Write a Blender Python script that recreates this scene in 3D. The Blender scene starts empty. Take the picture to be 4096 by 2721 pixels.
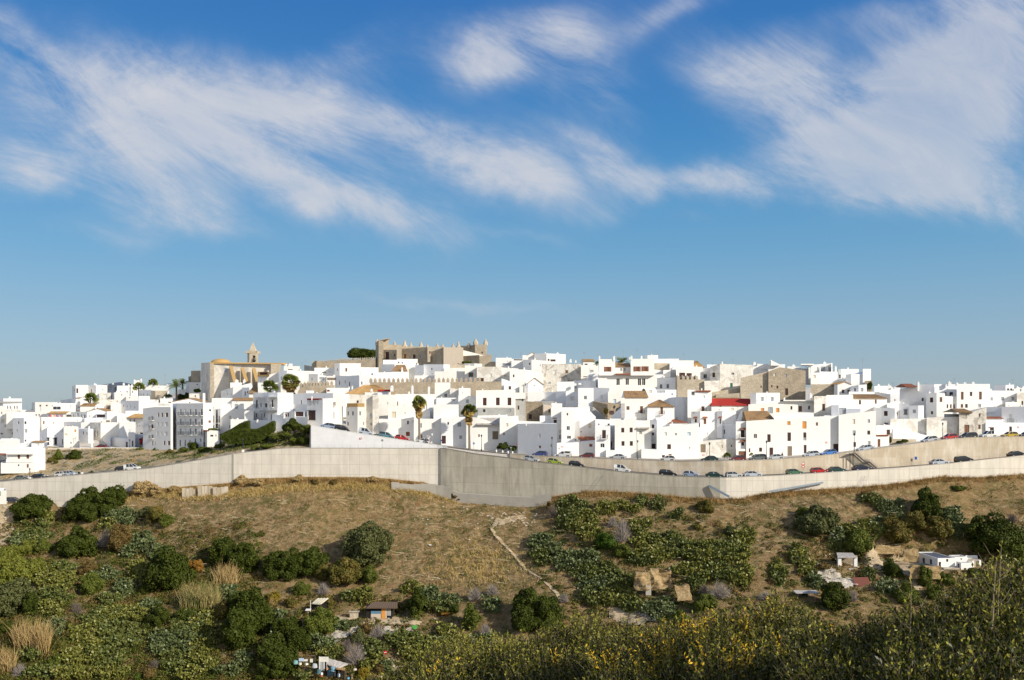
import bpy, math, random
import numpy as np
from mathutils import Vector, noise as mnoise
R = math.radians
SC = bpy.context.scene
COL = SC.collection
F = 3600.0      # focal length in photograph pixels (photograph is 4096 x 2721)
HZ = 1620.0     # eye level
rng = random.Random(11)
nr = np.random.default_rng(5)

# ------------------------------------------------------------------ camera
cam = bpy.data.cameras.new('camera'); camo = bpy.data.objects.new('camera', cam); COL.objects.link(camo)
cam.sensor_width = 36.0; cam.lens = 36.0 * F / 4096.0
cam.shift_y = (HZ - 1360.5) / 4096.0
cam.clip_start = 0.1; cam.clip_end = 20000
camo.location = (0, 0, 0); camo.rotation_euler = (R(90), 0, 0)
SC.camera = camo

# ------------------------------------------------------------------ light
SUN_AZ, SUN_EL = 56.0, 27.0
sd = Vector((math.sin(R(SUN_AZ)) * math.cos(R(SUN_EL)), -math.cos(R(SUN_AZ)) * math.cos(R(SUN_EL)), math.sin(R(SUN_EL))))
sl = bpy.data.lights.new('sun', 'SUN'); so = bpy.data.objects.new('sun', sl); COL.objects.link(so)
sl.energy = 4.6; sl.angle = R(0.5); sl.color = (1.0, 0.92, 0.79)
so.rotation_euler = sd.to_track_quat('Z', 'Y').to_euler()
SC.view_settings.view_transform = 'Standard'; SC.view_settings.look = 'None'
SC.view_settings.exposure = 0.38; SC.view_settings.gamma = 1.0

W = bpy.data.worlds.new('World'); SC.world = W; W.use_nodes = True
nt = W.node_tree; nt.nodes.clear()
def wn(t, **k):
    n = nt.nodes.new(t)
    for a, b in k.items(): setattr(n, a, b)
    return n
def wm(op, a, b=None, c=None, clamp=False):
    n = wn('ShaderNodeMath', operation=op); n.use_clamp = clamp
    for i, v in enumerate((a, b, c)):
        if v is None: continue
        if isinstance(v, (int, float)): n.inputs[i].default_value = v
        else: nt.links.new(v, n.inputs[i])
    return n.outputs[0]
sky = wn('ShaderNodeTexSky', sky_type='NISHITA'); sky.sun_disc = False
sky.sun_elevation = R(SUN_EL); sky.sun_rotation = R(180 - SUN_AZ)
sky.altitude = 200; sky.air_density = 1.0; sky.dust_density = 0.5; sky.ozone_density = 5.0
tc = wn('ShaderNodeTexCoord')
sep = wn('ShaderNodeSeparateXYZ'); nt.links.new(tc.outputs['Generated'], sep.inputs[0])
yy = wm('MAXIMUM', sep.outputs[1], 0.06)
kx = wm('DIVIDE', sep.outputs[0], yy); kz = wm('DIVIDE', sep.outputs[2], yy)
cmb = wn('ShaderNodeCombineXYZ'); nt.links.new(kx, cmb.inputs[0]); nt.links.new(kz, cmb.inputs[1])
def wnoise(scale, detail, rough, rot=0.0, sx=1.0, sy=1.0, dist=0.0):
    mp = wn('ShaderNodeMapping'); nt.links.new(cmb.outputs[0], mp.inputs[0])
    mp.inputs['Rotation'].default_value = (0, 0, rot); m2 = wn('ShaderNodeMapping'); nt.links.new(mp.outputs[0], m2.inputs[0]); m2.inputs['Scale'].default_value = (sx, sy, 1); mp = m2
    n = wn('ShaderNodeTexNoise', noise_dimensions='2D'); nt.links.new(mp.outputs[0], n.inputs['Vector'])
    n.inputs['Scale'].default_value = scale; n.inputs['Detail'].default_value = detail
    n.inputs['Roughness'].default_value = rough; n.inputs['Distortion'].default_value = dist
    return n
warp = wnoise(6.0, 4, 0.55)
wsep = wn('ShaderNodeSeparateColor'); nt.links.new(warp.outputs['Color'], wsep.inputs[0])
wx = wm('ADD', kx, wm('MULTIPLY', wm('SUBTRACT', wsep.outputs[0], 0.5), 0.09))
wz = wm('ADD', kz, wm('MULTIPLY', wm('SUBTRACT', wsep.outputs[1], 0.5), 0.07))
# cloud banks: centre x, y, half length, half width (photograph px), tilt in degrees (down to the right +), weight
CLOUDS = [(330,420,520,115,33,.75),(520,640,380,95,28,.75),(150,600,330,75,24,.7),(750,420,420,130,28,.95),(1180,420,400,115,20,.9),
 (1250,300,260,110,-20,.6),(1750,560,380,110,18,.95),(2020,710,260,90,22,.85),(1080,640,430,90,15,.75),(1550,880,330,90,12,.75),
 (1250,800,300,80,20,.55),(450,800,420,80,18,.55),(820,890,260,70,15,.45),(400,940,220,50,10,.35),(70,690,280,70,10,.5),(2080,150,300,130,-12,.75),
 (1980,250,240,90,15,.5),(2370,330,240,110,40,.5),(2650,40,260,60,-25,.5),(2420,640,260,85,28,.9),(2700,730,300,75,-5,.55),
 (2940,760,170,90,5,.9),(3000,260,270,110,5,.65),(3300,270,280,110,-15,.5),(3650,520,420,230,-35,1.0),(3900,330,400,260,-40,.95),(3500,620,360,150,5,.85),
 (3800,180,420,120,-35,.8),(3300,470,360,110,20,.6),(4000,780,300,150,10,.85),(3650,740,260,90,10,.6),(3500,60,330,60,-10,.35),
 (1800,1225,560,22,3,.28),(2740,915,90,40,10,.35),(3900,1190,320,22,4,.2),(2130,960,170,24,10,.2),(150,200,420,80,30,.35),(2370,860,100,50,0,.3)]
acc = None
for (cx, cy, rx, ry, an, wt) in CLOUDS:
    ux = (cx - 2048) / F; uz = (HZ - cy) / F
    ca, sa = math.cos(R(-an)), math.sin(R(-an))
    dx = wm('SUBTRACT', wx, ux); dz = wm('SUBTRACT', wz, uz)
    a = wm('ADD', wm('MULTIPLY', dx, ca * F / rx), wm('MULTIPLY', dz, sa * F / rx))
    b = wm('ADD', wm('MULTIPLY', dx, -sa * F / ry), wm('MULTIPLY', dz, ca * F / ry))
    q = wm('ADD', wm('MULTIPLY', a, a), wm('MULTIPLY', b, b))
    g = wm('MULTIPLY', wm('EXPONENT', wm('MULTIPLY', q, -0.85)), wt)
    acc = g if acc is None else wm('ADD', acc, g)
fine = wnoise(5.5, 12, 0.72, R(28), 0.6, 1.9, 0.45)
hair = wnoise(14.0, 9, 0.7, R(27), 0.5, 1.2, 0.5)
mid = wnoise(3.2, 6, 0.6, R(24), 0.6, 1.5, 0.3)
m = wm('ADD', wm('MULTIPLY', acc, 0.82), wm('MULTIPLY', wm('SUBTRACT', fine.outputs[0], 0.5), wm('MULTIPLY', wm('MINIMUM', acc, 1.0), 2.1)))
m = wm('ADD', m, wm('MULTIPLY', wm('SUBTRACT', mid.outputs[0], 0.5), 0.45))
m = wm('ADD', m, wm('MULTIPLY', wm('SUBTRACT', hair.outputs[0], 0.5), wm('MULTIPLY', wm('MINIMUM', acc, 1.0), 0.8)))
mr = wn('ShaderNodeMapRange', interpolation_type='SMOOTHSTEP'); nt.links.new(m, mr.inputs[0])
mr.inputs[1].default_value = 0.02; mr.inputs[2].default_value = 1.22; mr.inputs[3].default_value = 0.0; mr.inputs[4].default_value = 0.88
el = wm('ADD', wm('MULTIPLY', sep.outputs[2], 2.2), 0.0, clamp=True)      # height above the horizon
rp = wn('ShaderNodeValToRGB'); nt.links.new(el, rp.inputs[0]); cr = rp.color_ramp; cr.interpolation = 'B_SPLINE'
SK = 1.0 / 6.6
for i_, (p_, c_) in enumerate(((0.0, (2.2, 2.7, 3.0)), (0.13, (2.0, 2.75, 3.4)), (0.36, (0.86, 2.4, 3.75)), (0.62, (0.27, 1.55, 3.5)), (1.0, (0.09, 0.80, 2.8)))):
    e_ = cr.elements[i_] if i_ < 2 else cr.elements.new(p_)
    e_.position = p_; e_.color = tuple(q * SK for q in c_) + (1,)
grad = wn('ShaderNodeVectorMath', operation='SCALE'); nt.links.new(rp.outputs[0], grad.inputs[0]); grad.inputs[3].default_value = 1 / SK
gm = wn('ShaderNodeMix', data_type='RGBA'); gm.inputs[0].default_value = 0.85; nt.links.new(sky.outputs[0], gm.inputs[6]); nt.links.new(grad.outputs[0], gm.inputs[7])
back = wm('MULTIPLY', wm('MULTIPLY', sep.outputs[1], -1.6, clamp=True), 0.6)   # unseen sky behind the camera whitened to add fill to shaded walls
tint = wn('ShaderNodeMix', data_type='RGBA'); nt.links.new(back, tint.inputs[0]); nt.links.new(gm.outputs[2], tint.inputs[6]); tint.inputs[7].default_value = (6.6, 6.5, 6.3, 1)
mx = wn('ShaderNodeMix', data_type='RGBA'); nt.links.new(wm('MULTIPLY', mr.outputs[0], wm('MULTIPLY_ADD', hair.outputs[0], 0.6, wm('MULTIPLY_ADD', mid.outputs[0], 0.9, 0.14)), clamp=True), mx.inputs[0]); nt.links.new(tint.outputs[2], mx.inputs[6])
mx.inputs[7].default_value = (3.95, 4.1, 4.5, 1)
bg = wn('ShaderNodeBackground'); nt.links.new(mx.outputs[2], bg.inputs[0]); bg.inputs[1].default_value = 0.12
wo = wn('ShaderNodeOutputWorld'); nt.links.new(bg.outputs[0], wo.inputs[0])

# ------------------------------------------------------------------ helpers
def P(u, v, d): return Vector(((u - 2048) / F * d, d, -(v - HZ) / F * d))
def ZV(v, d): return -(v - HZ) / F * d
def ip(tab, x):
    if x <= tab[0][0]: return tab[0][1]
    for (a, b), (c, e) in zip(tab, tab[1:]):
        if x <= c: return b + (e - b) * (x - a) / (c - a)
    return tab[-1][1]
def tag(o, label=None, cat=None, group=None, kind=None):
    if label: o['label'] = label
    if cat: o['category'] = cat
    if group: o['group'] = group
    if kind: o['kind'] = kind
    return o
def empty(name, loc, label, cat, group=None, rz=0.0):
    o = bpy.data.objects.new(name, None); COL.objects.link(o); o.location = loc; o.rotation_euler = (0, 0, rz)
    o.empty_display_size = 0.3
    return tag(o, label, cat, group)
class MB:
    def __init__(s): s.v = []; s.f = []; s.m = []; s.uv = None
    def poly(s, pts, m=0):
        n = len(s.v); s.v += [tuple(p) for p in pts]; s.f.append(tuple(range(n, n + len(pts)))); s.m.append(m)
    def quadbox(s, b, t, m=0):          # b, t: 4 bottom and 4 top points in the same turn
        n = len(s.v); s.v += [tuple(p) for p in b] + [tuple(p) for p in t]
        for f in ((0,3,2,1),(4,5,6,7),(0,1,5,4),(1,2,6,5),(2,3,7,6),(3,0,4,7)):
            s.f.append(tuple(n + i for i in f)); s.m.append(m)
    def box(s, x0, y0, z0, x1, y1, z1, m=0):
        s.quadbox([(x0,y0,z0),(x1,y0,z0),(x1,y1,z0),(x0,y1,z0)], [(x0,y0,z1),(x1,y0,z1),(x1,y1,z1),(x0,y1,z1)], m)
    def obox(s, c, ax, ay, az, m=0):    # centre and three half axis vectors
        c = Vector(c); ax, ay, az = Vector(ax), Vector(ay), Vector(az)
        s.quadbox([c-ax-ay-az, c+ax-ay-az, c+ax+ay-az, c-ax+ay-az], [c-ax-ay+az, c+ax-ay+az, c+ax+ay+az, c-ax+ay+az], m)
    def tube(s, pts, rs, n=6, m=0):
        rings = []
        for i, p in enumerate(pts):
            p = Vector(p); a = Vector(pts[max(i-1, 0)]); b = Vector(pts[min(i+1, len(pts)-1)])
            t = (b - a).normalized(); x = t.orthogonal().normalized(); y = t.cross(x)
            r = rs[i] if isinstance(rs, (list, tuple)) else rs
            k = len(s.v); s.v += [tuple(p + x * (r * math.cos(2*math.pi*j/n)) + y * (r * math.sin(2*math.pi*j/n))) for j in range(n)]; rings.append(k)
        for a, b in zip(rings, rings[1:]):
            for j in range(n): s.f.append((a+j, a+(j+1)%n, b+(j+1)%n, b+j)); s.m.append(m)
        s.f.append(tuple(rings[0]+j for j in range(n))[::-1]); s.m.append(m)
        s.f.append(tuple(rings[-1]+j for j in range(n))); s.m.append(m)
    def lathe(s, c, prof, n=10, m=0):   # prof: (r, z) pairs
        c = Vector(c); k0 = len(s.v)
        for (r, z) in prof: s.v += [(c.x + r*math.cos(2*math.pi*j/n), c.y + r*math.sin(2*math.pi*j/n), c.z + z) for j in range(n)]
        for i in range(len(prof)-1):
            for j in range(n): s.f.append((k0+i*n+j, k0+i*n+(j+1)%n, k0+(i+1)*n+(j+1)%n, k0+(i+1)*n+j)); s.m.append(m)
        s.f.append(tuple(k0+j for j in range(n))[::-1]); s.m.append(m)
        s.f.append(tuple(k0+(len(prof)-1)*n+j for j in range(n))); s.m.append(m)
    def build(s, name, mats, parent=None, smooth=False):
        me = bpy.data.meshes.new(name); me.from_pydata(s.v, [], s.f)
        if not isinstance(mats, (list, tuple)): mats = [mats]
        for m in mats: me.materials.append(m)
        me.polygons.foreach_set('material_index', s.m)
        if smooth: me.polygons.foreach_set('use_smooth', [True] * len(s.f))
        o = bpy.data.objects.new(name, me); COL.objects.link(o)
        if parent is not None:
            o.parent = parent; mw = parent_world(parent); o.matrix_parent_inverse = mw.inverted()
        return o
def parent_world(p):
    from mathutils import Matrix
    m = Matrix.LocRotScale(p.location, p.rotation_euler, p.scale)
    if p.parent is not None: m = parent_world(p.parent) @ p.matrix_parent_inverse @ m
    return m
def npmesh(name, verts, nper, mats, midx=None, parent=None, smooth=False):
    """verts: (nface*nper, 3) array, every face has its own nper vertices"""
    me = bpy.data.meshes.new(name); nv = len(verts); nf = nv // nper
    me.vertices.add(nv); me.vertices.foreach_set('co', np.asarray(verts, dtype=np.float32).ravel())
    me.loops.add(nv); me.loops.foreach_set('vertex_index', np.arange(nv, dtype=np.int32))
    me.polygons.add(nf); me.polygons.foreach_set('loop_start', np.arange(0, nv, nper, dtype=np.int32))
    me.polygons.foreach_set('loop_total', np.full(nf, nper, dtype=np.int32))
    for m in (mats if isinstance(mats, (list, tuple)) else [mats]): me.materials.append(m)
    if midx is not None: me.polygons.foreach_set('material_index', np.asarray(midx, dtype=np.int32))
    if smooth: me.polygons.foreach_set('use_smooth', np.ones(nf, dtype=bool))
    me.update(calc_edges=True)
    o = bpy.data.objects.new(name, me); COL.objects.link(o)
    if parent is not None: o.parent = parent; o.matrix_parent_inverse = parent_world(parent).inverted()
    return o

# ------------------------------------------------------------------ materials
MATS = {}
class NB:
    def __init__(s, name):
        s.m = bpy.data.materials.new(name); s.m.use_nodes = True; s.t = s.m.node_tree
        s.b = s.t.nodes['Principled BSDF']; s.b.inputs['Roughness'].default_value = 0.85
        s.b.inputs['Specular IOR Level'].default_value = 0.25
    def n(s, t, **k):
        x = s.t.nodes.new(t)
        for a, b in k.items(): setattr(x, a, b)
        return x
    def l(s, a, b): s.t.links.new(a, b)
    def pos(s, scale=(1,1,1), rot=(0,0,0), src='Position'):
        g = s.n('ShaderNodeNewGeometry') if src == 'Position' else s.n('ShaderNodeTexCoord')
        mp = s.n('ShaderNodeMapping'); s.l(g.outputs[src], mp.inputs[0]); mp.inputs['Scale'].default_value = scale; mp.inputs['Rotation'].default_value = rot
        return mp.outputs[0]
    def noise(s, scale, detail=5, rough=0.6, vec=None, lo=0.3, hi=0.7, dist=0.0):
        x = s.n('ShaderNodeTexNoise'); s.l(vec if vec is not None else s.pos(), x.inputs['Vector'])
        x.inputs['Scale'].default_value = scale; x.inputs['Detail'].default_value = detail; x.inputs['Roughness'].default_value = rough; x.inputs['Distortion'].default_value = dist
        r = s.n('ShaderNodeMapRange'); s.l(x.outputs[0], r.inputs[0]); r.inputs[1].default_value = lo; r.inputs[2].default_value = hi
        return r.outputs[0]
    def mix(s, f, a, b, mode='MIX'):
        x = s.n('ShaderNodeMix', data_type='RGBA', blend_type=mode)
        for i, v in ((0, f), (6, a), (7, b)):
            if isinstance(v, (int, float)): x.inputs[i].default_value = v
            elif isinstance(v, tuple): x.inputs[i].default_value = v + (1,) if len(v) == 3 else v
            else: s.l(v, x.inputs[i])
        return x.outputs[2]
    def math(s, op, a, b=0.0):
        x = s.n('ShaderNodeMath', operation=op)
        for i, v in ((0, a), (1, b)):
            if isinstance(v, (int, float)): x.inputs[i].default_value = v
            else: s.l(v, x.inputs[i])
        return x.outputs[0]
    def color(s, c):
        if isinstance(c, tuple): s.b.inputs['Base Color'].default_value = c + (1,)
        else: s.l(c, s.b.inputs['Base Color'])
        return s
    def bump(s, h, dist=0.05, st=0.6):
        x = s.n('ShaderNodeBump'); x.inputs['Strength'].default_value = st; x.inputs['Distance'].default_value = dist
        s.l(h, x.inputs['Height']); s.l(x.outputs[0], s.b.inputs['Normal']); return s
def plain(name, c, rough=0.7, spec=0.25, metal=0.0, var=0.12, vs=3.0):
    if name in MATS: return MATS[name]
    b = NB(name); b.b.inputs['Roughness'].default_value = rough; b.b.inputs['Specular IOR Level'].default_value = spec; b.b.inputs['Metallic'].default_value = metal
    if var > 0:
        b.color(b.mix(b.noise(vs, 3), tuple(x * (1 - var) for x in c), tuple(min(1, x * (1 + var)) for x in c)))
    else: b.color(c)
    MATS[name] = b.m; return b.m
def wallmat(name, base, stain, amt, patch=None, pamt=0.0, bumpd=0.03, streak=0.5, ps=0.35, warm=None):
    b = NB(name)
    n1 = b.noise(0.9, 6, 0.65, lo=0.42, hi=0.8)
    n2 = b.noise(1.0, 5, 0.65, vec=b.pos((2.2, 2.2, 0.22)), lo=0.45, hi=0.8)
    f = b.math('MULTIPLY', b.math('ADD', b.math('MULTIPLY', n1, 1 - streak), b.math('MULTIPLY', n2, streak)), amt)
    c = b.mix(f, base, stain)
    c = b.mix(b.noise(0.12, 3, 0.5), c, warm if warm else tuple(x * 0.97 for x in base), 'MIX') if warm else c
    if patch: c = b.mix(b.math('MULTIPLY', b.noise(ps, 8, 0.72, lo=0.5, hi=0.56, dist=0.6), pamt), c, patch)
    b.color(c); b.bump(b.noise(3.0, 8, 0.7, lo=0, hi=1), bumpd, 0.5); b.b.inputs['Roughness'].default_value = 0.9
    MATS[name] = b.m; return b.m
M = {}
M['w'] = wallmat('whitewash', (0.78, 0.765, 0.73), (0.56, 0.54, 0.50), 0.5)
M['w2'] = wallmat('cream_whitewash', (0.79, 0.765, 0.71), (0.56, 0.50, 0.42), 0.55)
M['w3'] = wallmat('cool_whitewash', (0.78, 0.78, 0.775), (0.56, 0.57, 0.58), 0.45)
M['a'] = wallmat('weathered_whitewash', (0.74, 0.71, 0.65), (0.40, 0.36, 0.30), 0.85, (0.42, 0.38, 0.31), 0.55)
M['p'] = wallmat('peeling_plaster', (0.62, 0.59, 0.53), (0.36, 0.33, 0.28), 0.9, (0.30, 0.27, 0.22), 0.85)
M['gr'] = wallmat('grey_cement', (0.36, 0.36, 0.34), (0.22, 0.22, 0.20), 0.8, (0.28, 0.27, 0.25), 0.5)
M['ch'] = wallmat('old_church_plaster', (0.68, 0.63, 0.54), (0.45, 0.41, 0.35), 0.75, (0.38, 0.36, 0.34), 0.6, ps=0.16)
def stonemat(name, c1, c2, c3, sc=1.6, mort=(0.3, 0.26, 0.2)):
    b = NB(name)
    v = b.n('ShaderNodeTexVoronoi'); b.l(b.pos((1, 1, 1.7)), v.inputs['Vector']); v.inputs['Scale'].default_value = sc
    bw = b.n('ShaderNodeSeparateColor'); b.l(v.outputs['Color'], bw.inputs[0])
    c = b.mix(bw.outputs[0], c1, c2)
    c = b.mix(b.math('MULTIPLY', b.noise(0.35, 6, 0.7, lo=0.45, hi=0.7), 0.75), c, c3)
    v2 = b.n('ShaderNodeTexVoronoi', feature='DISTANCE_TO_EDGE'); b.l(b.pos((1, 1, 1.7)), v2.inputs['Vector']); v2.inputs['Scale'].default_value = sc
    r = b.n('ShaderNodeMapRange'); b.l(v2.outputs[0], r.inputs[0]); r.inputs[1].default_value = 0.0; r.inputs[2].default_value = 0.09; r.inputs[3].default_value = 0.6; r.inputs[4].default_value = 0.0
    c = b.mix(r.outputs[0], c, mort)
    b.color(c); b.bump(b.math('ADD', v2.outputs[0], b.noise(2.5, 7, 0.7, lo=0, hi=1)), 0.12, 0.7); b.b.inputs['Roughness'].default_value = 0.95
    MATS[name] = b.m; return b.m
M['st'] = stonemat('sandstone_rubble', (0.34, 0.28, 0.20), (0.45, 0.38, 0.28), (0.24, 0.20, 0.15), mort=(0.28,0.24,0.18))
M['stl'] = stonemat('pale_sandstone', (0.44, 0.37, 0.27), (0.52, 0.45, 0.34), (0.32, 0.27, 0.20), 1.2)
M['std'] = stonemat('dark_rubble', (0.22, 0.17, 0.11), (0.36, 0.30, 0.22), (0.12, 0.10, 0.07), 2.2)
M['tan'] = wallmat('ochre_plaster', (0.52, 0.45, 0.36), (0.42, 0.34, 0.24), 0.7)
M['och'] = wallmat('lichen_ochre', (0.44, 0.27, 0.09), (0.40, 0.32, 0.22), 0.9)
def tilemat(name, c1, c2, c3):
    b = NB(name)
    c = b.mix(b.noise(2.5, 4, 0.7), c1, c2); c = b.mix(b.noise(0.7, 6, 0.7, lo=0.45, hi=0.7), c, c3)
    b.color(c); b.bump(b.noise(6, 4, lo=0, hi=1), 0.04, 0.6); MATS[name] = b.m; return b.m
M['tile'] = tilemat('lichened_tile', (0.36, 0.22, 0.10), (0.27, 0.16, 0.075), (0.17, 0.115, 0.06))
M['ytile'] = tilemat('yellow_tile', (0.46, 0.30, 0.12), (0.38, 0.22, 0.09), (0.28, 0.17, 0.08))
M['red'] = tilemat('red_roof_paint', (0.42, 0.035, 0.022), (0.36, 0.03, 0.02), (0.28, 0.035, 0.025))
M['rust'] = tilemat('terracotta', (0.36, 0.12, 0.06), (0.26, 0.10, 0.05), (0.16, 0.08, 0.05))
M['fib'] = tilemat('fibre_cement_sheet', (0.50, 0.46, 0.42), (0.40, 0.37, 0.33), (0.30, 0.27, 0.24))
M['slate'] = tilemat('blue_slate', (0.10, 0.12, 0.16), (0.08, 0.10, 0.13), (0.06, 0.07, 0.09))
M['glass'] = plain('dark_glass', (0.025, 0.028, 0.032), 0.15, 0.5, var=0)
M['frame'] = plain('white_frame', (0.72, 0.72, 0.70), 0.6, var=0)
M['iron'] = plain('black_iron', (0.03, 0.03, 0.032), 0.5, 0.4, var=0)
M['rail'] = plain('grey_rail', (0.25, 0.25, 0.25), 0.5, 0.4, var=0)
WIN = {'d': plain('window_dark', (0.035, 0.035, 0.04), 0.2, 0.5, var=0), 'b': plain('brown_shutter', (0.16, 0.075, 0.04), 0.6),
 'k': plain('dark_brown_wood', (0.06, 0.028, 0.022), 0.6), 'o': plain('orange_shutter', (0.62, 0.27, 0.06), 0.6), 'g': plain('grey_shutter', (0.33, 0.35, 0.37), 0.6),
 'w': plain('white_blind', (0.66, 0.65, 0.62), 0.7), 'n': plain('green_shutter', (0.05, 0.16, 0.10), 0.6), 'u': plain('blue_shutter', (0.07, 0.12, 0.32), 0.6),
 'r': plain('red_brown_shutter', (0.21, 0.065, 0.035), 0.6), 'c': plain('cream_shutter', (0.62, 0.55, 0.42), 0.7), 'y': plain('weathered_wood', (0.22, 0.17, 0.12), 0.8),
 'l': plain('pale_blue_door', (0.42, 0.52, 0.62), 0.7)}
# ------------------------------------------------------------------ terrain and the big retaining walls
DW = [(-3000,262),(0,246),(930,237),(1760,234),(1785,233.4),(2200,226),(2900,216),(3300,217),(4096,222),(7000,245)]      # depth of the big wall
WT = [(-3000,2120),(0,1928),(150,1915),(306,1901),(600,1874),(803,1840),(940,1815),(1100,1797),(1150,1793),(1780,1794),(1911,1818),(2000,1828),(2140,1847),(2424,1880),
 (2500,1889),(2700,1905),(2900,1911),(3100,1903),(3350,1888),(3600,1871),(3800,1854),(4096,1822),(7000,1560)]           # top edge of the big wall
WB = [(-3000,2080),(0,2020),(260,2028),(430,1975),(600,1958),(760,1945),(928,1932),(1000,1914),(1250,1908),(1500,1910),(1700,1930),(1790,1962),(1830,1985),(2000,1996),(2130,2003),
 (2210,1986),(2300,1968),(2400,1960),(2600,1974),(2750,1988),(2960,1993),(3060,1970),(3250,1956),(3450,1945),(3600,1928),(3760,1902),(3900,1906),(4096,1893),(7000,1800)]
UT = [(1240,1701),(1252,1703),(1453,1737),(1500,1744),(1637,1765),(1780,1786),(1900,1802),(2045,1816),(2153,1824),(2510,1838),(2723,1846),(3000,1842),(3100,1838),(3210,1829),
 (3350,1816),(3446,1803),(3600,1783),(3783,1758),(3878,1751),(4096,1747),(7000,1600)]                                     # top edge of upper wall and ramp
def dw(u): return ip(DW, u)
def zroad(u): return ZV(ip(WT, u), dw(u)) - 0.3
UO = 8.6
def zupper(u): return ZV(ip(UT, u), dw(u) + UO) - 0.25
BANK = [(-3000,2040,300),(0,1860,262),(150,1842,265),(190,1800,286),(400,1796,288),(600,1797,288),(740,1794,284),(830,1786,278),(930,1765,270),(1040,1742,263),(1150,1722,258),(1238,1706,252)]
def knots(u):
    a = dw(u); zb = ZV(ip(WB, u), a - 0.3)
    k = [(2, -2.2), (30, -17), (110, -58), (140, -60.5), (a - 64, ZV(2745, a - 64)), (a - 29, ZV(2300 if u > 300 else 2260, a - 29)), (a + 0.02, zb), (a + 0.38, zroad(u)), (a + UO - 0.15, zroad(u))]
    if u > 1239: k += [(a + UO + 0.03, zupper(u)), (a + UO + 9, zupper(u))]
    else:
        bv = ip([(x[0], x[1]) for x in BANK], u); bd = ip([(x[0], x[2]) for x in BANK], u)
        k += [(a + 10.5, zroad(u) + 0.4), (bd, ZV(bv, bd))]
    zt = ip([(-3000,-40),(0,-4),(500,2),(930,14),(1700,17),(2500,14),(3300,10),(3700,3),(4096,-2),(7000,-40)], u)
    zm = k[-1][1] * 0.6 + zt * 0.4 - 1.5
    k += [(k[-1][0] + 8, k[-1][1] + 0.1), (340, zm), (430, zt - 2), (520, zt - 14), (900, -50), (9000, -75)]
    return k
NK = [8, 12, 4, 6, 44, 40, 1, 2, 2, 4, 14, 8, 8, 4, 4, 3]
def ground_noise(x, y):
    n = mnoise.fractal(Vector((x * 0.035, y * 0.035, 0)), 1.0, 2.0, 4) * 1.5 + mnoise.fractal(Vector((x * 0.16, y * 0.16, 3)), 1.0, 2.0, 4) * 0.5
    return n
def natd(u, v):
    y = 140.0
    while y < 240 and ZV(v, y) > ground_z0(u, y): y += .25
    return y
TERR = []
def terr(u0, u1, v, near, far, mg):
    d = natd((u0+u1)/2, v); TERR.append((u0, u1, d-near, d+far, ZV(v, d), mg)); return d
def ground_z(u, y):
    z = ground_z0(u, y)
    if 165 < y < 242:
        x = (u - 2048) / F * y
        for (u0, u1, y0, y1, zt, mg) in TERR:
            x0, x1 = (u0 - 2048) / F * (y0+y1)/2, (u1 - 2048) / F * (y0+y1)/2
            q = max(x0 - x, x - x1, y0 - y, y - y1, 0.0)
            if q < mg: w = 1 - q/mg; w = w*w*(3-2*w); z = z*(1-w) + zt*w
    return z
def ground_z0(u, y):
    k = knots(u)
    for i, ((a, b), (c, e)) in enumerate(zip(k, k[1:])):
        if y <= c or i == len(k) - 2:
            t = (y - a) / (c - a); z = b + (e - b) * t
            w = 0.0
            if i in (3, 4, 5): w = min(1.0, max(0.0, (dw(u) - 0.3 - y) / 9.0)); z -= 1.1*w*(1-min(1, max(0, (dw(u)-y-9)/20)))
            if i == 10 and u < 1239: w = 1.1 * math.sin(math.pi * min(1, max(0, t)))
            return z + w * ground_noise((u - 2048) / F * y, y)
    return k[-1][1]
D_HUT = terr(3560, 3950, 2274, 2.5, 8, 3.0)
D_SHED = terr(3290, 3450, 2266, 2, 5, 2.0)
terr(1180, 1330, 2440, 2, 4, 1.5); terr(1440, 1640, 2474, 2, 5, 1.5); terr(1360, 1700, 2535, 1, 1.2, 1.0); terr(-400, 200, 2012, 5, 5, 2.5)
def hit(u, v, y0=150.0, y1=245.0):
    """where the view ray of a photograph pixel meets the hillside"""
    y = y0; n = 0
    last = y0
    while y < y1:
        if ZV(v, y) < ground_z(u, y) : return P(u, v, y)
        y += 0.4
    return P(u, v, min(y1, dw(u) - 1.0))
us = [-3000, -1800, -900, -400] + list(range(-100, 4200, 14)) + [4400, 4900, 5600, 7000]
us = sorted(set(us + [1238, 1241]))
vs, fs, fm = [], [], []
cols = []
for u in us:
    k = knots(u); col = []
    for i, ((a, b), (c, e)) in enumerate(zip(k, k[1:])):
        n = NK[i]
        for j in range(n + (1 if i == len(k) - 2 else 0)):
            t = j / n; y = a + (c - a) * t
            if i == 6: z = b + (e - b) * t
            else: z = ground_z(u, y) if not (t == 0 and i == 6) else b
            if i in (6, 7, 8) and j == 0: z = b
            col.append((( u - 2048) / F * y, y, z)); 
            if u == us[0]: fm += [i]
    cols.append(col)
nrow = len(cols[0])
for col in cols: vs += col
rowk = fm[:nrow]
faces, fmi = [], []
for ci in range(len(cols) - 1):
    for r in range(nrow - 1):
        a = ci * nrow + r; faces.append((a, a + nrow, a + nrow + 1, a + 1))
        kk = rowk[r]; fmi.append(0 if kk <= 6 else (0 if (kk == 9 and us[ci] < 1239) else 1) if kk >= 7 and kk < 14 else 0)
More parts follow.
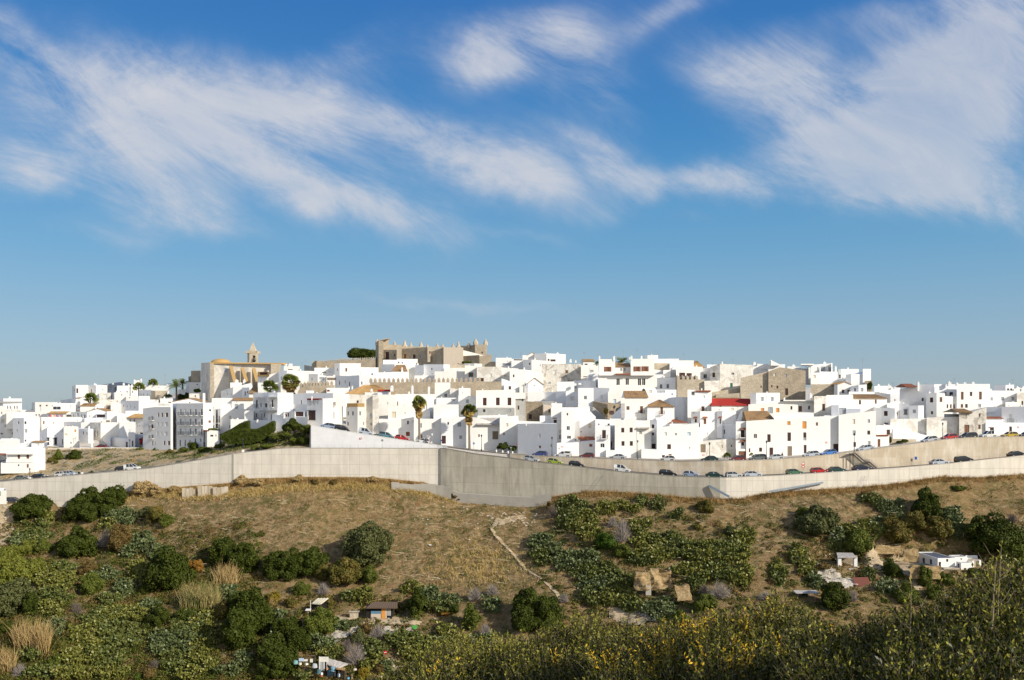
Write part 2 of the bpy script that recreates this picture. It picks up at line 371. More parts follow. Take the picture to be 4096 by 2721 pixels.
# hillside material: dry straw, brown soil, green weeds
b = NB('dry_hillside'); b.b.inputs['Roughness'].default_value = 1.0 
big = b.noise(0.035, 4, 0.6, lo=0.35, hi=0.65); med = b.noise(0.22, 6, 0.68, lo=0.38, hi=0.62); fin = b.noise(0.8, 10, 0.82, lo=0.4, hi=0.6)
straw = b.mix(fin, (0.18, 0.115, 0.05), (0.48, 0.345, 0.18))
c = b.mix(b.math('MULTIPLY', b.noise(0.6, 6, 0.7, lo=0.48, hi=0.66), 0.7), straw, (0.20, 0.10, 0.045))
c = b.mix(b.math('MULTIPLY', b.noise(0.45, 9, 0.78, lo=0.475, hi=0.585), 0.85), c, (0.085, 0.095, 0.022))
c = b.mix(b.math('MULTIPLY', big, 0.35), c, (0.38, 0.25, 0.10))
c = b.mix(b.math('MULTIPLY', b.noise(3.2, 6, 0.8, lo=0.62, hi=0.7), 0.6), c, (0.60, 0.50, 0.36))
b.color(c); b.bump(b.math('ADD', b.noise(0.9, 9, 0.8, lo=0, hi=1), b.noise(5, 4, 0.8, lo=0, hi=1)), 0.55, 1.0); M['hill'] = b.m
b = NB('town_earth'); b.color(b.mix(b.noise(0.5, 6), (0.42, 0.38, 0.32), (0.55, 0.51, 0.45))); b.bump(b.noise(2, 6, lo=0, hi=1), 0.1); M['earth'] = b.m
b = NB('eroded_bank'); c = b.mix(b.noise(0.8, 8, 0.75, lo=0.35, hi=0.65), (0.28, 0.21, 0.12), (0.56, 0.45, 0.29)); 
c = b.mix(b.noise(0.3, 8, 0.8, vec=b.pos((1, 0.5, 1)), lo=0.5, hi=0.6), c, (0.06, 0.075, 0.03)); b.color(c); b.bump(b.noise(1.2, 8, 0.8, lo=0, hi=1), 0.5, 1.0); M['bank'] = b.m
me = bpy.data.meshes.new('ground'); me.from_pydata(vs, [], faces)
for m_ in (M['hill'], M['earth'], M['bank']): me.materials.append(m_)
k9 = rowk.index(9)
for i, p in enumerate(me.polygons):
    ci, r = divmod(i, nrow - 1)
    p.material_index = 2 if (rowk[r] in (8, 9, 10) and us[ci] < 1238) else fmi[i]
me.polygons.foreach_set('use_smooth', [True] * len(me.polygons))
go = bpy.data.objects.new('ground', me); COL.objects.link(go); tag(go, kind='structure')
far = MB(); far.box(-9000, -3000, -80, 9000, 12000, -76.2); tag(far.build('terrain', M['hill']), kind='structure')
hb = MB(); hb.quadbox([(-40, -60, -30), (40, -60, -30), (40, 1.9, -30), (-40, 1.9, -30)], [(-40, -60, -1.7), (40, -60, -1.7), (40, 1.9, -2.25), (-40, 1.9, -2.25)])
tag(hb.build('hill', M['hill']), kind='structure')

def concrete(name, c1, c2, stain, pw=2.6, ph=2.6, joint=0.5, sto=0.5):
    b = NB(name); uv = b.pos(src='UV')
    br = b.n('ShaderNodeTexBrick'); b.l(uv, br.inputs['Vector']); br.offset = 0.0; br.inputs['Scale'].default_value = 1.0
    br.inputs['Brick Width'].default_value = pw; br.inputs['Row Height'].default_value = ph; br.inputs['Mortar Size'].default_value = 0.035; br.inputs['Mortar Smooth'].default_value = 0.4
    br.inputs['Color1'].default_value = c1 + (1,); br.inputs['Color2'].default_value = c2 + (1,); br.inputs['Mortar'].default_value = tuple(x * joint for x in c1) + (1,)
    c = b.mix(b.math('MULTIPLY', b.noise(1.0, 6, 0.7, vec=b.pos((0.8, 0.8, 0.12)), lo=0.45, hi=0.75), sto), br.outputs['Color'], stain)
    c = b.mix(b.math('MULTIPLY', b.noise(0.25, 6, 0.65, lo=0.4, hi=0.7), 0.45), c, tuple(x * 0.72 for x in c1))
    b.color(c); b.bump(b.noise(2.5, 6, 0.7, lo=0, hi=1), 0.04, 0.4); b.b.inputs['Roughness'].default_value = 0.9
    return b.m
M['con'] = concrete('pale_concrete', (0.68, 0.635, 0.55), (0.63, 0.585, 0.505), (0.42, 0.38, 0.31), sto=0.6)
M['cong'] = concrete('grey_concrete', (0.42, 0.385, 0.31), (0.50, 0.46, 0.375), (0.22, 0.20, 0.15), 6.2, 4.0, 0.6, 0.75)
M['conb'] = concrete('stained_lime_wall', (0.47, 0.39, 0.28), (0.53, 0.45, 0.34), (0.70, 0.64, 0.54), 9.0, 2.2, 0.9, 1.0)
M['conw'] = concrete('whitewashed_block', (0.76, 0.76, 0.75), (0.74, 0.74, 0.74), (0.60, 0.59, 0.57), 3.0, 2.0, 0.93, 0.3)
def strip_wall(name, us_, top, bot, depth, thick, mat, label, cat, cap=None, parent=None, capm=None, struct=False):
    """a wall that follows the picture column list us_; top(u), bot(u) heights in metres, depth(u) metres"""
    V, Fc, UV = [], [], []; s = 0.0; prev = None; S = []
    for u in us_:
        d = depth(u); p = P(u, 0, d)
        if prev is not None: s += math.hypot(p.x - prev.x, p.y - prev.y)
        prev = p; S.append(s); k = (u - 2048) / F
        zt, zb = top(u), bot(u)
        V += [(k*d, d, zb), (k*d, d, zt), (k*(d+thick), d+thick, zt), (k*(d+thick), d+thick, zb)]
    me = bpy.data.meshes.new(name); uvs = []
    n = len(us_)
    for i in range(n - 1):
        a, c = i*4, i*4+4
        for q, (x, y) in enumerate(((0,1),(1,2),(2,3))):
            Fc.append((a+x, c+x, c+y, a+y)); ss = (S[i], S[i+1], S[i+1], S[i])
            zz = (V[a+x][2], V[c+x][2], V[c+y][2], V[a+y][2]) if q != 1 else (0.3, 0.3, 1.0, 1.0)
            uvs += list(zip(ss, zz))
    for e in (0, (n-1)*4): Fc.append((e, e+1, e+2, e+3)); uvs += [(0, V[e][2]), (0, V[e+1][2]), (.5, V[e+2][2]), (.5, V[e+3][2])]
    me.from_pydata(V, [], Fc); ul = me.uv_layers.new(name='UVMap'); ul.data.foreach_set('uv', [x for p in uvs for x in p])
    me.materials.append(mat); o = bpy.data.objects.new(name, me); COL.objects.link(o)
    if parent is not None: o.parent = parent; o.matrix_parent_inverse = parent_world(parent).inverted()
    else: tag(o, label, cat)
    if cap:
        cb = MB(); h, ov = cap
        for i in range(n - 1):
            u0, u1 = us_[i], us_[i+1]; d0, d1 = depth(u0), depth(u1); k0, k1 = (u0-2048)/F, (u1-2048)/F
            def pt(k, d, z): return (k*d, d, z)
            b4 = [pt(k0,d0-ov,top(u0)+.003), pt(k1,d1-ov,top(u1)+.003), pt(k1,d1+thick+ov,top(u1)+.003), pt(k0,d0+thick+ov,top(u0)+.003)]
            cb.quadbox(b4, [(x, y, z + h) for x, y, z in b4])
        cb.build('coping', capm or mat, o)
    return o
def rng_u(a, b, st=25): 
    n = max(1, int(round((b - a) / st))); return [a + (b - a) * i / n for i in range(n + 1)]
gb = lambda u: ZV(ip(WB, u), dw(u)) - 3.5
gt = lambda u: ZV(ip(WT, u), dw(u))
strip_wall('retaining_wall', [-3000,-1500,-700,-250] + rng_u(-100, 930), gt, gb, dw, 0.5, M['con'], 'long pale concrete retaining wall sloping down to the left edge, left of the upright fold', 'retaining wall', (0.12, 0.06))
strip_wall('retaining_wall', rng_u(930, 1766), gt, gb, dw, 0.5, M['con'], 'level-topped pale concrete retaining wall below the white ramp, between fold and grey wall', 'retaining wall', (0.12, 0.06))
strip_wall('retaining_wall', rng_u(1762, 2880) , gt, gb, lambda u: dw(u) - 0.45, 0.5, M['cong'], 'grey panelled concrete retaining wall under the lower row of parked cars', 'retaining wall', (0.1, 0.05))
strip_wall('retaining_wall', rng_u(2880, 4250) + [4700, 5600, 7000], gt, gb, lambda u: dw(u) - 0.4, 0.5, M['con'], 'pale concrete retaining wall rising to the right edge below the lower road', 'retaining wall', (0.1, 0.05))
ut = lambda u: ZV(ip(UT, u), dw(u) + UO)
strip_wall('retaining_wall', rng_u(2040, 4250) + [4700, 5600, 7000], ut, lambda u: zroad(u) - 1.5, lambda u: dw(u) + UO - 0.4, 0.5, M['conb'], 'stained tan upper retaining wall between the two rows of parked cars', 'retaining wall', (0.1, 0.05), capm=M['con'])
strip_wall('ramp_wall', rng_u(1244, 1790, 20), ut, lambda u: zroad(u) - 1.5, lambda u: dw(u) + UO - 0.4, 0.5, M['conw'], 'whitewashed wedge-shaped wall below the sloping street of parked cars', 'wall', (0.1, 0.04), capm=M['w'])
# footing ledge of the grey wall
lg = MB()
for a_, b_ in zip(rng_u(1812, 2205), rng_u(1812, 2205)[1:]):
    q = [P(a_, 0, dw(a_)-2.6), P(b_, 0, dw(b_)-2.6), P(b_, 0, dw(b_)-1.2), P(a_, 0, dw(a_)-1.2)]
    zt = [ZV(ip(WB, a_) - 16, dw(a_)), ZV(ip(WB, b_) - 16, dw(b_))]
    lg.quadbox([(q[0].x,q[0].y,zt[0]-3),(q[1].x,q[1].y,zt[1]-3),(q[2].x,q[2].y,zt[1]-3),(q[3].x,q[3].y,zt[0]-3)], [(q[0].x,q[0].y,zt[0]),(q[1].x,q[1].y,zt[1]),(q[2].x,q[2].y,zt[1]),(q[3].x,q[3].y,zt[0])])
tag(lg.build('wall_footing', M['con']), 'low concrete footing ledge at the base of the grey wall', 'footing')
# fold pier and ladder marks on the wall
fp = MB(); a_ = P(929, 1812, 236.0); fp.box(a_.x-0.2, 236.85, gb(929)+1.0, a_.x+0.22, 237.6, gt(929)+0.2); tag(fp.build('wall_pier', M['con']), 'narrow white upright pier at the fold of the retaining wall', 'pier')
# roads
b = NB('asphalt'); b.color(b.mix(b.noise(0.7, 6), (0.075, 0.07, 0.065), (0.13, 0.12, 0.11))); b.bump(b.noise(8, 3, lo=0, hi=1), 0.02); M['road'] = b.m
b = NB('paving'); b.color(b.mix(b.noise(0.9, 6), (0.32, 0.28, 0.23), (0.44, 0.39, 0.33))); M['pave'] = b.m
def strip_flat(name, us_, d0, d1, z, mat, kind='structure'):
    mb = MB()
    for a_, b_ in zip(us_, us_[1:]):
        mb.poly([(( a_-2048)/F*d0(a_), d0(a_), z(a_)), ((b_-2048)/F*d0(b_), d0(b_), z(b_)), ((b_-2048)/F*d1(b_), d1(b_), z(b_)), ((a_-2048)/F*d1(a_), d1(a_), z(a_))])
    return tag(mb.build(name, mat), kind=kind)
strip_flat('road', us, lambda u: dw(u)+0.4, lambda u: dw(u)+UO-0.4, lambda u: zroad(u)+0.05, M['road'])
strip_flat('road', [q for q in us if q > 1240], lambda u: dw(u)+UO+0.3, lambda u: dw(u)+UO+6.2, lambda u: zupper(u)+0.05, M['road'])
pv = MB()
us_ = rng_u(1245, 4300)
for a_, b_ in zip(us_, us_[1:]):
    q = [P(a_,0,dw(a_)+UO+6.2), P(b_,0,dw(b_)+UO+6.2), P(b_,0,dw(b_)+UO+9), P(a_,0,dw(a_)+UO+9)]; z = [zupper(a_), zupper(b_), zupper(b_), zupper(a_)]
    pv.quadbox([(p.x, p.y, zz-0.1) for p, zz in zip(q, z)], [(p.x, p.y, zz+0.15) for p, zz in zip(q, z)])
tag(pv.build('pavement', M['pave']), kind='structure')
# street in the left part of the town
strip_flat('street', rng_u(185, 800), lambda u: ip([(x[0], x[2]) for x in BANK], u)+0.1, lambda u: ip([(x[0], x[2]) for x in BANK], u)+8, lambda u: ZV(ip([(x[0], x[1]) for x in BANK], u), ip([(x[0], x[2]) for x in BANK], u))+0.06, M['pave'])
strip_wall('terrace_wall', rng_u(190, 810), lambda u: ZV(ip([(x[0], x[1]) for x in BANK], u), ip([(x[0], x[2]) for x in BANK], u))+0.35, lambda u: ZV(ip([(x[0], x[1]) for x in BANK], u), ip([(x[0], x[2]) for x in BANK], u))-1.3, lambda u: ip([(x[0], x[2]) for x in BANK], u)-0.3, 0.4, M['conb'], 'low tan wall edging the street above the eroded bank', 'wall', (0.12, 0.05), capm=M['w'])
# ------------------------------------------------------------------ buildings
CO = [0, 0]
def crop(x, y): CO[0] = x; CO[1] = y
S_ = 600 / 1882.0
def U(x): return CO[0] + x * S_
def Vv(y): return CO[1] + y * S_
ANG = {'L': -62, 'S': -30, 'F': 2, 'R': 38}
def chain(us_, angs, d):
    """plan points of a facade chain running left to right; nearest point at depth d"""
    D = [1.0]
    for (a, b_), an in zip(zip(us_, us_[1:]), angs):
        k0, k1 = (a-2048)/F, (b_-2048)/F; th = R(an); x0, d0 = k0*D[-1], D[-1]
        t = (k1*d0 - x0) / (math.cos(th) - k1*math.sin(th)); D.append(d0 + t*math.sin(th))
    m_ = min(D); D = [q * d / m_ for q in D]
    return [Vector(((u-2048)/F*q, q, 0)) for u, q in zip(us_, D)], D
def face_with_holes(mb, a, c, zb, za, zc, holes, m=0, rec=0.22):
    """wall face from a to c (plan), bottom zb, top heights za, zc; holes: (s0,s1,z0,z1) in metres along the face"""
    L = (c - a).length; t = (c - a) / L; nrm = Vector((-t.y, t.x, 0))    # points away from the camera
    zm = min(za, zc); P3 = lambda s, z, o=0.0: (a.x + t.x*s + nrm.x*o, a.y + t.y*s + nrm.y*o, z)
    hs = []
    for (s0, s1, z0, z1) in holes:
        s0, s1 = max(0.08, s0), min(L-0.08, s1); z0, z1 = max(zb+0.02, z0), min(zm-0.05, z1)
        if s1 - s0 > 0.1 and z1 - z0 > 0.1: hs.append((s0, s1, z0, z1))
    ss = sorted({0.0, L} | {h[0] for h in hs} | {h[1] for h in hs}); zz = sorted({zb, zm} | {h[2] for h in hs} | {h[3] for h in hs})
    for i in range(len(ss)-1):
        j = 0
        while j < len(zz)-1:
            sm = (ss[i]+ss[i+1])/2
            inh = lambda q: any(h[0] < sm < h[1] and h[2] < (zz[q]+zz[q+1])/2 < h[3] for h in hs)
            if inh(j): j += 1; continue
            e = j
            while e+1 < len(zz)-1 and not inh(e+1): e += 1
            mb.poly([P3(ss[i], zz[j]), P3(ss[i+1], zz[j]), P3(ss[i+1], zz[e+1]), P3(ss[i], zz[e+1])], m); j = e+1
    if abs(za - zc) > 1e-4:
        mb.poly([P3(0, zm), P3(L, zm), P3(L, zc)] if zc > za else [P3(0, zm), P3(L, zm), P3(0, za)], m)
    for (s0, s1, z0, z1) in hs:
        for q in (((s0,z0),(s1,z0)),((s1,z0),(s1,z1)),((s1,z1),(s0,z1)),((s0,z1),(s0,z0))):
            (p0, q0), (p1, q1) = q; mb.poly([P3(p0,q0), P3(p0,q0,rec), P3(p1,q1,rec), P3(p1,q1)], m)
    return t, nrm
def rib_roof(mb, e0, e1, r1, r0, m=0, per=0.42, amp=0.07, th=0.12):
    """ribbed roof sheet: eave e0->e1, ridge r0->r1"""
    e0, e1, r0, r1 = map(Vector, (e0, e1, r0, r1)); L = (e1 - e0).length; n = max(2, min(120, int(L / per))) * 2
    pts = []
    for i in range(n + 1):
        t = i / n; o = Vector((0, 0, amp if i % 2 else 0)); pts.append((e0.lerp(e1, t) + o, r0.lerp(r1, t) + o))
    for (a, b_), (c, d_) in zip(pts, pts[1:]): mb.poly([a, c, d_, b_], m)
    dn = Vector((0, 0, -th))
    mb.poly([e0+dn, e1+dn, r1+dn, r0+dn], m); mb.poly([e0+dn, e1+dn, e1, e0], m); mb.poly([r0+dn, r1+dn, r1, r0], m); mb.poly([e0+dn, e0, r0, r0+dn], m); mb.poly([e1+dn, e1, r1, r1+dn], m)
HOUSES = []
CHC = [0]
def block(par, xs, angs, yt, yb, d, wins='', mat='w', roof=None, ch='', an='', deep=7.0, wall='wall', parapet=True, rec=0.22, jit=3.0, down=3.5, rails='', par4=False):
    um = U((xs[0]+xs[-1])/2)
    if 1225 < um < 2050 and CO[1] > 1300: d = max(d, dw(um) + UO + 8.6 + (d - 238) * 0.3)
    us_ = [U(x) for x in xs]; A = [ANG[q] + rng.uniform(-jit, jit) if isinstance(q, str) else q for q in angs]
    pts, D = chain(us_, A, d); yts = yt if isinstance(yt, (list, tuple)) else [yt] * len(xs)
    zt = [ZV(Vv(y), q) for y, q in zip(yts, D)]; zb = min(ZV(Vv(yb), q) for q in D) - down
    if not isinstance(yt, (list, tuple)): zt = [ZV(Vv(yt), min(D))] * len(xs)
    wl = []
    for w in [q for q in wins.split(';') if q.strip()]:
        p = w.split(); wl.append((float(p[0]), float(p[1]), float(p[2]), float(p[3]), p[4] if len(p) > 4 else 'd'))
    mb = MB(); wobjs = []
    for i in range(len(pts)-1):
        a, c = pts[i], pts[i+1]; t = (c-a).normalized(); L = (c-a).length; nrm = Vector((-t.y, t.x, 0)); holes = []; mine = []
        def sof(x):
            k = (U(x)-2048)/F      # ray (k,1)*q = a + t*s
            det = k*(-t.y) - (-t.x)*1.0
            q = (a.x*(-t.y) + t.x*a.y) / det if abs(det) > 1e-9 else D[i]
            return (Vector((k*q, q, 0)) - a).dot(t), q
        for w in wl:
            if not (xs[i] <= w[0] < xs[i+1] or (i == len(pts)-2 and w[0] >= xs[i+1]) or (i == 0 and w[0] < xs[0])): continue
            s0, q = sof(w[0]-w[2]/2); s1, q2 = sof(w[0]+w[2]/2); qm = (q+q2)/2
            z1, z0 = ZV(Vv(w[1]-w[3]/2), qm), ZV(Vv(w[1]+w[3]/2), qm)
            s0, s1 = max(0.12, s0), min(L-0.12, s1); z1 = min(z1, min(zt[i], zt[i+1])-0.1)
            if s1-s0 < 0.2 or z1-z0 < 0.2: continue
            holes.append((s0, s1, z0, z1)); mine.append((s0, s1, z0, z1, w[4]))
        face_with_holes(mb, a, c, zb, zt[i], zt[i+1], holes, 0, rec)
        for (s0, s1, z0, z1, ty) in mine:
            P3 = lambda s, z, o: Vector((a.x + t.x*s + nrm.x*o, a.y + t.y*s + nrm.y*o, z))
            w_, h_ = s1-s0, z1-z0; wb = MB(); mm = [WIN[ty[0]], M['frame'] if ty[0] in 'dgw' else WIN[ty[0]]]
            wb.obox((P3(s0, z0, rec-0.03)+P3(s1, z1, rec-0.03))/2, t*(w_/2-0.004), nrm*0.02, Vector((0,0,h_/2-0.004)), 0)
            if ty[0] == 'd' and w_ > 0.7:
                wb.obox(P3((s0+s1)/2, (z0+z1)/2, rec-0.07), t*0.035, nrm*0.015, Vector((0,0,h_/2-0.006)), 1)
                for q in (z0+0.045, z1-0.045): wb.obox(P3((s0+s1)/2, q, rec-0.075), t*(w_/2-0.006), nrm*0.015, Vector((0,0,0.04)), 1)
            elif ty[0] in 'bkoygcnur':
                for q in range(2): wb.obox(P3(s0 + w_*(0.27+0.46*q), (z0+z1)/2, rec-0.07), t*(w_*0.2), nrm*0.02, Vector((0,0,h_*0.43)), 0)
            nm = 'door' if (h_ > 1.9 and h_/w_ > 1.35) or 'D' in ty else 'window'
            wobjs.append((nm, wb, mm))
            if 'B' in ty:   # balcony with iron railing
                bb = MB(); e = max(0.35, w_*0.45); s2, s3 = s0-e, s1+e; pr = 0.75
                bb.obox((P3(s2, z0-0.09, -pr)+P3(s3, z0-0.09, 0))/2, t*((s3-s2)/2), nrm*(pr/2), Vector((0,0,0.07)), 0)
                rb = MB()
                for (x0, x1, o0, o1) in ((s2, s3, -pr+.04, -pr+.04), (s2, s2, -pr+.04, -.02), (s3, s3, -pr+.04, -.02)):
                    for zz in (z0+0.08, z0+0.98): rb.tube([P3(x0, zz, o0), P3(x1, zz, o1)], 0.025, 4)
                    nb = max(2, int(max(abs(x1-x0), abs(o1-o0))/0.16))
                    for q in range(nb+1): rb.tube([P3(x0+(x1-x0)*q/nb, z0, o0+(o1-o0)*q/nb), P3(x0+(x1-x0)*q/nb, z0+0.98, o0+(o1-o0)*q/nb)], 0.014, 3)
                wobjs.append(('balcony', bb, [M['w']], rb))
            if 'G' in ty:   # projecting grille cage with sill and hood
                gb_ = MB(); 
                for q in range(9): 
                    x = s0+(w_)*q/8; gb_.tube([P3(x, z0, -.3), P3(x, z1, -.3)], 0.018, 3)
                gb_.obox(P3((s0+s1)/2, z0-.06, -.16), t*(w_/2+.12), nrm*.17, Vector((0,0,.06))); gb_.obox(P3((s0+s1)/2, z1+.07, -.18), t*(w_/2+.15), nrm*.19, Vector((0,0,.07)))
                wobjs.append(('window_grille', gb_, [M['iron'] if ty[0] != 'w' else M['w']]))
            if 'E' in ty:   # little tiled eyebrow
                eb = MB(); rib_roof(eb, P3(s0-.3, z1+.25, -.5), P3(s1+.3, z1+.25, -.5), P3(s1+.2, z1+.6, -.01), P3(s0-.2, z1+.6, -.01), per=0.3, amp=.04); wobjs.append(('tile_hood', eb, [M['rust']]))
            if 'X' in ty:   # open leaf shutters beside the window
                for sg, sx in ((-1, s0), (1, s1)):
                    xb = MB(); xb.obox(P3(sx+sg*w_*0.27, (z0+z1)/2, -.05), t*(w_*0.24), nrm*.03, Vector((0,0,h_/2))); wobjs.append(('shutter', xb, [WIN['r']]))
    back = []
    for i_ in (len(pts)-1, 0):
        k = (us_[i_]-2048)/F; q = max(D[i_], max(D)*0.0 + D[i_]) + deep; sg = -0.0012 if i_ else 0.0012; back.append(Vector(((k+sg)*q, q, 0)))
    zbk = [zt[-1], zt[0]]
    if par4: back = [pts[-1] + pts[0] - pts[1]]; zbk = [zt[0]]
    ring = pts + back; zr = zt + zbk; n = len(ring)
    for i in range(len(pts)-1, n):
        a, c = ring[i], ring[(i+1) % n]; mb.poly([(a.x,a.y,zb), (c.x,c.y,zb), (c.x,c.y,zr[(i+1)%n]), (a.x,a.y,zr[i])])
    cen = sum(ring, Vector((0,0,0))) / n
    flat = max(zr) - min(zr) < 0.05
    if (roof is None or roof[0] == 'in') and parapet and flat and n:
        rad = sum((p-cen).length for p in ring)/n; fsc = max(0.6, 1 - 0.28/rad*1.2)
        inn = [cen + (p-cen)*fsc for p in ring]; lo = 0.45
        for i in range(n):
            a, c, e, g = ring[i], ring[(i+1)%n], inn[(i+1)%n], inn[i]; z = zr[i]
            mb.poly([(a.x,a.y,z), (c.x,c.y,z), (e.x,e.y,z), (g.x,g.y,z)]); mb.poly([(g.x,g.y,z), (e.x,e.y,z), (e.x,e.y,z-lo), (g.x,g.y,z-lo)])
        mb.poly([(p.x,p.y,zr[0]-lo) for p in inn])
    elif roof is None or roof[0] != 'gable': mb.poly([(p.x,p.y,z) for p, z in zip(ring, zr)])
    z0h = zb
    if roof and roof[0] == 'in':
        rf = MB(); rf.poly([(p.x,p.y,zr[0]-.14) for p in inn]); wobjs.append(('roof', rf, [M[roof[1]]]))
    if roof and roof[0] == 'gable':          # front triangle on the last face, roof running back
        _, xp, yp, rm = roof; a, c = pts[-2], pts[-1]; tt = (U(xp)-us_[-2])/(us_[-1]-us_[-2]); pk = a.lerp(c, tt); zp = ZV(Vv(yp), (D[-2]+D[-1])/2)
        mb.poly([(a.x,a.y,zt[-2]), (c.x,c.y,zt[-1]), (pk.x,pk.y,zp)])
        t = (c-a).normalized(); nn = Vector((-t.y,t.x,0)); bk = nn*deep
        rf = MB(); o = nn*-0.25
        for (e, ze) in ((a - t*0.2, zt[-2]-.06), (c + t*0.2, zt[-1]-.06)):
            rib_roof(rf, (e.x+o.x, e.y+o.y, ze+.08), (e.x+bk.x, e.y+bk.y, ze+.08), (pk.x+bk.x, pk.y+bk.y, zp+.08), (pk.x+o.x, pk.y+o.y, zp+.08), amp=.06)
        wobjs.append(('roof', rf, [M[rm]]))
    if roof and roof[0] == 'tile':           # pitched roof: eave above the front faces, ridge behind
        _, yr, rm = roof[:3]; run = roof[3] if len(roof) > 3 else 3.5; i0 = roof[4] if len(roof) > 4 else len(pts)-2; inx = roof[5] if len(roof) > 5 else 0.0
        a, c = pts[i0], pts[-1]; t = (c-a).normalized(); nn = Vector((-t.y,t.x,0)); zr_ = ZV(Vv(yr), d+run); ze = zt[-1]
        rf = MB(); e0, e1 = a - nn*.35 - t*.15, c - nn*.35 + t*.15; r0, r1 = a + nn*run + t*inx, c + nn*run - t*inx
        rib_roof(rf, (e0.x,e0.y,ze+.02), (e1.x,e1.y,ze+.02), (r1.x,r1.y,zr_), (r0.x,r0.y,zr_))
        b0, b1 = a + nn*(2*run+.3) - t*.15, c + nn*(2*run+.3) + t*.15
        rib_roof(rf, (b1.x,b1.y,ze), (b0.x,b0.y,ze), (r0.x,r0.y,zr_-.01), (r1.x,r1.y,zr_-.01))
        for (p, q, r_) in ((e0, b0, r0), (e1, b1, r1)): rf.poly([(p.x,p.y,ze-.1), (q.x,q.y,ze-.1), (r_.x,r_.y,zr_-.14)], 1 if inx == 0 else 0)
        wobjs.append(('roof', rf, [M[rm], M[mat]]))
    if roof and roof[0] == 'cap':            # thin coloured slab on the top
        rf = MB(); cc = [(cen + (p-cen)*1.03) for p in ring]
        rf.quadbox if False else None
        n0 = len(cc); zt0 = max(zr)
        rf.poly([(p.x,p.y,zt0+.02) for p in cc][::-1]); rf.poly([(p.x,p.y,zt0+.22) for p in cc])
        for i in range(n0): p, q = cc[i], cc[(i+1)%n0]; rf.poly([(p.x,p.y,zt0+.02), (q.x,q.y,zt0+.02), (q.x,q.y,zt0+.22), (p.x,p.y,zt0+.22)])
        wobjs.append(('roof', rf, [M[roof[1]]]))
    for w in [q for q in ch.split(';') if q.strip()]:   # chimneys: x ytop width
        p = [float(q) for q in w.split()]; dd = d + 1.6 + (p[3] if len(p) > 3 else 0); q = P(U(p[0]), Vv(p[1]), dd); hw = p[2]*S_/F*dd/2; zz = min(zr) - .5
        cb = MB(); cb.box(q.x-hw, q.y-hw, zz, q.x+hw, q.y+hw, q.z-hw*.9); cb.box(q.x-hw*1.25, q.y-hw*1.25, q.z-hw*.9, q.x+hw*1.25, q.y+hw*1.25, q.z-hw*.6)
        cb.lathe((q.x, q.y, q.z-hw*.6), [(hw*.95,0),(hw*.6,hw*.5),(0.02,hw*1.0)], 6); wobjs.append(('chimney', cb, [M['w']]))
    for w in [q for q in an.split(';') if q.strip()]:   # aerials: x ytop
        p = [float(q) for q in w.split()]; dd = d + 2.5; q = P(U(p[0]), Vv(p[1]), dd); ab = MB(); zz = min(zr) - .5
        ab.tube([(q.x,q.y,zz), (q.x,q.y,q.z)], 0.035, 4); ab.tube([(q.x-.6,q.y,q.z-.15), (q.x+.6,q.y+.2,q.z-.15)], 0.022, 3)
        for j in range(5): ab.tube([(q.x-.5+.25*j, q.y-.35, q.z-.15), (q.x-.5+.25*j, q.y+.35, q.z-.15)], 0.015, 3)
        ab.tube([(q.x-.35,q.y,q.z-.7), (q.x+.35,q.y,q.z-.7)], 0.02, 3); wobjs.append(('aerial', ab, [M['rail']]))
    for w in [q for q in rails.split(';') if q.strip()]: # roof terrace railing x0 x1 ytop
        p = [float(q) for q in w.split()]; rb = MB(); a, c = P(U(p[0]), 0, d+.15), P(U(p[1]), 0, d+.15); zt1 = ZV(Vv(p[2]), d); zb1 = min(zr)-.02
        for zz in (zt1, (zt1+zb1)/2): rb.tube([(a.x,a.y,zz), (c.x,c.y,zz)], .025, 4)
        nb = max(2, int((c-a).length/.35))
        for q in range(nb+1): s = a.lerp(c, q/nb); rb.tube([(s.x,s.y,zb1), (s.x,s.y,zt1)], .018, 3)
        wobjs.append(('railing', rb, [M['rail']]))
    wo_ = mb.build(wall, M[mat], par)
    for q in wobjs:
        o = q[1].build(q[0], q[2], par)
        if q[0] == 'balcony': q[3].build('railing', M['iron'], o)
    return dict(pts=pts, D=D, zt=zt, zb=zb)
NAMED = {'w': 'whitewashed_house', 'w2': 'whitewashed_house', 'w3': 'whitewashed_house', 'a': 'weathered_house', 'p': 'weathered_house', 'gr': 'cement_house', 'st': 'stone_building', 'stl': 'stone_building', 'std': 'stone_ruin', 'tan': 'ochre_house', 'ch': 'church'}
def H(xs, angs, yt, yb, d, label, wins='', mat=None, name=None, cat='house', more=(), **k):
    if mat is None: mat = rng.choice(['w', 'w', 'w2', 'w', 'w3'])
    u = U((xs[0]+xs[-1])/2); p = P(u, Vv(yb), d+2); yq = yt if isinstance(yt, (int, float)) else min(yt); w_ = xs[-1]-xs[0]
    if w_ > 60 and 'roof' not in k and mat in ('w', 'w2', 'w3'):
        if not k.get('ch') and rng.random() < .55: k['ch'] = '%d %d %d %d' % (xs[0]+w_*rng.uniform(.15,.85), yq-rng.uniform(10,22), rng.uniform(12,20), 2)
        if not k.get('an') and rng.random() < .45: k['an'] = '%d %d' % (xs[0]+w_*rng.uniform(.15,.85), yq-rng.uniform(28,60))
    e = empty(name or NAMED.get(mat, 'house'), (p.x, p.y, p.z), label, cat)
    block(e, xs, angs, yt, yb, d, wins, mat, **k)
    for (xs2, an2, yt2, yb2, d2, kw) in more:
        kw = dict(kw); kw.setdefault('mat', mat); kw.setdefault('down', 0.3 if d2 <= d else 3.5); block(e, xs2, an2, yt2, yb2, d2, **kw)
    return e
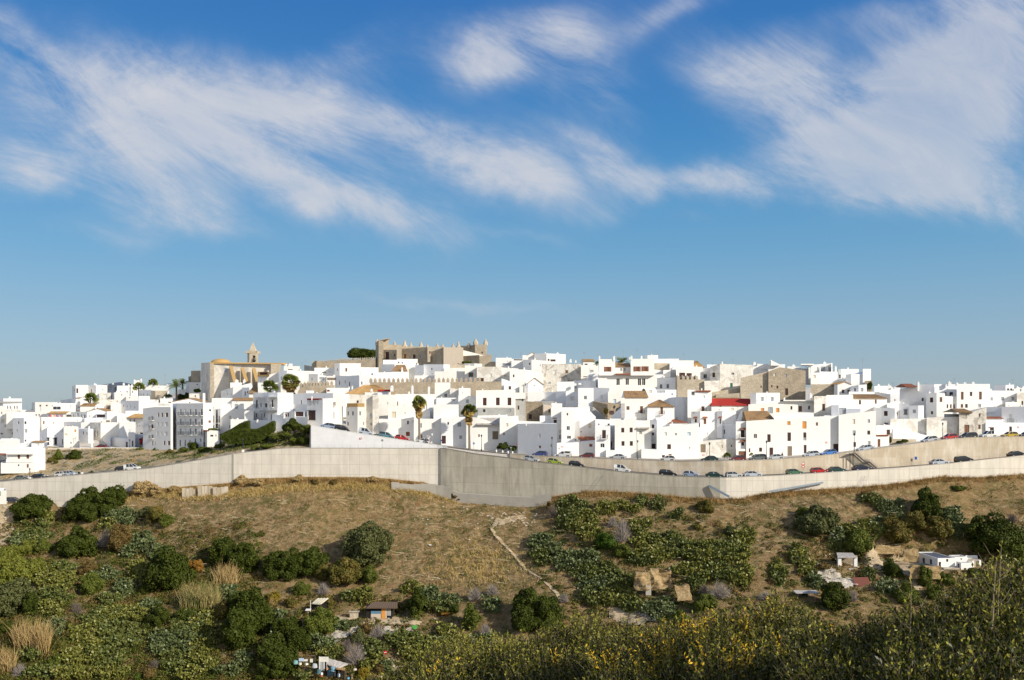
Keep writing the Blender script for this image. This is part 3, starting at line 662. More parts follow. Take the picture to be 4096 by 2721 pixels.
# ================================================================== the town, left to right
crop(0, 1480)
H([-60,40,275],'SF',358,520,430,'long pale block with a dark cornice band at the far left skyline','95 470 13 38;127 470 13 38;182 470 13 38;213 470 13 38','w3',more=[([-60,272],'F',398,412,429.5,dict(mat='gr',down=0.1))])
H([-40,60],'F',455,620,415,'low cream house below the far left skyline block, cut by the frame edge','20 540 14 30 b',mat='w2')
H([60,260],'F',500,640,400,'low grey-topped house right of the low cream one at far left','110 570 14 20 b','a')
H([255,440],'F',503,640,395,'low white terrace house below the far left sky gap','330 565 25 18 g')
H([398,440,722],'LF',405,600,388,'white house on the left skyline with two small brown windows under its flat top','505 447 26 18 b;585 447 26 18 b;655 450 16 15 b;500 490 30 62 w;447 566 30 18 k;490 566 20 18 k','w2',an='617 325;700 360')
H([660,950],'F',418,600,376,'white house with a dark awning over its roof terrace beside the left skyline','712 480 98 40;880 470 26 50 w',an='760 355')
H([760,950,1005],'LF',352,470,392,'white house with two small windows above the awning terrace','935 335 14 18;967 335 18 22',roof=('tile',345,'tile',2.5))
H([905,950,1108],'LF',190,420,420,'left end block of the high skyline row, tall window on its narrow shaded side','968 262 24 60 k;932 255 8 30','w',ch='1207 180 14')
H([1108,1205],'S',191,420,424,'bluish skyline block with one tall narrow window, second in the high row','1145 265 10 50 k','w3')
H([1205,1347],'F',189,420,426,'blank white skyline block, third in the high row','1285 250 10 10',ch='1352 185 12')
H([1347,1467],'S',200,420,427,'shaded skyline block with three tiny windows','1357 272 10 18;1388 272 10 18;1411 272 10 18','w3',ch='1418 168 18')
H([1467,1640],'F',197,440,425,'white skyline block with a crossed window, behind the pyramid roof finial','1510 272 16 8;1593 283 16 32','w',ch='1553 165 18;1655 180 12')
H([1640,1690],'F',200,430,424.5,'narrow skyline block left of the small white tower','1663 275 12 25')
H([1678,1780],'F',132,420,428,'small white skyline tower with two rounded corner finials','1720 160 8 8','w',ch='1687 122 12 -1.4;1771 112 16 -1.4',an='1770 95')
py = empty('slate_pyramid_roof',P(U(1510),Vv(198),432),'dark slate pyramid roof poking above the high left skyline row','roof')
mb = MB(); c = P(U(1515),Vv(150),434); hw = 7.8; zb_ = ZV(Vv(200),434)
for i in range(4):
    q = [(-1,-1),(1,-1),(1,1),(-1,1)]; a, b_ = q[i], q[(i+1)%4]; mb.poly([(c.x+a[0]*hw,c.y+a[1]*hw,zb_),(c.x+b_[0]*hw,c.y+b_[1]*hw,zb_),tuple(c)])
    mb.poly([(c.x+a[0]*hw,c.y+a[1]*hw,zb_),(c.x+b_[0]*hw,c.y+b_[1]*hw,zb_),(c.x+b_[0]*hw,c.y+b_[1]*hw,zb_-9),(c.x+a[0]*hw,c.y+a[1]*hw,zb_-9)])
mb.build('roof',M['slate'],py)
H([1000,1245],'F',292,420,405,'low white house under the bluish skyline block','1050 338 8 18','w')
H([1243,1395],'F',287,440,402,'pale house with a framed grey panel, left of the small three-window block','1315 330 50 50 w','a')
H([1390,1435,1600],'LF',282,450,398,'white cube with a single narrow window below the high skyline row','1527 312 10 26')
H([1580,1745],'F',330,450,396,'low white terrace blocks below the small skyline tower','1625 350 14 12',an='1405 370')
H([1190,1330],'F',382,520,384,'white house with leaning solar panel right of the left palm','1230 415 40 10 g','w2')
H([1265,1480],'F',372,520,386,'grey-topped long white house behind the reed screen','1390 395 10 12;1470 395 12 14','a')
H([1325,1392],'F',440,540,378,'small house faced with brown reed screen panels','1355 470 58 52 y','w2')
H([1390,1520],'F',425,560,374,'bright blank white cube left of the four-slit house','1500 520 8 8')
H([1512,1742],'S',388,560,370,'bluish white house with four slit windows in a row','1551 450 10 28;1594 458 8 28;1640 458 8 28;1690 470 8 28;1555 520 10 10 w','w3')
H([1738,1882],'F',330,560,378,'bright white stepped house right of the four-slit house','1800 350 10 10 w','w',more=[([1738,1990],'F',372,560,374,{})],an='1775 300')
H([1008,1190],'F',452,560,380,'white house with an ochre tiled roof right under the left palm','1100 480 10 10 w','w2',roof=('tile',420,'tile',3))
H([945,1010],'F',395,560,385,'white house wall with a satellite dish left of the ochre tiled roof','990 470 20 12 b')
H([1190,1310],'F',460,560,375,'small white house with pot plants right of the ochre tiled roof','1220 478 12 12 k')
H([560,600,832],'LF',548,660,352,'low house with a tan tiled roof and a clothes line','700 580 30 20','w',roof=('tile',520,'ytile',2.5))
H([830,905],'F',560,660,356,'low white house with slatted roof rack beside the clothes line house','865 572 50 14 g')
H([900,1092,1345],'SF',[528,522,522],640,350,'broad low house with arched windows under a shallow brown tiled gable','975 560 20 40 g;920 575 14 30 g;1020 580 16 36 g;1060 585 26 40 g;1125 580 10 20 b;1150 578 8 10','w',roof=('gable',1230,485,'tile'))
H([1200,1345],'S',555,660,343,'white house with a shaded porch and plants below the shallow brown gable','1265 578 110 34 k','w3')
H([1340,1475],'F',520,660,348,'blank bright white gable right of the shaded porch','1440 545 8 8 w')
H([1470,1592],'F',548,700,340,'white house with a tall dark doorway, left of the small ochre tiled roof','1455 625 14 62;1530 610 8 60 w',an='1535 470')
H([1575,1745],'F',515,640,346,'white flat-roofed house behind the small ochre tiled roof','1700 530 8 8 w')
H([1588,1700,1832],'FS',602,880,322,'white house with a small ochre tiled roof and two arched slots','1632 635 14 28;1684 635 14 28;1722 700 9 20;1752 700 9 20;1780 698 9 20;1811 698 9 20;1790 800 75 28 k;1720 795 8 30 w','w',roof=('tile',552,'ytile',3,0,1.0),ch='1800 585 12 -1',an='1660 520')
H([1280,1390],'F',630,760,333,'low white wall house with a brown reed screen and blue drum','1352 640 52 30 y','w2')
H([1060,1290],'F',605,760,338,'low pale grey house under the arched window house','1190 640 30 10 w','w3')
H([800,1028],'F',597,760,341,'low white house row with rounded flues on top','965 635 14 14 g','w',ch='880 625 12;1040 610 14')
H([0,60],'F',560,900,338,'cream house at the left edge with a hanging beige shutter','45 640 50 40 c;20 800 30 16 b','w2')
H([55,165],'F',530,880,330,'cream house with stacked brown shutters near the left edge','62 702 18 28 b;155 702 16 30 b;155 795 12 32 b;118 620 10 10 w','w2',an='145 470')
H([160,300,500],'SF',[605,605,598],900,318,'tall white house with six scattered windows near the left edge','232 663 20 32;318 663 25 32;212 762 15 32;325 765 32 42 g;318 888 20 24;240 850 8 8;415 700 8 8 w','w3',more=[([80,445],'F',533,620,327,dict(mat='w2'))])
H([445,520,640],'SF',595,860,330,'white house with a narrow brown-framed door high up','495 665 12 32;548 660 18 42 b;492 760 12 30;552 750 10 18 b','w')
H([630,805],'F',598,860,334,'plain white house with three thin windows below the clothes line','602 665 10 32;672 665 10 32;725 640 8 12 w','w2')
H([800,1030],'S',655,760,328,'low bluish house with three round vents','850 706 12 12 k;890 706 12 12 k;930 706 12 12 k','w3')
H([1015,1135],'F',665,860,322,'stepped cream house beside the two tall dark slits','1120 715 20 14 w','w2')
H([498,592,802],'SF',[775,725,725],1000,300,'two-storey white townhouse with two tall grille bay windows over a balcony','600 893 34 80 kG;697 895 34 80 kG;785 903 12 66 b;605 985 16 34 b;787 987 15 36;785 765 10 30 w;530 855 18 24 w;585 950 8 8','w3',more=[([585,660,800],'SF',722,800,303,dict())])
H([800,985],'F',715,1000,297,'white house with a single orange shutter near the left street corner','942 765 22 32 o;870 960 8 10 w;825 810 40 20 c','w2')
H([905,975,1000],'FL',890,1005,294,'low white garden wall house with a dark tiled porch left of the blank wall','835 925 60 14 k','w3',more=[([800,860],'F',905,1000,296,dict(mat='w2'))])
H([985,1108,1172],'SF',742,900,306,'bluish white house with two small slit windows above the blank wall','1042 792 14 36 k;1088 797 12 30 k','w3',ch='1118 705 14')
H([1130,1265,1500],'SF',662,900,312,'white house with two tall dark slit windows and an aged plaster front','1190 800 10 72;1226 800 10 72;1437 745 18 28','a',more=[([1263,1500],'F',664,900,311.5,dict(mat='w2'))])
H([1497,1702],'F',656,900,306,'blank square white house front above the street left of the red tree','1600 700 6 6 w')
H([972,1325,1388],'FL',[862,842,842],995,292,'long blank low white wall building behind the parked dark red car','1345 860 8 8 w','w')
H([1386,1622],'S',860,985,295,'low bluish house with one plain dark door on the left street','1590 938 24 68 kD','w3')
H([1608,1695],'F',790,985,293,'small white house with a dark door and white number plate','1664 925 18 72 kD','w3')
H([1692,1835],'S',815,985,298,'shaded recess house with a dark awning behind the red tree','1765 910 40 66 y;1790 810 70 26 k','w3')
H([0,90,250],'FF',872,1070,281,'low white flat block at the left edge above the white villa','30 905 10 10 w;115 935 8 8 w','w')
H([250,365],'F',930,1010,286,'small stepped white house beside the low flat block','330 940 30 8 w','w')
H([395,555],'F',905,1010,284,'low white house with a rust-tiled lean-to','470 940 40 30 w','w3',roof=('tile',890,'tile',2))
H([-40,82],'F',1072,1290,268,'grey-white shed at the left edge beside the white villa','70 1160 10 90 b','a',roof=('cap','rust'))
H([88,428,568],'FR',985,1250,258,'white villa with two brown windows and an overhanging middle band at the far left','235 1090 32 52 b;347 1090 36 50 b;232 1197 20 24;346 1205 26 46 b;460 1110 8 60 k','w',more=[([75,415],'F',1118,1160,257.2,dict(down=0.05)),([92,420],'F',1045,1058,257.0,dict(down=0.05)),([10,440,492],'FR',1168,1282,256.6,dict(wins='232 1197 20 24;346 1205 26 46 b'))])
H([-60,78,80],'FR',1512,1590,236,'small white pump house with a green door at the bottom left car park','5 1555 12 60 nD','w2')

crop(500, 1340)
H([215,555],'F',632,700,408,'long white roof terrace on the skyline with small posts along its balustrade','250 662 20 14 w;420 662 20 14 w','w',ch='312 612 14;415 614 14;528 616 14;48 618 12',an='500 490',rails='215 555 624')
H([176,330],'S',690,800,392,'bluish house with three small arched windows left of the round stone wall','198 748 10 18;232 748 10 18;282 748 10 18;200 708 6 6','w3')
H([325,380,530],[-30,8,-8][0:2],700,830,382,'curved rubble stone wall building between the palms on the left','350 760 10 10','stl',name='stone_building',cat='building')
H([770,890],'F',580,700,392,'small white house with dark rooftop flues left of the church','800 600 10 10 k','w')
H([668,805],'F',683,800,384,'blank white cube beside the big date palm','700 700 6 6 w')
H([770,800,950],'LF',596,740,378,'white house with a row of railings in front of the church corner','880 660 30 10 w;905 622 20 10 k','w',ch='905 612 12')
H([795,830,882],'LF',515,600,388,'dark weathered stone stub behind the church','850 560 20 30 k','std',name='stone_ruin',cat='ruin')
H([828,950],'S',447,600,384,'grey rubble block with a pale cap left of the church','890 480 10 10 w','st',name='stone_ruin',cat='ruin',an='858 410')
H([808,935],'F',735,830,352,'aged white house with one small arched opening below the date palm','880 768 14 26 k','a')
H([440,600],'F',797,900,348,'low white house with roof flues and plants left of the four-storey flats','560 850 40 20 k','w')
H([315,600],'F',852,960,338,'white house with a fine roof railing behind the three-storey flats','480 880 20 10 w','w',rails='415 575 880')
H([225,375,572,602],'SSF',[922,905,905,905],1415,281,'white three-storey flats with a grid of nine windows','420 1003 16 52 b;466 1003 20 52 b;525 1003 30 52 b;413 1120 22 52 w;463 1120 20 52 w;520 1122 36 52 w;410 1238 22 52 w;460 1238 20 52 w;518 1240 36 52 w;340 1045 24 50 gB;340 1150 26 52 kB;340 1275 24 50 gB;347 1358 14 60;380 1362 12 46;495 1355 20 52 b;552 1358 30 52 b;290 1135 8 20 b','w3',jit=0,deep=12)
H([598,655,985],'LS',[860,858,858],1420,275,'white four-storey flats with five columns of balconied windows',';'.join('%d %d %d 78 %sB'%(x,y,20,ty) for y in (970,1092,1214) for x,ty in ((698,'g'),(757,'w'),(820,'g'),(888,'d'),(960,'d')))+';630 1025 18 70 g;630 1150 18 70 g;626 1258 10 46;692 1358 16 78;755 1358 14 78 k;815 1357 20 66 g;883 1325 16 42;950 1322 14 40;632 932 8 26','w3',jit=0,deep=12)
H([985,1102],'R',852,1200,276,'tall bright side block right of the balconied flats with two small windows','1067 948 32 32;1062 1088 32 32 b;1110 1155 8 40','w',more=[([975,1008],'F',730,900,279,{})])
H([598,975],'F',[838,838],900,293,'white gabled house with a satellite dish just above the balconied flats','810 840 22 26','w',roof=('gable',815,796,'tile'))
H([1088,1350],'F',792,1000,299,'white house with a tall aerial between the flats and the church','1245 912 60 10 w;1105 915 8 22','w',an='1275 690')
H([1340,1605],'F',820,1000,296,'white house under two patched tiled roofs below the church','1402 845 10 14','w2',roof=('tile',788,'tile',3))
H([1075,1165,1200,1605],'SLF',[935,935,930,930],1270,282,'big bright white house with arched roof vents and railed slit doors','1323 895 32 62 w;1400 897 40 62 g;1322 1035 26 36 c;1315 1150 12 38;1067 948 10 10;1112 1055 12 84 kB;1180 1060 15 90 kB;1110 1165 10 60 k;1180 1170 12 80 kB;1230 1160 8 8 w','w',more=[([1200,1605],'F',862,940,283,dict(wins='1323 895 30 60 w;1395 897 44 60 g')),([1165,1200],'S',930,1230,280,dict(wins='1180 1060 14 88 kB;1180 1170 12 80 kB',mat='w3')),([1075,1140],'S',935,1230,281,dict(wins='1112 1055 12 84 k;1110 1165 10 60 k',mat='w3'))],jit=0)
H([985,1030,1185],'LF',[1195,1195,1205],1285,271,'low white garage with a tiled edge at the foot of the balconied flats','1088 1265 40 22 k;1140 1262 12 26 k','w',more=[([985,1060],'F',1192,1200,270.7,dict(mat='rust',down=0.05))])
H([1060,1170],'F',1175,1285,274,'small terrace house with hanging plants behind the low garage','1100 1190 60 12 k','w')
H([1325,1545],'F',1060,1180,268,'white terrace wall with pillars behind the dark hedge','1370 1075 6 20;1420 1072 8 22 k','w',ch='1412 1045 22 -1;1352 1052 16 -1')
H([1470,1560,1700],'SF',658,800,330,'bluish white house with a dark window below the church buttresses','1506 735 16 52;1535 717 14 26;1575 765 10 30','w3')
H([1205,1355,1600],'SF',[705,655,600],800,338,'white house with a glass-roofed terrace right below the church','1240 745 8 22;1285 745 8 22;1330 745 8 22;1245 700 40 10 k;1300 655 22 60 k;1345 640 20 80 k','w',more=[([1320,1470],'F',598,700,341,dict(ch='1395 560 20;1412 565 18;1497 560 24'))])
H([1555,1735],'F',735,860,322,'white house with a brown tiled lean-to roof left of the twin-wing house','1650 760 8 8 w','w2',roof=('tile',658,'tile',4))
H([1605,1740],'F',[860,860],1000,280,'low tiled house with dark garden walls beside the twin-wing house','1640 950 6 6','w2')

crop(1000, 1340)
H([95,210,362],'SF',[515,515,465],640,335,'white cube with a brown wooden roof shed right of the church','135 580 8 14 k;175 592 8 10 k','w',more=[([95,243],'S',460,515,333,dict(mat='och',down=0.1,wins='170 485 100 30 k'))])
H([360,462,558],'SF',447,640,330,'bluish white house with two slit windows above the tall-crowned palm','393 545 10 46;440 520 10 30','w3')
H([425,625],'F',392,470,356,'white rooftop block with two round water tanks near the church spire','505 436 60 10 k','w',ch='455 368 30;500 364 34;525 358 12')
H([556,810],'F',[448,455],600,336,'aged pale cube right of the slit-window house below the stone gable','640 560 6 8','w2')
H([680,808],'S',[378,398],460,348,'small grey stone gable end left of the crenellated castle wall','740 440 6 6','gr',an='700 310;655 345')
H([100,440],'F',600,720,322,'low white terrace behind the two left palms','145 640 8 16;175 592 8 8','w')
H([385,640],'F',575,720,318,'blank white stepped house behind the tall-crowned palm','365 690 16 20 y','w2',ch='395 665 22')
H([735,850,960],'SF',[490,490,515],650,324,'white house with an electricity pole terrace above the short battlement','777 555 10 40 k;900 545 60 30 g','w')
H([808,1062],'F',412,560,340,'low white house with a timber pergola under the castle wall','930 470 60 10 y;1000 462 30 8','w',an='890 420')
H([960,1090],'F',515,640,322,'white house with a dark timber gallery left of the long bluish house','1020 553 110 30 y','w')
H([1060,1125,1390],'SF',355,520,334,'big white cube with two windows standing under the castle wall','1095 435 10 34;1207 438 22 44 b','w')
H([1085,1235,1370,1500],'SSF',[510,518,505,500],690,316,'long low bluish house with four slit windows above the brown tiled roof','1122 600 12 50;1193 590 10 36;1247 618 12 56 k;1402 605 14 36;1095 550 6 6','w3')
H([1388,1612],'F',408,520,338,'low white house left of the castle tower base with tiny chimney','1580 455 6 8','w',ch='1437 470 18 -6;1480 405 12')
H([1500,1800],'F',[470,480],610,328,'white house with a blue door below the castle tower','1532 477 20 52 u;1490 490 10 14','w3')
H([545,672,1042],'SS',[745,730,730],890,288,'long bluish house behind the bay window house','643 845 14 50;935 780 8 30 w;700 760 5 5','w3')
H([625,700],'F',640,760,306,'small pale step house by the left end of the short battlement','655 655 6 8','stl')
H([705,800],'F',700,800,296,'small blank white box standing on the long bluish roof','750 720 6 8','w')
H([960,1240],'F',665,760,299,'low whitewashed terraces with terracotta pots above the bay window house','980 700 40 24 r;1070 655 16 20 r','w',ch='1243 650 14;1284 640 16')
H([1165,1260],'F',742,900,290,'narrow white house left of the peeling corner house','1195 820 8 10 w','w')
H([1096,1170],'F',760,900,284,'narrow white house with an arched gable right of the bay window house','1135 815 60 8 w','w2')
H([40,168,228,345,545],'SLSF',[725,725,722,722,725],1085,264,'white twin-wing house with black balconies above the clipped hedge','85 865 20 94 kB;137 882 12 52 k;200 885 30 50 k;280 862 20 96 kB;80 1008 15 52 k;148 1030 10 92 k;180 1008 15 56 k;267 1040 10 84 k;365 920 4 4','w3',jit=0,more=[([44,165],'S',772,782,263.4,dict(down=0.05)),([228,345],'S',772,782,261.6,dict(down=0.05)),([120,196],'S',950,970,262,dict(mat='gr',down=0.05)),([210,340],'S',945,965,261,dict(mat='gr',down=0.05))],rails='')
H([-70,45],'F',950,1080,269,'low white annex left of the twin-wing house','-20 985 8 8 w','w')
H([340,545,715],'FS',[880,870,870],1090,262,'white connecting wall between the twin-wing house and the bay window house','540 875 20 6','w')
H([-70,290],'S',1080,1170,257,'blank bluish garden wall terrace between the hedge arms','-40 1100 4 4 w','w3')
H([280,440,720],'SS',[985,1025,1030],1220,254,'bluish garden wall with a dark pergola terrace above the round bushes','300 1060 4 4 w','w3',more=[([415,560],'S',965,1030,256,dict(wins='425 1003 24 46;480 1003 18 46 k;455 1010 24 32 r')),([555,690],'S',958,1030,257,dict(wins='620 992 100 60 k'))])
H([715,912,1042],'SF',[800,798,792],1130,246,'white house with a big black grille bay window below a red roof line','757 857 26 56 w;805 857 26 56 w;850 853 10 28;777 1008 90 112 kG;940 1050 7 80 k;958 1035 8 100 g;980 880 8 20;1012 990 8 36 g','w3',more=[([712,900],'S',796,806,245.6,dict(mat='red',down=0.05))],jit=0,ch='778 770 14')
H([1040,1168],'F',[790,800],1100,252,'white house with a flower balcony right of the bay window house','1052 865 18 46 bB;1052 1010 16 90 g;1145 870 4 4','w2')
H([1205,1350,1447],'SF',905,1210,243,'white corner tower house with a dark reed fence on its roof','1230 985 15 50;1290 985 20 50;1380 985 22 50 g;1228 1115 18 46;1425 1112 12 42 g;1228 930 4 4','w2',jit=0,more=[([1215,1350,1437],'SF',858,908,243.6,dict(mat='och',down=0.05,parapet=False,wins=''))])
H([1245,1455,1620],'FF',[742,752,752],1110,250,'peeling white corner house with a green-grey window behind the reed fence','1520 1010 28 46 l;1350 838 26 32 k;1522 1123 24 26 g;1460 880 4 4','a')
H([1600,1768],'F',690,800,284,'small block with a red painted roof edge below the long battlement','1660 740 5 5 w','w3',more=[([1600,1768],'F',686,706,283.6,dict(mat='red',down=0.05))],ch='1525 678 26;1780 640 34 -3')
H([1440,1600],'F',722,800,292,'low white block with a tall thin chimney below the tiled roof','1460 740 5 5 w','w2')
H([1185,1800],'F',742,800,296,'long house under a wide yellow-brown tiled roof in front of the battlement','1300 755 5 5 w','w2',roof=('tile',628,'ytile',4.5,0,6.0))

crop(1500, 1320)
H([-30,48],'F',820,1150,247,'narrow peeling house strip left of the first street palm row','20 900 4 4 g','a')
H([48,255,455],'FF',[812,812,812],960,268,'white house with a red door high above the teal car','283 925 12 52 r;160 920 10 30 g;240 878 60 6 w','w2')
H([255,765],'F',806,970,274,'broad blank white house right behind the left street palm','712 912 36 44 u;470 860 4 4 w','w',ch='470 700 22 2;677 712 24 2;428 775 22',rails='490 575 775;625 735 762')
H([165,475],'F',[968,955],1125,258,'cream house with a large beige roller shutter','236 1066 52 78 c;375 1045 18 24 w;110 1085 30 5','w2')
H([470,690],'F',[950,1010],1130,259,'bright cream house with a rounded shoulder behind the left street palm','500 1050 4 4 w','w2')
H([655,740],'F',850,1110,264,'narrow shaded house between the cream and the blank cube','700 880 5 5 w','w3')
H([735,1050],'F',935,1110,256,'blank white cube with a tiny slit between the two street palms','823 1002 6 24 k;1000 1040 4 4 w','w')
H([770,1045],'F',852,960,270,'white roof terrace with pipe rails between the two street palms','978 880 46 24 g;900 900 6 6','w',rails='790 1000 850')
H([750,945],'F',660,870,290,'cream house with a round-topped window above the roof terrace','888 822 30 42;945 700 20 50 w','w2')
H([940,1060],'F',[728,745],870,286,'aged house end with an arched niche right of the cream one','980 765 6 6','a')
H([1050,1200],'F',730,860,279,'small white house with potted plants on its roof rail','1100 790 10 14 w','w',rails='1050 1230 785')
H([1045,1275],'F',828,1110,263,'white house behind the crown of the right street palm','1160 895 34 44 g;1090 1000 4 4 w','w')
H([1268,1762],'F',[758,752],980,258,'white house with three tall dark shutters over a grey cement base','1377 900 46 96 k;1541 898 46 96 k;1687 898 46 96 k','w2',more=[([1290,1752],'F',976,1090,257.6,dict(mat='gr',wins='1370 1013 30 36;1692 1010 30 36 g'))],jit=0)
for w_ in ():
    pass
H([38,330,490],'FS',[1122,1118,1092],1340,249,'low white street house with a reddish door left of the first street palm','412 1163 28 46;478 1148 8 30;412 1305 50 52 r','w')
H([488,832],'F',[1115,1118],1420,247.5,'low white street house with three shuttered windows between the street palms','577 1200 20 56 g;728 1200 36 56 w;830 1196 18 50 w;585 1350 20 70 y;700 1300 4 4','w')
H([830,1150],'F',[1100,1095],1445,247,'white street house with a black and white patterned doorway','918 1173 20 32;1058 1187 46 52 g;1075 1347 36 42 g;863 1378 52 100 kD;903 1342 8 12 k;925 1342 8 12 k;1150 1250 4 4','w3')
H([1145,1290,1575],'FF',[1095,1100,1190],1470,245.5,'white street house with a corrugated porch roof and a weathered wooden door','1290 1210 18 30;1302 1327 24 34 b;1510 1322 72 102 y;1205 1260 4 4','w',more=[([1280,1575],'F',1188,1200,245.2,dict(down=0.05,roof=('tile',1102,'fib',4.0)))])
H([1565,1800],'F',[1095,1078],1500,244.5,'white street house with a stepped top and two brown windows by the trimmed shrubs','1658 1192 26 42 c;1618 1305 15 34 r;1700 1420 4 4 w','w')
H([1285,1660],'F',[1078,1068],1130,254,'white parapet roof strip under the grey cement base','1300 1090 4 4 w','w')
H([1750,1890],'F',[790,800],1080,262,'grey and white patched house right of the three dark shutters','1852 877 20 32;1800 975 20 50 k','gr',more=[([1760,1890],'F',788,860,261.5,dict(mat='a',down=0.1))])
# upper tier behind the long battlement
H([75,245,395],'SF',[430,430,430],620,350,'stepped white house left of the brown hipped roof under the castle','120 480 4 4 w','w',more=[([100,275],'F',376,440,356,dict(wins='197 412 20 26 w')),([275,390,535],'FF',[362,365,365],470,358,dict(wins='297 410 18 24;342 412 14 20 k;522 425 12 24 k'))])
H([212,404],'F',516,620,340,'small white house with a brown hipped tiled roof under the castle','275 514 14 6 k','w',roof=('tile',440,'tile',5,0,1.2),ch='340 470 14 -2')
H([390,530],'F',[470,470],620,342,'bright blank white house right of the brown hipped roof','510 500 4 4 w','w2')
H([20,400],'F',[535,530],620,333,'long low white terrace just behind the left part of the long battlement','120 560 4 4 w','w',ch='340 505 22')
H([505,612],'S',[440,445],600,338,'bluish blank house with a satellite dish below the castle','600 470 4 4 w','w3')
H([608,860,938],'SF',[432,432,435],600,336,'wide bluish white house with one small window below the castle','712 493 14 28;715 550 8 12 k','w3')
H([495,755],'F',572,640,325,'low white parapet house behind the middle of the long battlement','700 600 4 4 w','w')
H([865,1130],'F',[480,476],620,334,'white terrace house with a diagonal roof shadow left of the green window','910 511 26 4 k;1100 505 50 6','w2')
H([748,1135],'F',520,640,322,'long cream wall house behind the battlement left of the green window','860 600 4 4 w','w2')
H([1128,1282],'F',[445,455],640,320,'white house with a green-shuttered window above the battlement','1203 562 28 56 nX;1160 480 4 4 w','w2')
H([1278,1590],'F',462,760,317,'aged white house with two pale windows rising out of the battlement','1448 570 28 44 w;1425 692 18 26;1508 697 26 50;1260 705 36 54 k;1324 625 80 44 k','a')
H([1120,1245,1345],'SF',[420,420,425],470,344,'small grey-walled roof terrace just under the castle','1170 445 4 4','w',)
H([935,1125],'F',[440,432],480,341,'low stone house with red-tiled edges at the castle foot','1050 462 60 6 r','stl')
H([1515,1715],'F',350,470,349,'white skyline cube with a dark terrace right of the castle','1650 432 100 26 g;1665 392 10 8','w',an='1512 310;1600 285')
H([1712,1860],'F',[365,365],500,342,'white skyline house with a band of dark roof glass','1795 376 110 14 k;1790 491 10 6 b','w',an='1832 285')
H([1340,1520],'F',[395,400],470,352,'rubble stub building at the right foot of the castle','1400 410 6 6','st')
H([1588,1800],'F',[472,486],640,318,'white house with a pale shutter right of the aged battlement house','1640 580 36 30 c','w2')
H([1690,1890],'F',[500,495],760,312,'white house with one small dark window left of the skyline gable','1740 577 20 34','w2')
H([1588,1600,1798],'FF',[612,612,680],790,303,'small lean-to house with a sloping tiled edge and brown window','1692 727 28 42 k;1655 715 6 6;1735 708 6 6','w3',more=[([1618,1795],'F',690,790,302,dict(wins='1692 727 28 42 k',mat='w3'))])
H([1812,1860],'F',[705,705],790,300,'tiny white house with a peach gable edge','1835 740 4 4 w','w2')
crop(2000, 1380)
H([283,350,470],'FF',[130,130,138],200,352,'white gabled house on the skyline with a tan verge','300 160 4 4 w','w2',roof=('gable',410,96,'ytile'))
H([430,582,825],'SF',[110,106,118],240,348,'modern white skyline house with stepped open terraces','665 195 64 26 k;610 188 20 26 k;780 170 4 4 w','w',ch='720 98 30;570 95 20',an='632 60;262 95')
H([288,395,600],'SF',[185,185,200],320,336,'white house with one dark window below the skyline gable','371 237 18 26;505 255 8 20 k;560 300 4 4 w','w')
H([100,400,545],'FF',[305,320,355],600,318,'wide sloping white wall house left of the old peeling wall','171 388 18 28;300 340 4 4 w;70 392 30 26 c','w2')
H([525,990,1022],'FF',[240,240,240],600,324,'long peeling grey and white old house with parapet in the upper middle','680 340 32 42 w;836 338 32 42 b;620 478 34 26 g;857 447 12 12 k;775 450 50 6 k','p',parapet=False)
H([305,352,545],'SF',[470,485,500],620,303,'white gabled house with tan roof verges and a tiny brown window','430 493 18 38 b;317 490 15 40 b','w3',roof=('gable',437,415,'ytile'))
H([345,548],'F',[590,588],720,293,'low blank white house in front of the small gabled house','400 620 4 4 w','w')
H([545,705],'S',[592,590],740,292,'low bluish house in front of the old peeling wall','682 632 6 10;560 610 4 4 w','w3')
H([700,830],'S',[585,580],740,288,'bluish house with a slanting shadow left of the pale window-frame block','760 620 4 4 w','w3')
H([720,932],'F',[465,460],620,297,'white roof house with a white dome chimney','760 500 4 4 w','w',ch='787 495 26;945 500 26 -3;1000 485 34 -8')
H([920,1128,1205],'SF',[448,445,450],620,301,'pale blue-white house with a blue-grey shutter behind the dome chimneys','948 525 34 44 l;1050 500 4 4 w','w3')
H([825,978],'F',590,760,282,'white house with a sealed square window outline and a small fence','908 672 50 52 w;850 720 4 4 w','w3',rails='825 975 700')
H([980,1175],'F',540,790,274,'tall plain white house with one brown-framed window','1072 662 32 46;1165 760 3 3','w3')
H([1165,1372],'S',[535,540],760,285,'smooth bluish white house with one pale window','1275 650 28 44 w;1200 600 4 4 w','w3')
H([1198,1380],'S',[432,430],620,303,'blank bluish white house left of the mansion','1355 480 6 40 g','w3')
H([1095,1245],'F',[355,330],480,311,'blank white stair house left of the mansion','1200 370 40 4 g','w')
H([1015,1235],'F',[255,250],460,320,'white house with a diagonal shadow and balcony left of the mansion','1150 330 44 34 g;1070 400 50 10 k','w2')
H([1020,1045,1190],'LF',[215,210,205],300,334,'small skyline house under a long tan tiled roof','1080 243 38 16 k','w',roof=('tile',178,'ytile',4),an='1057 90',ch='885 180 26 -6;950 195 20 -6')
H([1355,1515],'F',[585,582],760,281,'white house with a pale blue door right of the bluish house','1440 705 36 52 lD;1380 620 4 4 w','w2')
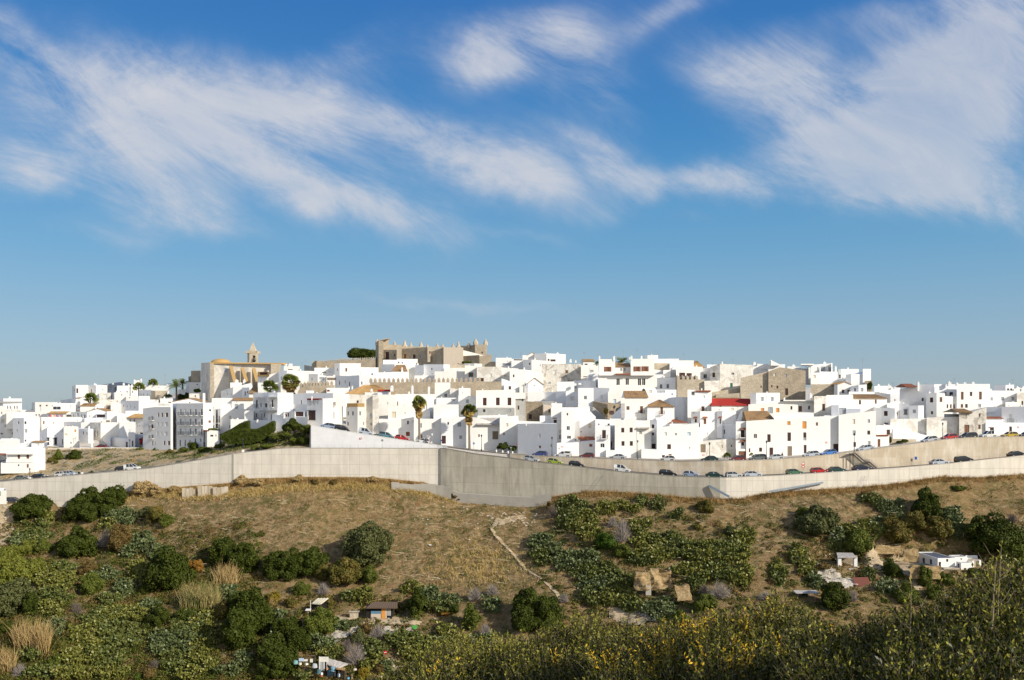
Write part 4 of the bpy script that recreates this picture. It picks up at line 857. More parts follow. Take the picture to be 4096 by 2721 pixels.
H([1230,2050],'F',[368,372],600,296,'long cream mansion with arched black windows and red-brown shutters','1482 462 40 84;1597 460 40 84;1750 465 40 88;1803 463 40 88;1480 495 44 12 w;1597 495 44 12 w','w2',jit=0,
  more=[([1240,1445],'F',180,372,295,dict(wins='1352 305 44 60 bX',ch='1248 140 18 -1.4;1430 140 22 -1.4',jit=0)),([1445,1642],'F',272,372,296.5,dict(wins='1520 310 26 36 g;1563 310 26 36 g',roof=('tile',228,'tile',3),jit=0)),([1445,1640],'F',358,370,294.4,dict(mat='rust',down=0.05)),([1640,1935],'F',175,372,295,dict(wins='1720 302 44 62 bX;1820 300 44 62 bX',ch='1650 138 22 -1.4;1775 138 22;1630 150 18',jit=0))],an='1240 120;1545 70;1722 55')
H([1850,1935],'F',[130,130],200,310,'white box chimney block on the skyline right of the mansion','1870 160 4 4 w','w')
# ruins
H([195,348],'F',[598,608],760,274,'aged white wall stub with one dark opening above the rubble ruin','284 688 20 30 k;210 620 4 4','p')
H([180,540],'F',[705,715],965,266,'dark roofless rubble ruin below the white terraces','225 790 26 50 k;380 900 40 60 k;250 860 4 4','std',name='stone_ruin',cat='ruin',parapet=False)
H([535,545,655],'LF',[745,752,760],900,263,'tan plaster ruin corner with a hanging brown shutter','620 828 24 40 b','tan')
H([430,682],'F',[705,705],760,276,'stained concrete terrace slab behind the tan ruin corner','500 720 4 4','gr',)
H([1165,1350,1512],'SR',[705,745,738],900,271,'roofless rubble ruin pit right of the tall plain house','1330 830 50 70 k;1400 850 60 50 k','std',name='stone_ruin',cat='ruin',parapet=False)
H([1160,1300],'F',[780,890],905,262,'sloping cement buttress wall under the rubble pit','1200 880 4 4','gr',parapet=False)
H([500,650],'F',[890,885],990,258,'rounded white cistern house under the tan ruin corner','560 940 4 4 w','w3')
H([205,530],'F',[960,965],1000,255,'low white roof edge in front of the dark rubble ruin','260 980 4 4 w','w2')
H([645,780],'F',[730,735],800,268,'small white stepped terrace right of the tan ruin corner','735 720 60 14 k','w',rails='805 1005 742')
H([640,775,1080],'FF',[785,785,785],1000,257,'white house with a small tiled canopy right of the rubble ruin','693 960 38 42 k;690 920 60 12 r;750 900 4 4 w','w')
H([770,937],'F',[828,815],1240,250,'tall narrow white house with three stacked windows','846 870 18 30;856 1045 36 52;865 1160 46 40;790 1000 4 4 w','w',an='850 740')
H([715,775],'F',[905,905],1240,252,'narrow white house strip with stacked openings left of the tall narrow house','758 1155 36 50 g;758 1085 36 36 w','w2')
H([930,1010],'S',[990,945],1220,254,'shaded blank wall between the tall narrow house and the brown-roofed shed','960 1190 50 14 k','w3')
H([1000,1200],'F',[938,932],1140,254,'white house with a framed grey window above the brown shed roof','1127 1015 38 52 c;1015 1090 20 14','w')
H([995,1198],'F',1205,1260,249,'low shed with a sagging rust-brown roof','1050 1190 60 6 k','w2',roof=('tile',1150,'rust',3.5))
H([1195,1385],'F',[935,940],1040,251,'white upper house with two small brown windows behind the balcony house','1240 1000 16 24 b;1363 998 26 22;1345 960 4 4 w','w')
H([1080,1200],'F',[785,900],940,257,'sloping white wall beside the rubble pit','1110 880 4 4 w','w2')
H([222,716],'S',[990,988],1380,238,'large plain bluish-white house wall with three small windows by the lower road','498 1140 28 52 w;500 1280 26 32 r;641 1265 28 34 c;245 1030 4 4 w','w3',jit=0)
H([712,1198],'F',[1240,1205],1395,243,'low long white front house with one brown window and no-parking sign','1140 1253 40 50 r;922 1262 6 14;765 1228 80 14 c','w')
H([1193,1384],'F',[1020,1018],1400,240.5,'white house with a tall balconied door over a small window','1305 1122 46 106 kB;1286 1263 48 52;1362 1300 3 3','w3')
H([1378,1448],'F',[1010,1010],1330,247,'narrow shaded passage house with a black doorway','1395 1260 18 96 kD','w3')
H([1440,1712],'F',[945,940],1330,241,'white house with four square dark-shuttered windows','1540 1070 38 58 k;1646 1068 38 58 k;1543 1237 38 58 k;1648 1237 38 58 k','w')
H([1330,1448],'F',[1320,1322],1400,239.5,'small white porch wall left of the street lamp','1350 1350 4 4 w','w')
H([1378,1520],'F',[925,925],1010,252,'white roof ledge below the lamp bracket','1360 918 24 6 k','w2')
H([1400,1520],'S',[895,790],950,256,'white stair parapet rising to the tiled house','1470 870 4 4 w','w3')

crop(2500, 1400)
H([-2,285],'F',[595,595],880,252,'white house with a ribbed brown tiled roof and a balconied door','37 730 38 46 b;207 752 36 92 bB;65 852 40 6 k;200 852 40 6 k','w2',roof=('tile',515,'tile',3.2),more=[([20,215],'F',595,700,252.4,{})])
H([280,620],'F',[712,712],870,250,'white house with a hipped ribbed tiled roof and a brown balcony door','460 762 32 92 bB;300 800 4 4 w','w',roof=('tile',628,'tile',3.0,0,3.5))
H([215,550],'F',[550,558],640,268,'white terrace house with a pale brown window right of the tiled roof','318 523 46 36 c;590 555 24 16 k','w3',more=[([195,385],'F',480,560,270,dict(wins='318 523 44 38 c',mat='w3')),([385,645],'F',500,600,271,dict(wins='450 523 110 30 g;592 555 22 16 k'))])
H([365,650],'S',[350,345],560,293,'bluish white house with two dark windows below the stone-patched wall','452 458 28 56;536 455 30 56;380 380 4 4 w','w3')
H([335,565],'F',[165,168],260,318,'brown stone upper wall between white skyline houses','420 200 4 4','stl',name='stone_building')
H([335,485],'F',[240,262],380,308,'white sloping wall left of the small stepped cube','400 300 4 4 w','w')
H([480,572],'F',[255,250],370,303,'small blank white cube above the two dark windows','500 280 4 4 w','w')
H([565,650],'F',[250,245],380,307,'small white stair block left of the double arch house','633 320 10 40 k','w2')
H([560,660],'F',[165,165],300,316,'bluish skyline house end left of the double arch house','600 200 4 4 w','w3')
H([255,302,415],'SF',[68,68,66],180,318,'highest white box on the skyline right of the mansion','300 90 4 4 w','w',an='380 5;415 25')
H([335,675],'F',[115,110],200,322,'long white skyline parapet right of the highest box','400 135 4 4 w','w',an='655 85;735 40')
H([640,975],'F',[212,212],480,299,'white house with a double arched loggia behind the stone battlement','717 332 74 92 k;805 322 66 62 k;720 280 70 6 w;800 276 60 6 w','w2',more=[([672,862],'F',132,215,303,dict(mat='w2')),([860,1000],'F',[215,222],225,304,dict(mat='w2',roof=('tile',140,'ytile',5,0,1.5)))])
H([972,1070],'S',[232,225],400,301,'bluish white house with one square dark window right of the loggia','1007 330 38 52;985 260 4 4 w','w3',an='1100 150',more=[([1030,1160],'F',185,240,306,{})])
H([1068,1190,1605],'SF',[215,175,190],500,296,'large old stained white house with peeling corner','1112 315 34 56 k;1352 300 30 30;1335 443 32 56 n;1115 365 30 8;1445 287 8 8 k','a',parapet=False,jit=0,an='1353 115;1255 150',ch='1220 148 16')
H([995,1200],'F',[388,385],520,289,'low stained white wall house between battlement and old stained house','1160 450 6 50 g;1075 385 100 6 r','a')
H([785,800,895,1088],'FFF',[498,498,505,515],800,258,'white house with a dark window and a red-edged roof above the railed door','854 548 38 50;990 588 24 32 w;978 738 40 60 kB;1065 560 3 3','w',more=[([885,1078],'F',507,518,257.5,dict(mat='rust',down=0.05))])
rt = H([548,640,735,835],[-35,-8,22],[600,592,592,596],910,262,'round-cornered white house with a street lantern on its curve','641 716 14 32;650 855 12 16 k;600 700 3 3','w3',jit=0)
H([1085,1650],'F',[695,698],800,257,'white house under the bright red painted roof','1345 745 40 32 c;1555 748 28 30 c;1197 707 24 12 k;1183 752 26 12 c','w2',roof=('tile',612,'red',4.2,0,0.8),jit=0,more=[([1090,1445],'F',612,640,263,dict(mat='ytile',down=0.05,roof=('tile',600,'ytile',2)))])
H([830,945,1222],'SF',[775,772,770],1110,248,'white house with brown-framed windows and a notched parapet','887 888 26 46 kE;1003 898 34 66 bE;935 945 18 50 k;860 790 20 30 w','w')
H([1155,1222],'S',[770,770],950,247.2,'projecting white wing with one tall dark window','1195 895 16 66 kE','w3')
H([1218,1395],'F',[772,775],950,252,'blank white wall with a broad shadow left of the lichen tiled roof','1300 800 4 4 w','w')
H([1040,1225,1395],'SS',[1010,935,932],1110,246,'bluish white house with a dark slit and pale blinds above the low aged wall','1155 1035 28 54 g;1200 1035 12 56 w;1246 1028 15 50 k;1040 1055 30 40 c','w3')
H([925,1045],'F',[975,975],1150,245,'small white house with a beige blind left of the pale blinds','1040 1055 20 40 c;950 1000 4 4 w','w')
H([385,585],'F',[855,860],975,246.5,'blank white block with a small vent above the grille window house','492 928 6 12 k;440 925 10 8 w','w')
H([560,780],'F',[912,912],975,245.5,'low house with a rust-red hipped tiled roof','600 940 4 4 w','w',roof=('tile',866,'rust',3,0,2.5))
H([398,928],'F',[978,920],1400,239.5,'large white house with a framed grille window and a drain pipe','508 1055 30 46 w;637 1058 26 30 g;802 1055 42 44 l;553 1215 46 62 k;810 1230 18 28 w;482 1335 38 30 k;566 1318 38 22 r;678 1120 6 280 g','w')
H([-15,330],'F',[885,890],1010,244,'flat white roof storey left of the stacked dark openings','100 960 4 4 w','w2',more=[([148,305],'F',972,985,240.6,dict(mat='fib',down=0.1))])
H([148,330],'F',[982,982],1400,241.5,'white house end with one small double window under a thin eave','195 1038 34 36 g;210 1105 8 8 w','w2')
H([318,402],'S',[880,880],1300,243,'shaded white house with three stacked dark openings','350 960 34 48 k;350 1055 30 36 k;358 1212 50 70 k','w3')
H([205,430],'F',[1245,1250],1400,239.3,'low blank white street wall right of the lamp','230 1300 4 4 w','w')
H([925,1395],'F',[1155,1105],1400,241,'low peeling white house with a weathered double door','980 1235 64 102 yD;1215 1212 24 36 c;1338 1205 16 30 k;1020 1125 100 30 y','a',jit=0)
H([1390,1550],'F',[900,895],1390,239.8,'white house with red-hooded balcony over a cream-framed brown garage','1476 1052 46 92 kBE;1477 1178 34 46 kE;1400 1100 3 3','w',more=[([1395,1570],'F',1243,1390,239.0,dict(mat='w2',down=1,wins='1480 1328 110 114 bD'))],jit=0)
H([1390,1475],'S',[905,765],1000,244.5,'white gable side left of the lichen tiled roof','1410 950 4 4 w','w3',parapet=False)

crop(3000, 1400)
H([-45,310],'F',[893,888],1000,240.5,'white house front under the large lichen-covered tiled roof','18 935 32 38 o','w',roof=('tile',768,'tile',4.6,0,0.5),jit=0)
H([-48,1115],'F',[892,825],1340,239.0,'long white street house with orange shutters and many tall doors','487 913 42 58 o;683 935 52 106 o;840 930 26 42 b;68 1082 38 56;238 1108 42 98 k;492 1090 44 108 k;688 1070 38 70 k;688 1115 38 42 g;133 1252 38 50 k;267 1275 46 98 kD;498 1270 56 122 yD;692 1243 34 102 kD;1078 1230 66 102 kD;882 898 6 26 b;-5 1260 18 50 k','w',jit=0,more=[([305,800],'F',788,900,240.2,dict(mat='w'))])
H([930,1032,1130],'FS',[822,822,820],1030,246,'shaded recess house with two small windows in the long street row','953 910 18 30;1035 922 12 40 w','w3')
H([1112,1180,1580],'FF',[822,805,765],1310,238.6,'white street house with three rows of two small windows','1303 900 32 60 c;1491 893 28 44 g;1306 1042 38 62 g;1490 1038 36 50 k;1314 1187 32 60 k;1495 1167 34 44 g','w',jit=0)
H([5,78,375],'SF',[540,538,538],700,256,'white block with two grey shutters beside the red painted roof','153 617 36 52 g;278 617 36 52 g','w',jit=0)
H([-20,420,805],'FF',[685,645,622],830,252,'white house row with orange and grey shutters above the lichen tiled roof','158 748 42 34 o;255 758 60 78 g;348 757 42 56 o;520 727 24 44 k;632 740 42 70 b;742 725 24 44 k','w2',more=[([420,805],'F',628,640,251.4,dict(down=0.05))],ch='430 598 18',jit=0)
H([803,960],'F',[580,580],820,250,'peeling white house with a tall brown-framed doorway','924 720 36 84 kD','a',ch='760 545 34 2')
H([958,1292],'F',[568,562],820,251.5,'plain white house between the peeling house and the far tiled roof','1000 600 4 4 w','w')
H([1020,1112,1272],'SF',[692,690,692],840,246,'white house with a large four-pane glazed balcony','1152 773 106 92 g','w3')
H([1205,1385],'S',[735,740],830,244,'bluish gable end of a low roof right of the glazed balcony','1280 770 4 4 w','w3',parapet=False)
H([1270,1430],'F',[705,710],800,249,'low white house with a stone verge right of the glazed balcony','1300 750 4 4 w','w2')
H([1290,1718],'F',[605,607],720,257,'white house under a long brown tiled roof with two shuttered windows','1380 657 26 56 k;1578 650 24 52 b','w2',roof=('tile',557,'tile',4,0,1.5))
H([1055,1098,1265],'SF',[435,432,432],570,272,'white house with two brown windows and a sloping gable right of the great stone wall','1167 520 30 42 k;1236 520 28 40 b','w',roof=('gable',1195,400,'ytile'))
H([1258,1362,1465],'SF',[460,440,432],560,269,'small white house with a slit and a square window left of the ivy ruin','1317 500 18 40 k;1405 500 34 44 g','w3',more=[([1240,1562],'F',525,560,268,{})])
H([762,1070],'F',[432,430],600,276,'low brown stone wall running right from the great stone house','915 510 10 20 c','stl',name='stone_wall',cat='wall',parapet=False)
H([1440,1535],'F',[390,385],530,277,'stone ruin stub overgrown with dark ivy','1500 470 30 60 n','std',name='stone_ruin',cat='ruin')
H([1200,1268,1418,1515],'SFF',[312,302,302,238],420,284,'tall pale grey-white house with a dark chimney at the right skyline','1240 370 5 50','w3',more=[([1415,1517],'F',238,420,283.5,{})],an='1412 110')
H([1110,1142,1365],'SF',[245,240,240],360,294,'cream skyline block with a ledge left of the tall pale house','1127 332 30 44 k','w2')
H([1085,1205],'S',[365,355],440,288,'small bluish house between the modern skyline house and the tall pale one','1120 400 4 4 w','w3')
H([970,1200],'F',[415,405],440,281,'low white roof in front of the modern skyline house','1000 425 4 4 w','w')
H([875,1100],'F',[272,275],440,287,'smooth bright white side block of the modern skyline group','1090 400 3 3','w',ch='1072 205 24;767 210 14;877 218 14')
H([762,880],'F',[285,285],450,286,'white block with one beige window below the modern skyline house','810 335 26 36 c','w')
H([735,1035],'F',[190,168],290,296,'modern white skyline house with glazed openings and a water tank','850 240 20 42 g;915 240 60 60 g;1000 245 30 60 g','w',more=[([638,800],'F',174,188,294,dict(down=0.05)),([1018,1035],'F',165,290,293,{})],ch='930 150 34')
H([640,765],'F',[232,238],300,299,'low white roof left of the modern skyline house','700 250 4 4 w','w')
H([470,640],'F',[205,215],290,302,'white skyline roof with a small white tank','500 230 4 4 w','w',ch='542 186 34')
H([230,440],'F',[185,180],290,306,'white skyline house with a slanting stair beam','350 230 4 4 w','w',more=[([250,274],'F',128,200,305,dict(mat='w2')),([262,370],'F',[128,180],195,304.6,dict(down=0.05,parapet=False))])
H([90,232],'F',[175,178],290,309,'white skyline house left of the slanting stair beam','180 250 80 20 w;105 230 6 6','w',ch='50 152 22;65 155 12')
H([30,92],'F',[208,208],290,308,'small white skyline house behind the old stained house','60 238 50 5 k','w')

crop(3496, 1440)
H([0,10,215],'SF',[372,378,375],470,290,'cluttered low white terraces left of the big right-hand complex','60 410 14 14 k','w')
H([5,218],'F',[330,322],400,299,'white skyline house with a dome chimney left of a dark roof box','90 350 4 4 w','w',ch='55 305 28;185 300 10',an='235 280')
H([215,330],'F',[345,350],440,296,'white house under a dark rooftop box at the right skyline','260 345 36 46 k','w',ch='262 340 20 -3')
H([0,205,330],'SF',[395,430,430],530,284,'bluish house with a dark dish on its wall left of the big complex','62 412 14 14 k;262 503 12 26 k','w3')
H([85,220,330],'FF',[548,545,520],620,266,'low bluish roof house behind the pale corner house','100 560 4 4 w','w3')
H([-5,90,262],'SS',[590,603,605],840,252,'bluish white corner house with a wall lantern and dark grille window','148 672 46 62 k;153 798 54 22 k;60 620 3 3','w3')
H([205,255,312],'FF',[530,530,522],745,254,'bright narrow white house with one small brown window','293 678 12 40 b','w')
H([308,370,443],'SS',[548,548,548],745,253,'bluish house with a caged square window','397 655 40 52 gG','w3')
H([440,556,626],'SF',[572,572,572],745,251,'small white house with one grey window under a terrace rail','505 645 40 42 g','w3',rails='440 622 530')
H([322,560,755,925],'SSF',[372,308,305,305],745,268,'big white right-hand house with a long shaded side and tan roof corner','610 497 26 42;898 427 22 44 b','w3',jit=0,more=[([398,530],'F',[325,335],340,267.4,dict(mat='rust',down=0.05,roof=('tile',300,'rust',3)))],ch='553 275 22',an='645 290')
H([652,785,892],'SF',[420,412,420],730,259,'tapered white tower wing with brown windows on the right-hand complex','722 503 40 62 k;727 663 26 38 k;840 498 32 60 b','w',jit=0)
H([885,1048],'F',[455,458],700,263,'white lower wing with three narrow arched windows','922 582 20 50 k;965 582 20 50 k;1006 582 20 50 k','w',jit=0)
H([922,1042],'F',[308,305],470,271,'set-back balcony bay of the right-hand complex','970 430 44 54 k','w3')
H([1038,1455],'F',[302,302],610,262.5,'broad white wing with two tall brown windows on the right-hand complex','1107 450 34 98 b;1218 427 30 52 k;1335 448 36 98 b;1103 578 30 46 b;1160 577 32 46 k;1323 575 36 44 g','w',jit=0,ch='940 272 34 3;1040 285 24;1135 280 30;1240 275 30',an='1005 225')
H([1450,1800],'F',[385,388],600,264,'white house with three grey grille windows right of the broad wing','1475 490 30 40 g;1613 487 38 42 g;1743 487 32 42 g','w',ch='1465 362 14')
H([1508,1650,1757],'SF',[315,315,310],400,280,'pale skyline house with two tiny windows at far right','1682 370 24 24 k;1722 370 24 24 k','w3',an='1742 240;1790 295')
H([1755,1900],'F',[360,352],430,276,'white skyline house with black roof domes at far right','1840 380 20 30 g','w',ch='1795 335 44;1868 335 44')
H([1792,1960],'F',[412,410],600,262,'aged white house with a dark doorway at the far right edge','1862 540 24 50 k;1860 500 40 6 b','a')
H([1650,1800],'F',[530,530],600,259,'small patio house with plants and a rail at far right','1690 575 20 10 w','w2',rails='1660 1800 515')
H([205,665],'F',[745,735],1010,249,'long aged cream wall house with a small dark vent behind the ramp rail','668 795 12 24 k;735 810 42 42 w;400 780 4 4 w','a',parapet=False,jit=0)
H([660,1075],'F',[728,712],980,248,'aged cream wall house with a recessed square window behind the red car','960 808 40 42 w;700 900 3 3','a',parapet=False,jit=0,more=[([880,1070],'F',[680,680],735,249.5,dict(mat='gr'))])
H([1068,1228,1412],'FF',[662,655,595],970,246.5,'old peeling gabled house with a stone-framed brown door','1165 868 62 106 bD;1325 693 22 42 b;1323 840 30 56 b;1158 698 14 24 w','p',jit=0,parapet=False,more=[([1060,1230],'F',[655,655],668,246,dict(mat='std',down=0.05,roof=('tile',612,'tile',4)))])
H([1405,1615],'F',[733,733],800,249.6,'low white house with a rust tiled edge right of the peeling gabled house','1500 760 4 4 w','w3',roof=('tile',712,'rust',1.5))
H([1405,1608],'S',[590,588],720,256,'bluish blank wall behind the rust tiled edge','1450 670 140 20 w','w3')
H([1600,1760,1960],'SS',[590,585,585],800,248,'large bluish white corner house with a railed balcony at the right edge','1715 730 44 104 wB;1620 640 4 4 w','w3',jit=0)
H([1400,1960],'F',[790,788],980,246.2,'low bluish white street house with a dark door at the right edge','1714 873 34 74 k;1578 800 10 14 w;1480 875 50 40 k;1470 850 70 10 r','w3',jit=0)
H([28,238],'F',[826,822],990,244,'low white house with a dark grille window near the ramp rail','180 905 44 60 k;100 850 3 3','w')
H([-25,190],'F',[960,945],1120,240,'small white house with a brown door at the foot of the ramp','62 1045 36 102 bD','w',more=[([-5,185],'F',[938,938],948,239.6,dict(mat='rust',down=0.05))])
H([235,520,720],'FF',[905,905,985],1045,243.5,'sloping white pedestrian ramp wall with blind arches','300 890 4 4 w','w3',parapet=False,more=[([240,660],'F',[868,950],1000,244.2,dict(parapet=False))])
H([190,530],'F',[990,1000],1060,241.5,'rubble planter wall with shrubs at the foot of the ramp','250 1020 4 4','stl',name='stone_wall',cat='wall',parapet=False)

# ------------------------------------------------------------------ church
crop(500, 1340)
ce = empty('church', P(U(1400), Vv(800), 358), 'large old plastered church with ochre buttresses on the left skyline', 'church')
block(ce, [955,1065,1480,1960], ['L',4,2], [352,345,345,352], 800, 352, '1262 442 46 52 g;1000 620 6 40', 'ch', parapet=False, deep=18, jit=0, wall='nave')
block(ce, [1066,1118], 'F', 342, 800, 351.6, '', 'stl', parapet=False, deep=1, wall='corner_stones', down=0)
block(ce, [1830,1960], 'F', 365, 440, 351.0, '', 'stl', parapet=False, deep=6, wall='side_chapel')
mb = MB(); c = P(U(1203), Vv(345), 362); hw = 125*S_/F*362
mb.lathe((c.x, c.y, c.z-.3), [(hw,0),(hw*.96,hw*.12),(hw*.8,hw*.27),(hw*.55,hw*.38),(hw*.25,hw*.44),(.05,hw*.46)], 24); mb.build('dome', M['och'], ce, True)
mb = MB(); a = P(U(1066), Vv(345), 352); b_ = P(U(1960), Vv(352), 352)
mb.quadbox([(a.x,a.y-.4,a.z-.5),(b_.x,b_.y-.4,b_.z-.5),(b_.x,b_.y+9,b_.z-.5),(a.x,a.y+9,a.z-.5)],[(a.x,a.y-.4,a.z+.02),(b_.x,b_.y-.4,b_.z+.02),(b_.x,b_.y+9,b_.z+.45),(a.x,a.y+9,a.z+.45)]); mb.build('roof', M['och'], ce)
for (xt, xb, w_, yt_, yb_) in ((1308,1360,44,392,600),(1452,1508,44,412,600),(1594,1650,44,420,632)):
    mb = MB(); df = 345.0; t0 = P(U(xt), Vv(yt_), 351.4); f0 = P(U(xb), Vv(yb_), df); w2_ = w_*S_/F*350; z9 = f0.z-3; t1 = Vector((t0.x+w2_, 351.4, t0.z)); f1 = Vector((f0.x+w2_, df, f0.z))
    dn = lambda p: (p.x, p.y, z9)
    mb.quadbox([dn(t0), dn(f0), dn(f1), dn(t1)], [t0, f0, f1, t1]); mb.build('buttress', M['stl'], ce)
    mb = MB(); up = Vector((0,-.05,.12)); mb.quadbox([t0, f0, f1, t1], [p+up for p in (t0, f0, f1, t1)]); mb.build('buttress_slope', M['och'], ce)
bt = empty('bell_tower', P(U(1603), Vv(345), 372), 'stone bell tower with an arched opening and a pointed spire', 'tower')
block(bt, [1536,1560,1672], 'LF', 232, 345, 372, '1618 300 34 84 k', 'stl', parapet=False, deep=6.5, jit=0, rec=1.2, wall='belfry')
c = P(U(1606), Vv(232), 375.3); hw = 72*S_/F*375; mb = MB()
mb.box(c.x-hw*1.1, c.y-hw*1.1, c.z-.1, c.x+hw*1.1, c.y+hw*1.1, c.z+.2); mb.box(c.x-hw*.95, c.y-hw*.95, c.z+.2, c.x+hw*.95, c.y+hw*.95, c.z+.85)
for q in ((-1,-1),(1,-1),(1,1),(-1,1)): mb.lathe((c.x+q[0]*hw, c.y+q[1]*hw, c.z+.35), [(.14,0),(.12,.45),(.03,.8)], 6)
mb.build('cornice', M['stl'], bt)
mb = MB(); z0_ = c.z+.85; za_ = ZV(Vv(85), 375); hs = hw*.56
for i in range(4):
    q = [(-1,-1),(1,-1),(1,1),(-1,1)]; a, b_ = q[i], q[(i+1)%4]; mb.poly([(c.x+a[0]*hs,c.y+a[1]*hs,z0_),(c.x+b_[0]*hs,c.y+b_[1]*hs,z0_),(c.x,c.y,za_)])
mb.tube([(c.x,c.y,za_-.3),(c.x,c.y,za_+.7)], .04, 4); mb.build('spire', M['stl'], bt)
mb = MB(); mb.lathe((P(U(1618),0,371.2).x, 371.6, ZV(Vv(305),371)), [(.75,-.6),(.5,-.2),(.42,.5),(.1,.9)], 10); mb.build('bell', M['iron'], bt)

# ------------------------------------------------------------------ castle
crop(1500, 1320)
ca = empty('castle', P(U(600), Vv(430), 385), 'sandstone castle with pointed merlons crowning the hill', 'castle')
def cb(xs, an, yt, yb, d, wins='', mat='st', **k):
    k.setdefault('parapet', False); k.setdefault('jit', 0); k.setdefault('wall', 'wall'); return block(ca, xs, an, yt, yb, d, wins, mat, **k)
cb([8,45,106],'LF',135,500,388,wall='tower',deep=8)
cb([104,175],'F',112,300,390,mat='stl',wall='tower',deep=7)
cb([104,275],'S',[250,250],440,386,'153 325 46 96 k;243 318 16 24 k')
cb([272,335],'F',[235,235],440,383.5,mat='stl',deep=6)
cb([332,662],'S',[238,215],440,382,'376 330 28 52 r;491 335 34 54 k;580 338 24 44 g')
cb([658,702],'F',[215,215],300,380,'688 283 18 30 r',mat='stl',deep=5)
cb([658,862],'S',[290,218],440,378,mat='st',deep=12)
cb([860,1108],'F',[215,222],440,376,'1045 424 20 8 k',mat='tan',deep=14)
cb([172,340],'F',[185,188],260,396,mat='stl')
cb([335,865],'F',[208,210],260,401,mat='stl')
cb([1040,1250],'S',[205,190],260,402)
cb([1235,1256,1405],'LF',[185,185,185],340,399,'1345 285 20 16 k',mat='st',deep=9,wall='tower')
cb([1095,1430],'F',[252,335],345,381,mat='w2',deep=6,down=1.0,wall='sloped_terrace')
cb([1062,1310],'S',[330,315],440,374,mat='std',deep=8)
cb([1306,1465],'F',[330,305],420,375,mat='st',deep=8)
def yroof():
    mb = MB(); a = P(U(42), Vv(136), 388); b_ = P(U(172), Vv(112), 389)
    mb.quadbox([(a.x,a.y-.2,a.z-.05),(b_.x,b_.y-.5,b_.z-.05),(b_.x,b_.y+6,b_.z+.3),(a.x,a.y+7,a.z+.3)],[(a.x,a.y-.2,a.z+.1),(b_.x,b_.y-.5,b_.z+.15),(b_.x,b_.y+6,b_.z+.5),(a.x,a.y+7,a.z+.45)]); mb.build('roof', M['och'], ca)
yroof()
for (x, y, w_, d_) in ((25,112,26,389),(245,138,26,397),(373,130,48,402),(450,152,24,402),(577,146,50,402),(658,174,28,384),(782,166,30,402),(848,166,28,402),(980,166,28,402),(1047,142,44,402),(1178,145,28,402),(1262,107,40,400),(1388,113,34,400)):
    c = P(U(x), Vv(y), d_+.5); hw = w_*S_/F*d_/2*1.6; bz = c.z - 52*S_/F*d_ - (1.5 if w_ > 40 else 0); h_ = c.z-bz; mb = MB()
    mb.lathe((c.x, c.y, bz-1.0), [(hw,0),(hw,1.0),(hw*.95,1.0+h_*.2),(hw*.55,1.0+h_*.4),(hw*.42,1.0+h_*.62),(hw*.3,1.0+h_*.8),(.04,1.0+h_)], 6); mb.build('merlon', M['stl'], ca)
def battlement(name, label, tops, bots, ds, xs_m, mw, mh, mat='st', thick=1.2, point=0.45, wl=1.0):
    """tops: (x, y) of the wall top line; merlons with pyramid caps at xs_m"""
    e = empty(name, P(U((tops[0][0]+tops[-1][0])/2), Vv(bots), ds[0]), label, 'wall')
    yv = lambda x: ip(tops, x); dd = lambda x: ip(ds, x) if isinstance(ds[0], tuple) else ds[0] + (ds[1]-ds[0])*(x-tops[0][0])/(tops[-1][0]-tops[0][0])
    mb = MB(); xs = [tops[0][0] + (tops[-1][0]-tops[0][0])*i/12 for i in range(13)]
    for a, b_ in zip(xs, xs[1:]):
        p, q = P(U(a), Vv(yv(a)), dd(a)), P(U(b_), Vv(yv(b_)), dd(b_)); z0_ = ZV(Vv(bots), dd(a)) - 4
        mb.quadbox([(p.x,p.y,z0_),(q.x,q.y,z0_),(q.x,q.y+thick,z0_),(p.x,p.y+thick,z0_)],[(p.x,p.y,p.z),(q.x,q.y,q.z),(q.x,q.y+thick,q.z),(p.x,p.y+thick,p.z)])
    mb.build('wall', M[mat], e)
    for x in xs_m:
        d_ = dd(x); c = P(U(x), Vv(yv(x)), d_); hw = mw*S_/F*d_/2; h_ = mh*S_/F*d_; mb = MB(); hb_ = h_*(1-point); t_ = thick*.8
        jx = rng.uniform(-.05,.05)
        mb.box(c.x-hw+jx, c.y+.004, c.z-.15, c.x+hw+jx, c.y+t_, c.z+hb_); pk = (c.x+jx, c.y+t_/2, c.z+h_*rng.uniform(.94,1.02)); q = [(c.x-hw+jx,c.y+.004,c.z+hb_),(c.x+hw+jx,c.y+.004,c.z+hb_),(c.x+hw+jx,c.y+t_,c.z+hb_),(c.x-hw+jx,c.y+t_,c.z+hb_)]
        for i in range(4): mb.poly([q[i], q[(i+1)%4], pk])
        mb.build('merlon', M[mat], e)
    return e
battlement('castle_wall','long crenellated sandstone wall with rounded merlons across the middle of the town',[(-62,657),(600,657),(1000,655),(1330,650),(1585,648)],800,(303,303),[x for x in range(-55,1330,57)],32,62)
block(empty('stone_building', P(U(1450),Vv(750),301), 'plain battlement end wall with brick patches right of the long merlon row', 'building'), [900,1280,1590],'FF',[700,655,655],800,301.5,'',mat='st',parapet=False,down=3)
crop(1000, 1340)
battlement('castle_wall','short stretch of battlement with nine merlons between palm and terraces',[(600,712),(640,655),(700,640),(1055,632)],730,(305,305),[640,680,721,763,803,841,882,930,972,1020],30,62)
battlement('castle_wall','curtain wall with many small merlons running left from the castle tower',[(775,358),(900,345),(1200,320),(1575,302)],415,(392,389),[785,803,822,872]+[895+27.2*i for i in range(26)],15,30)
block(empty('stone_tower', P(U(835),Vv(410),391), 'small square turret at the left end of the castle curtain wall', 'tower'), [800,835,885],'LF',325,415,390,'',mat='st',parapet=False)
crop(2500, 1400)
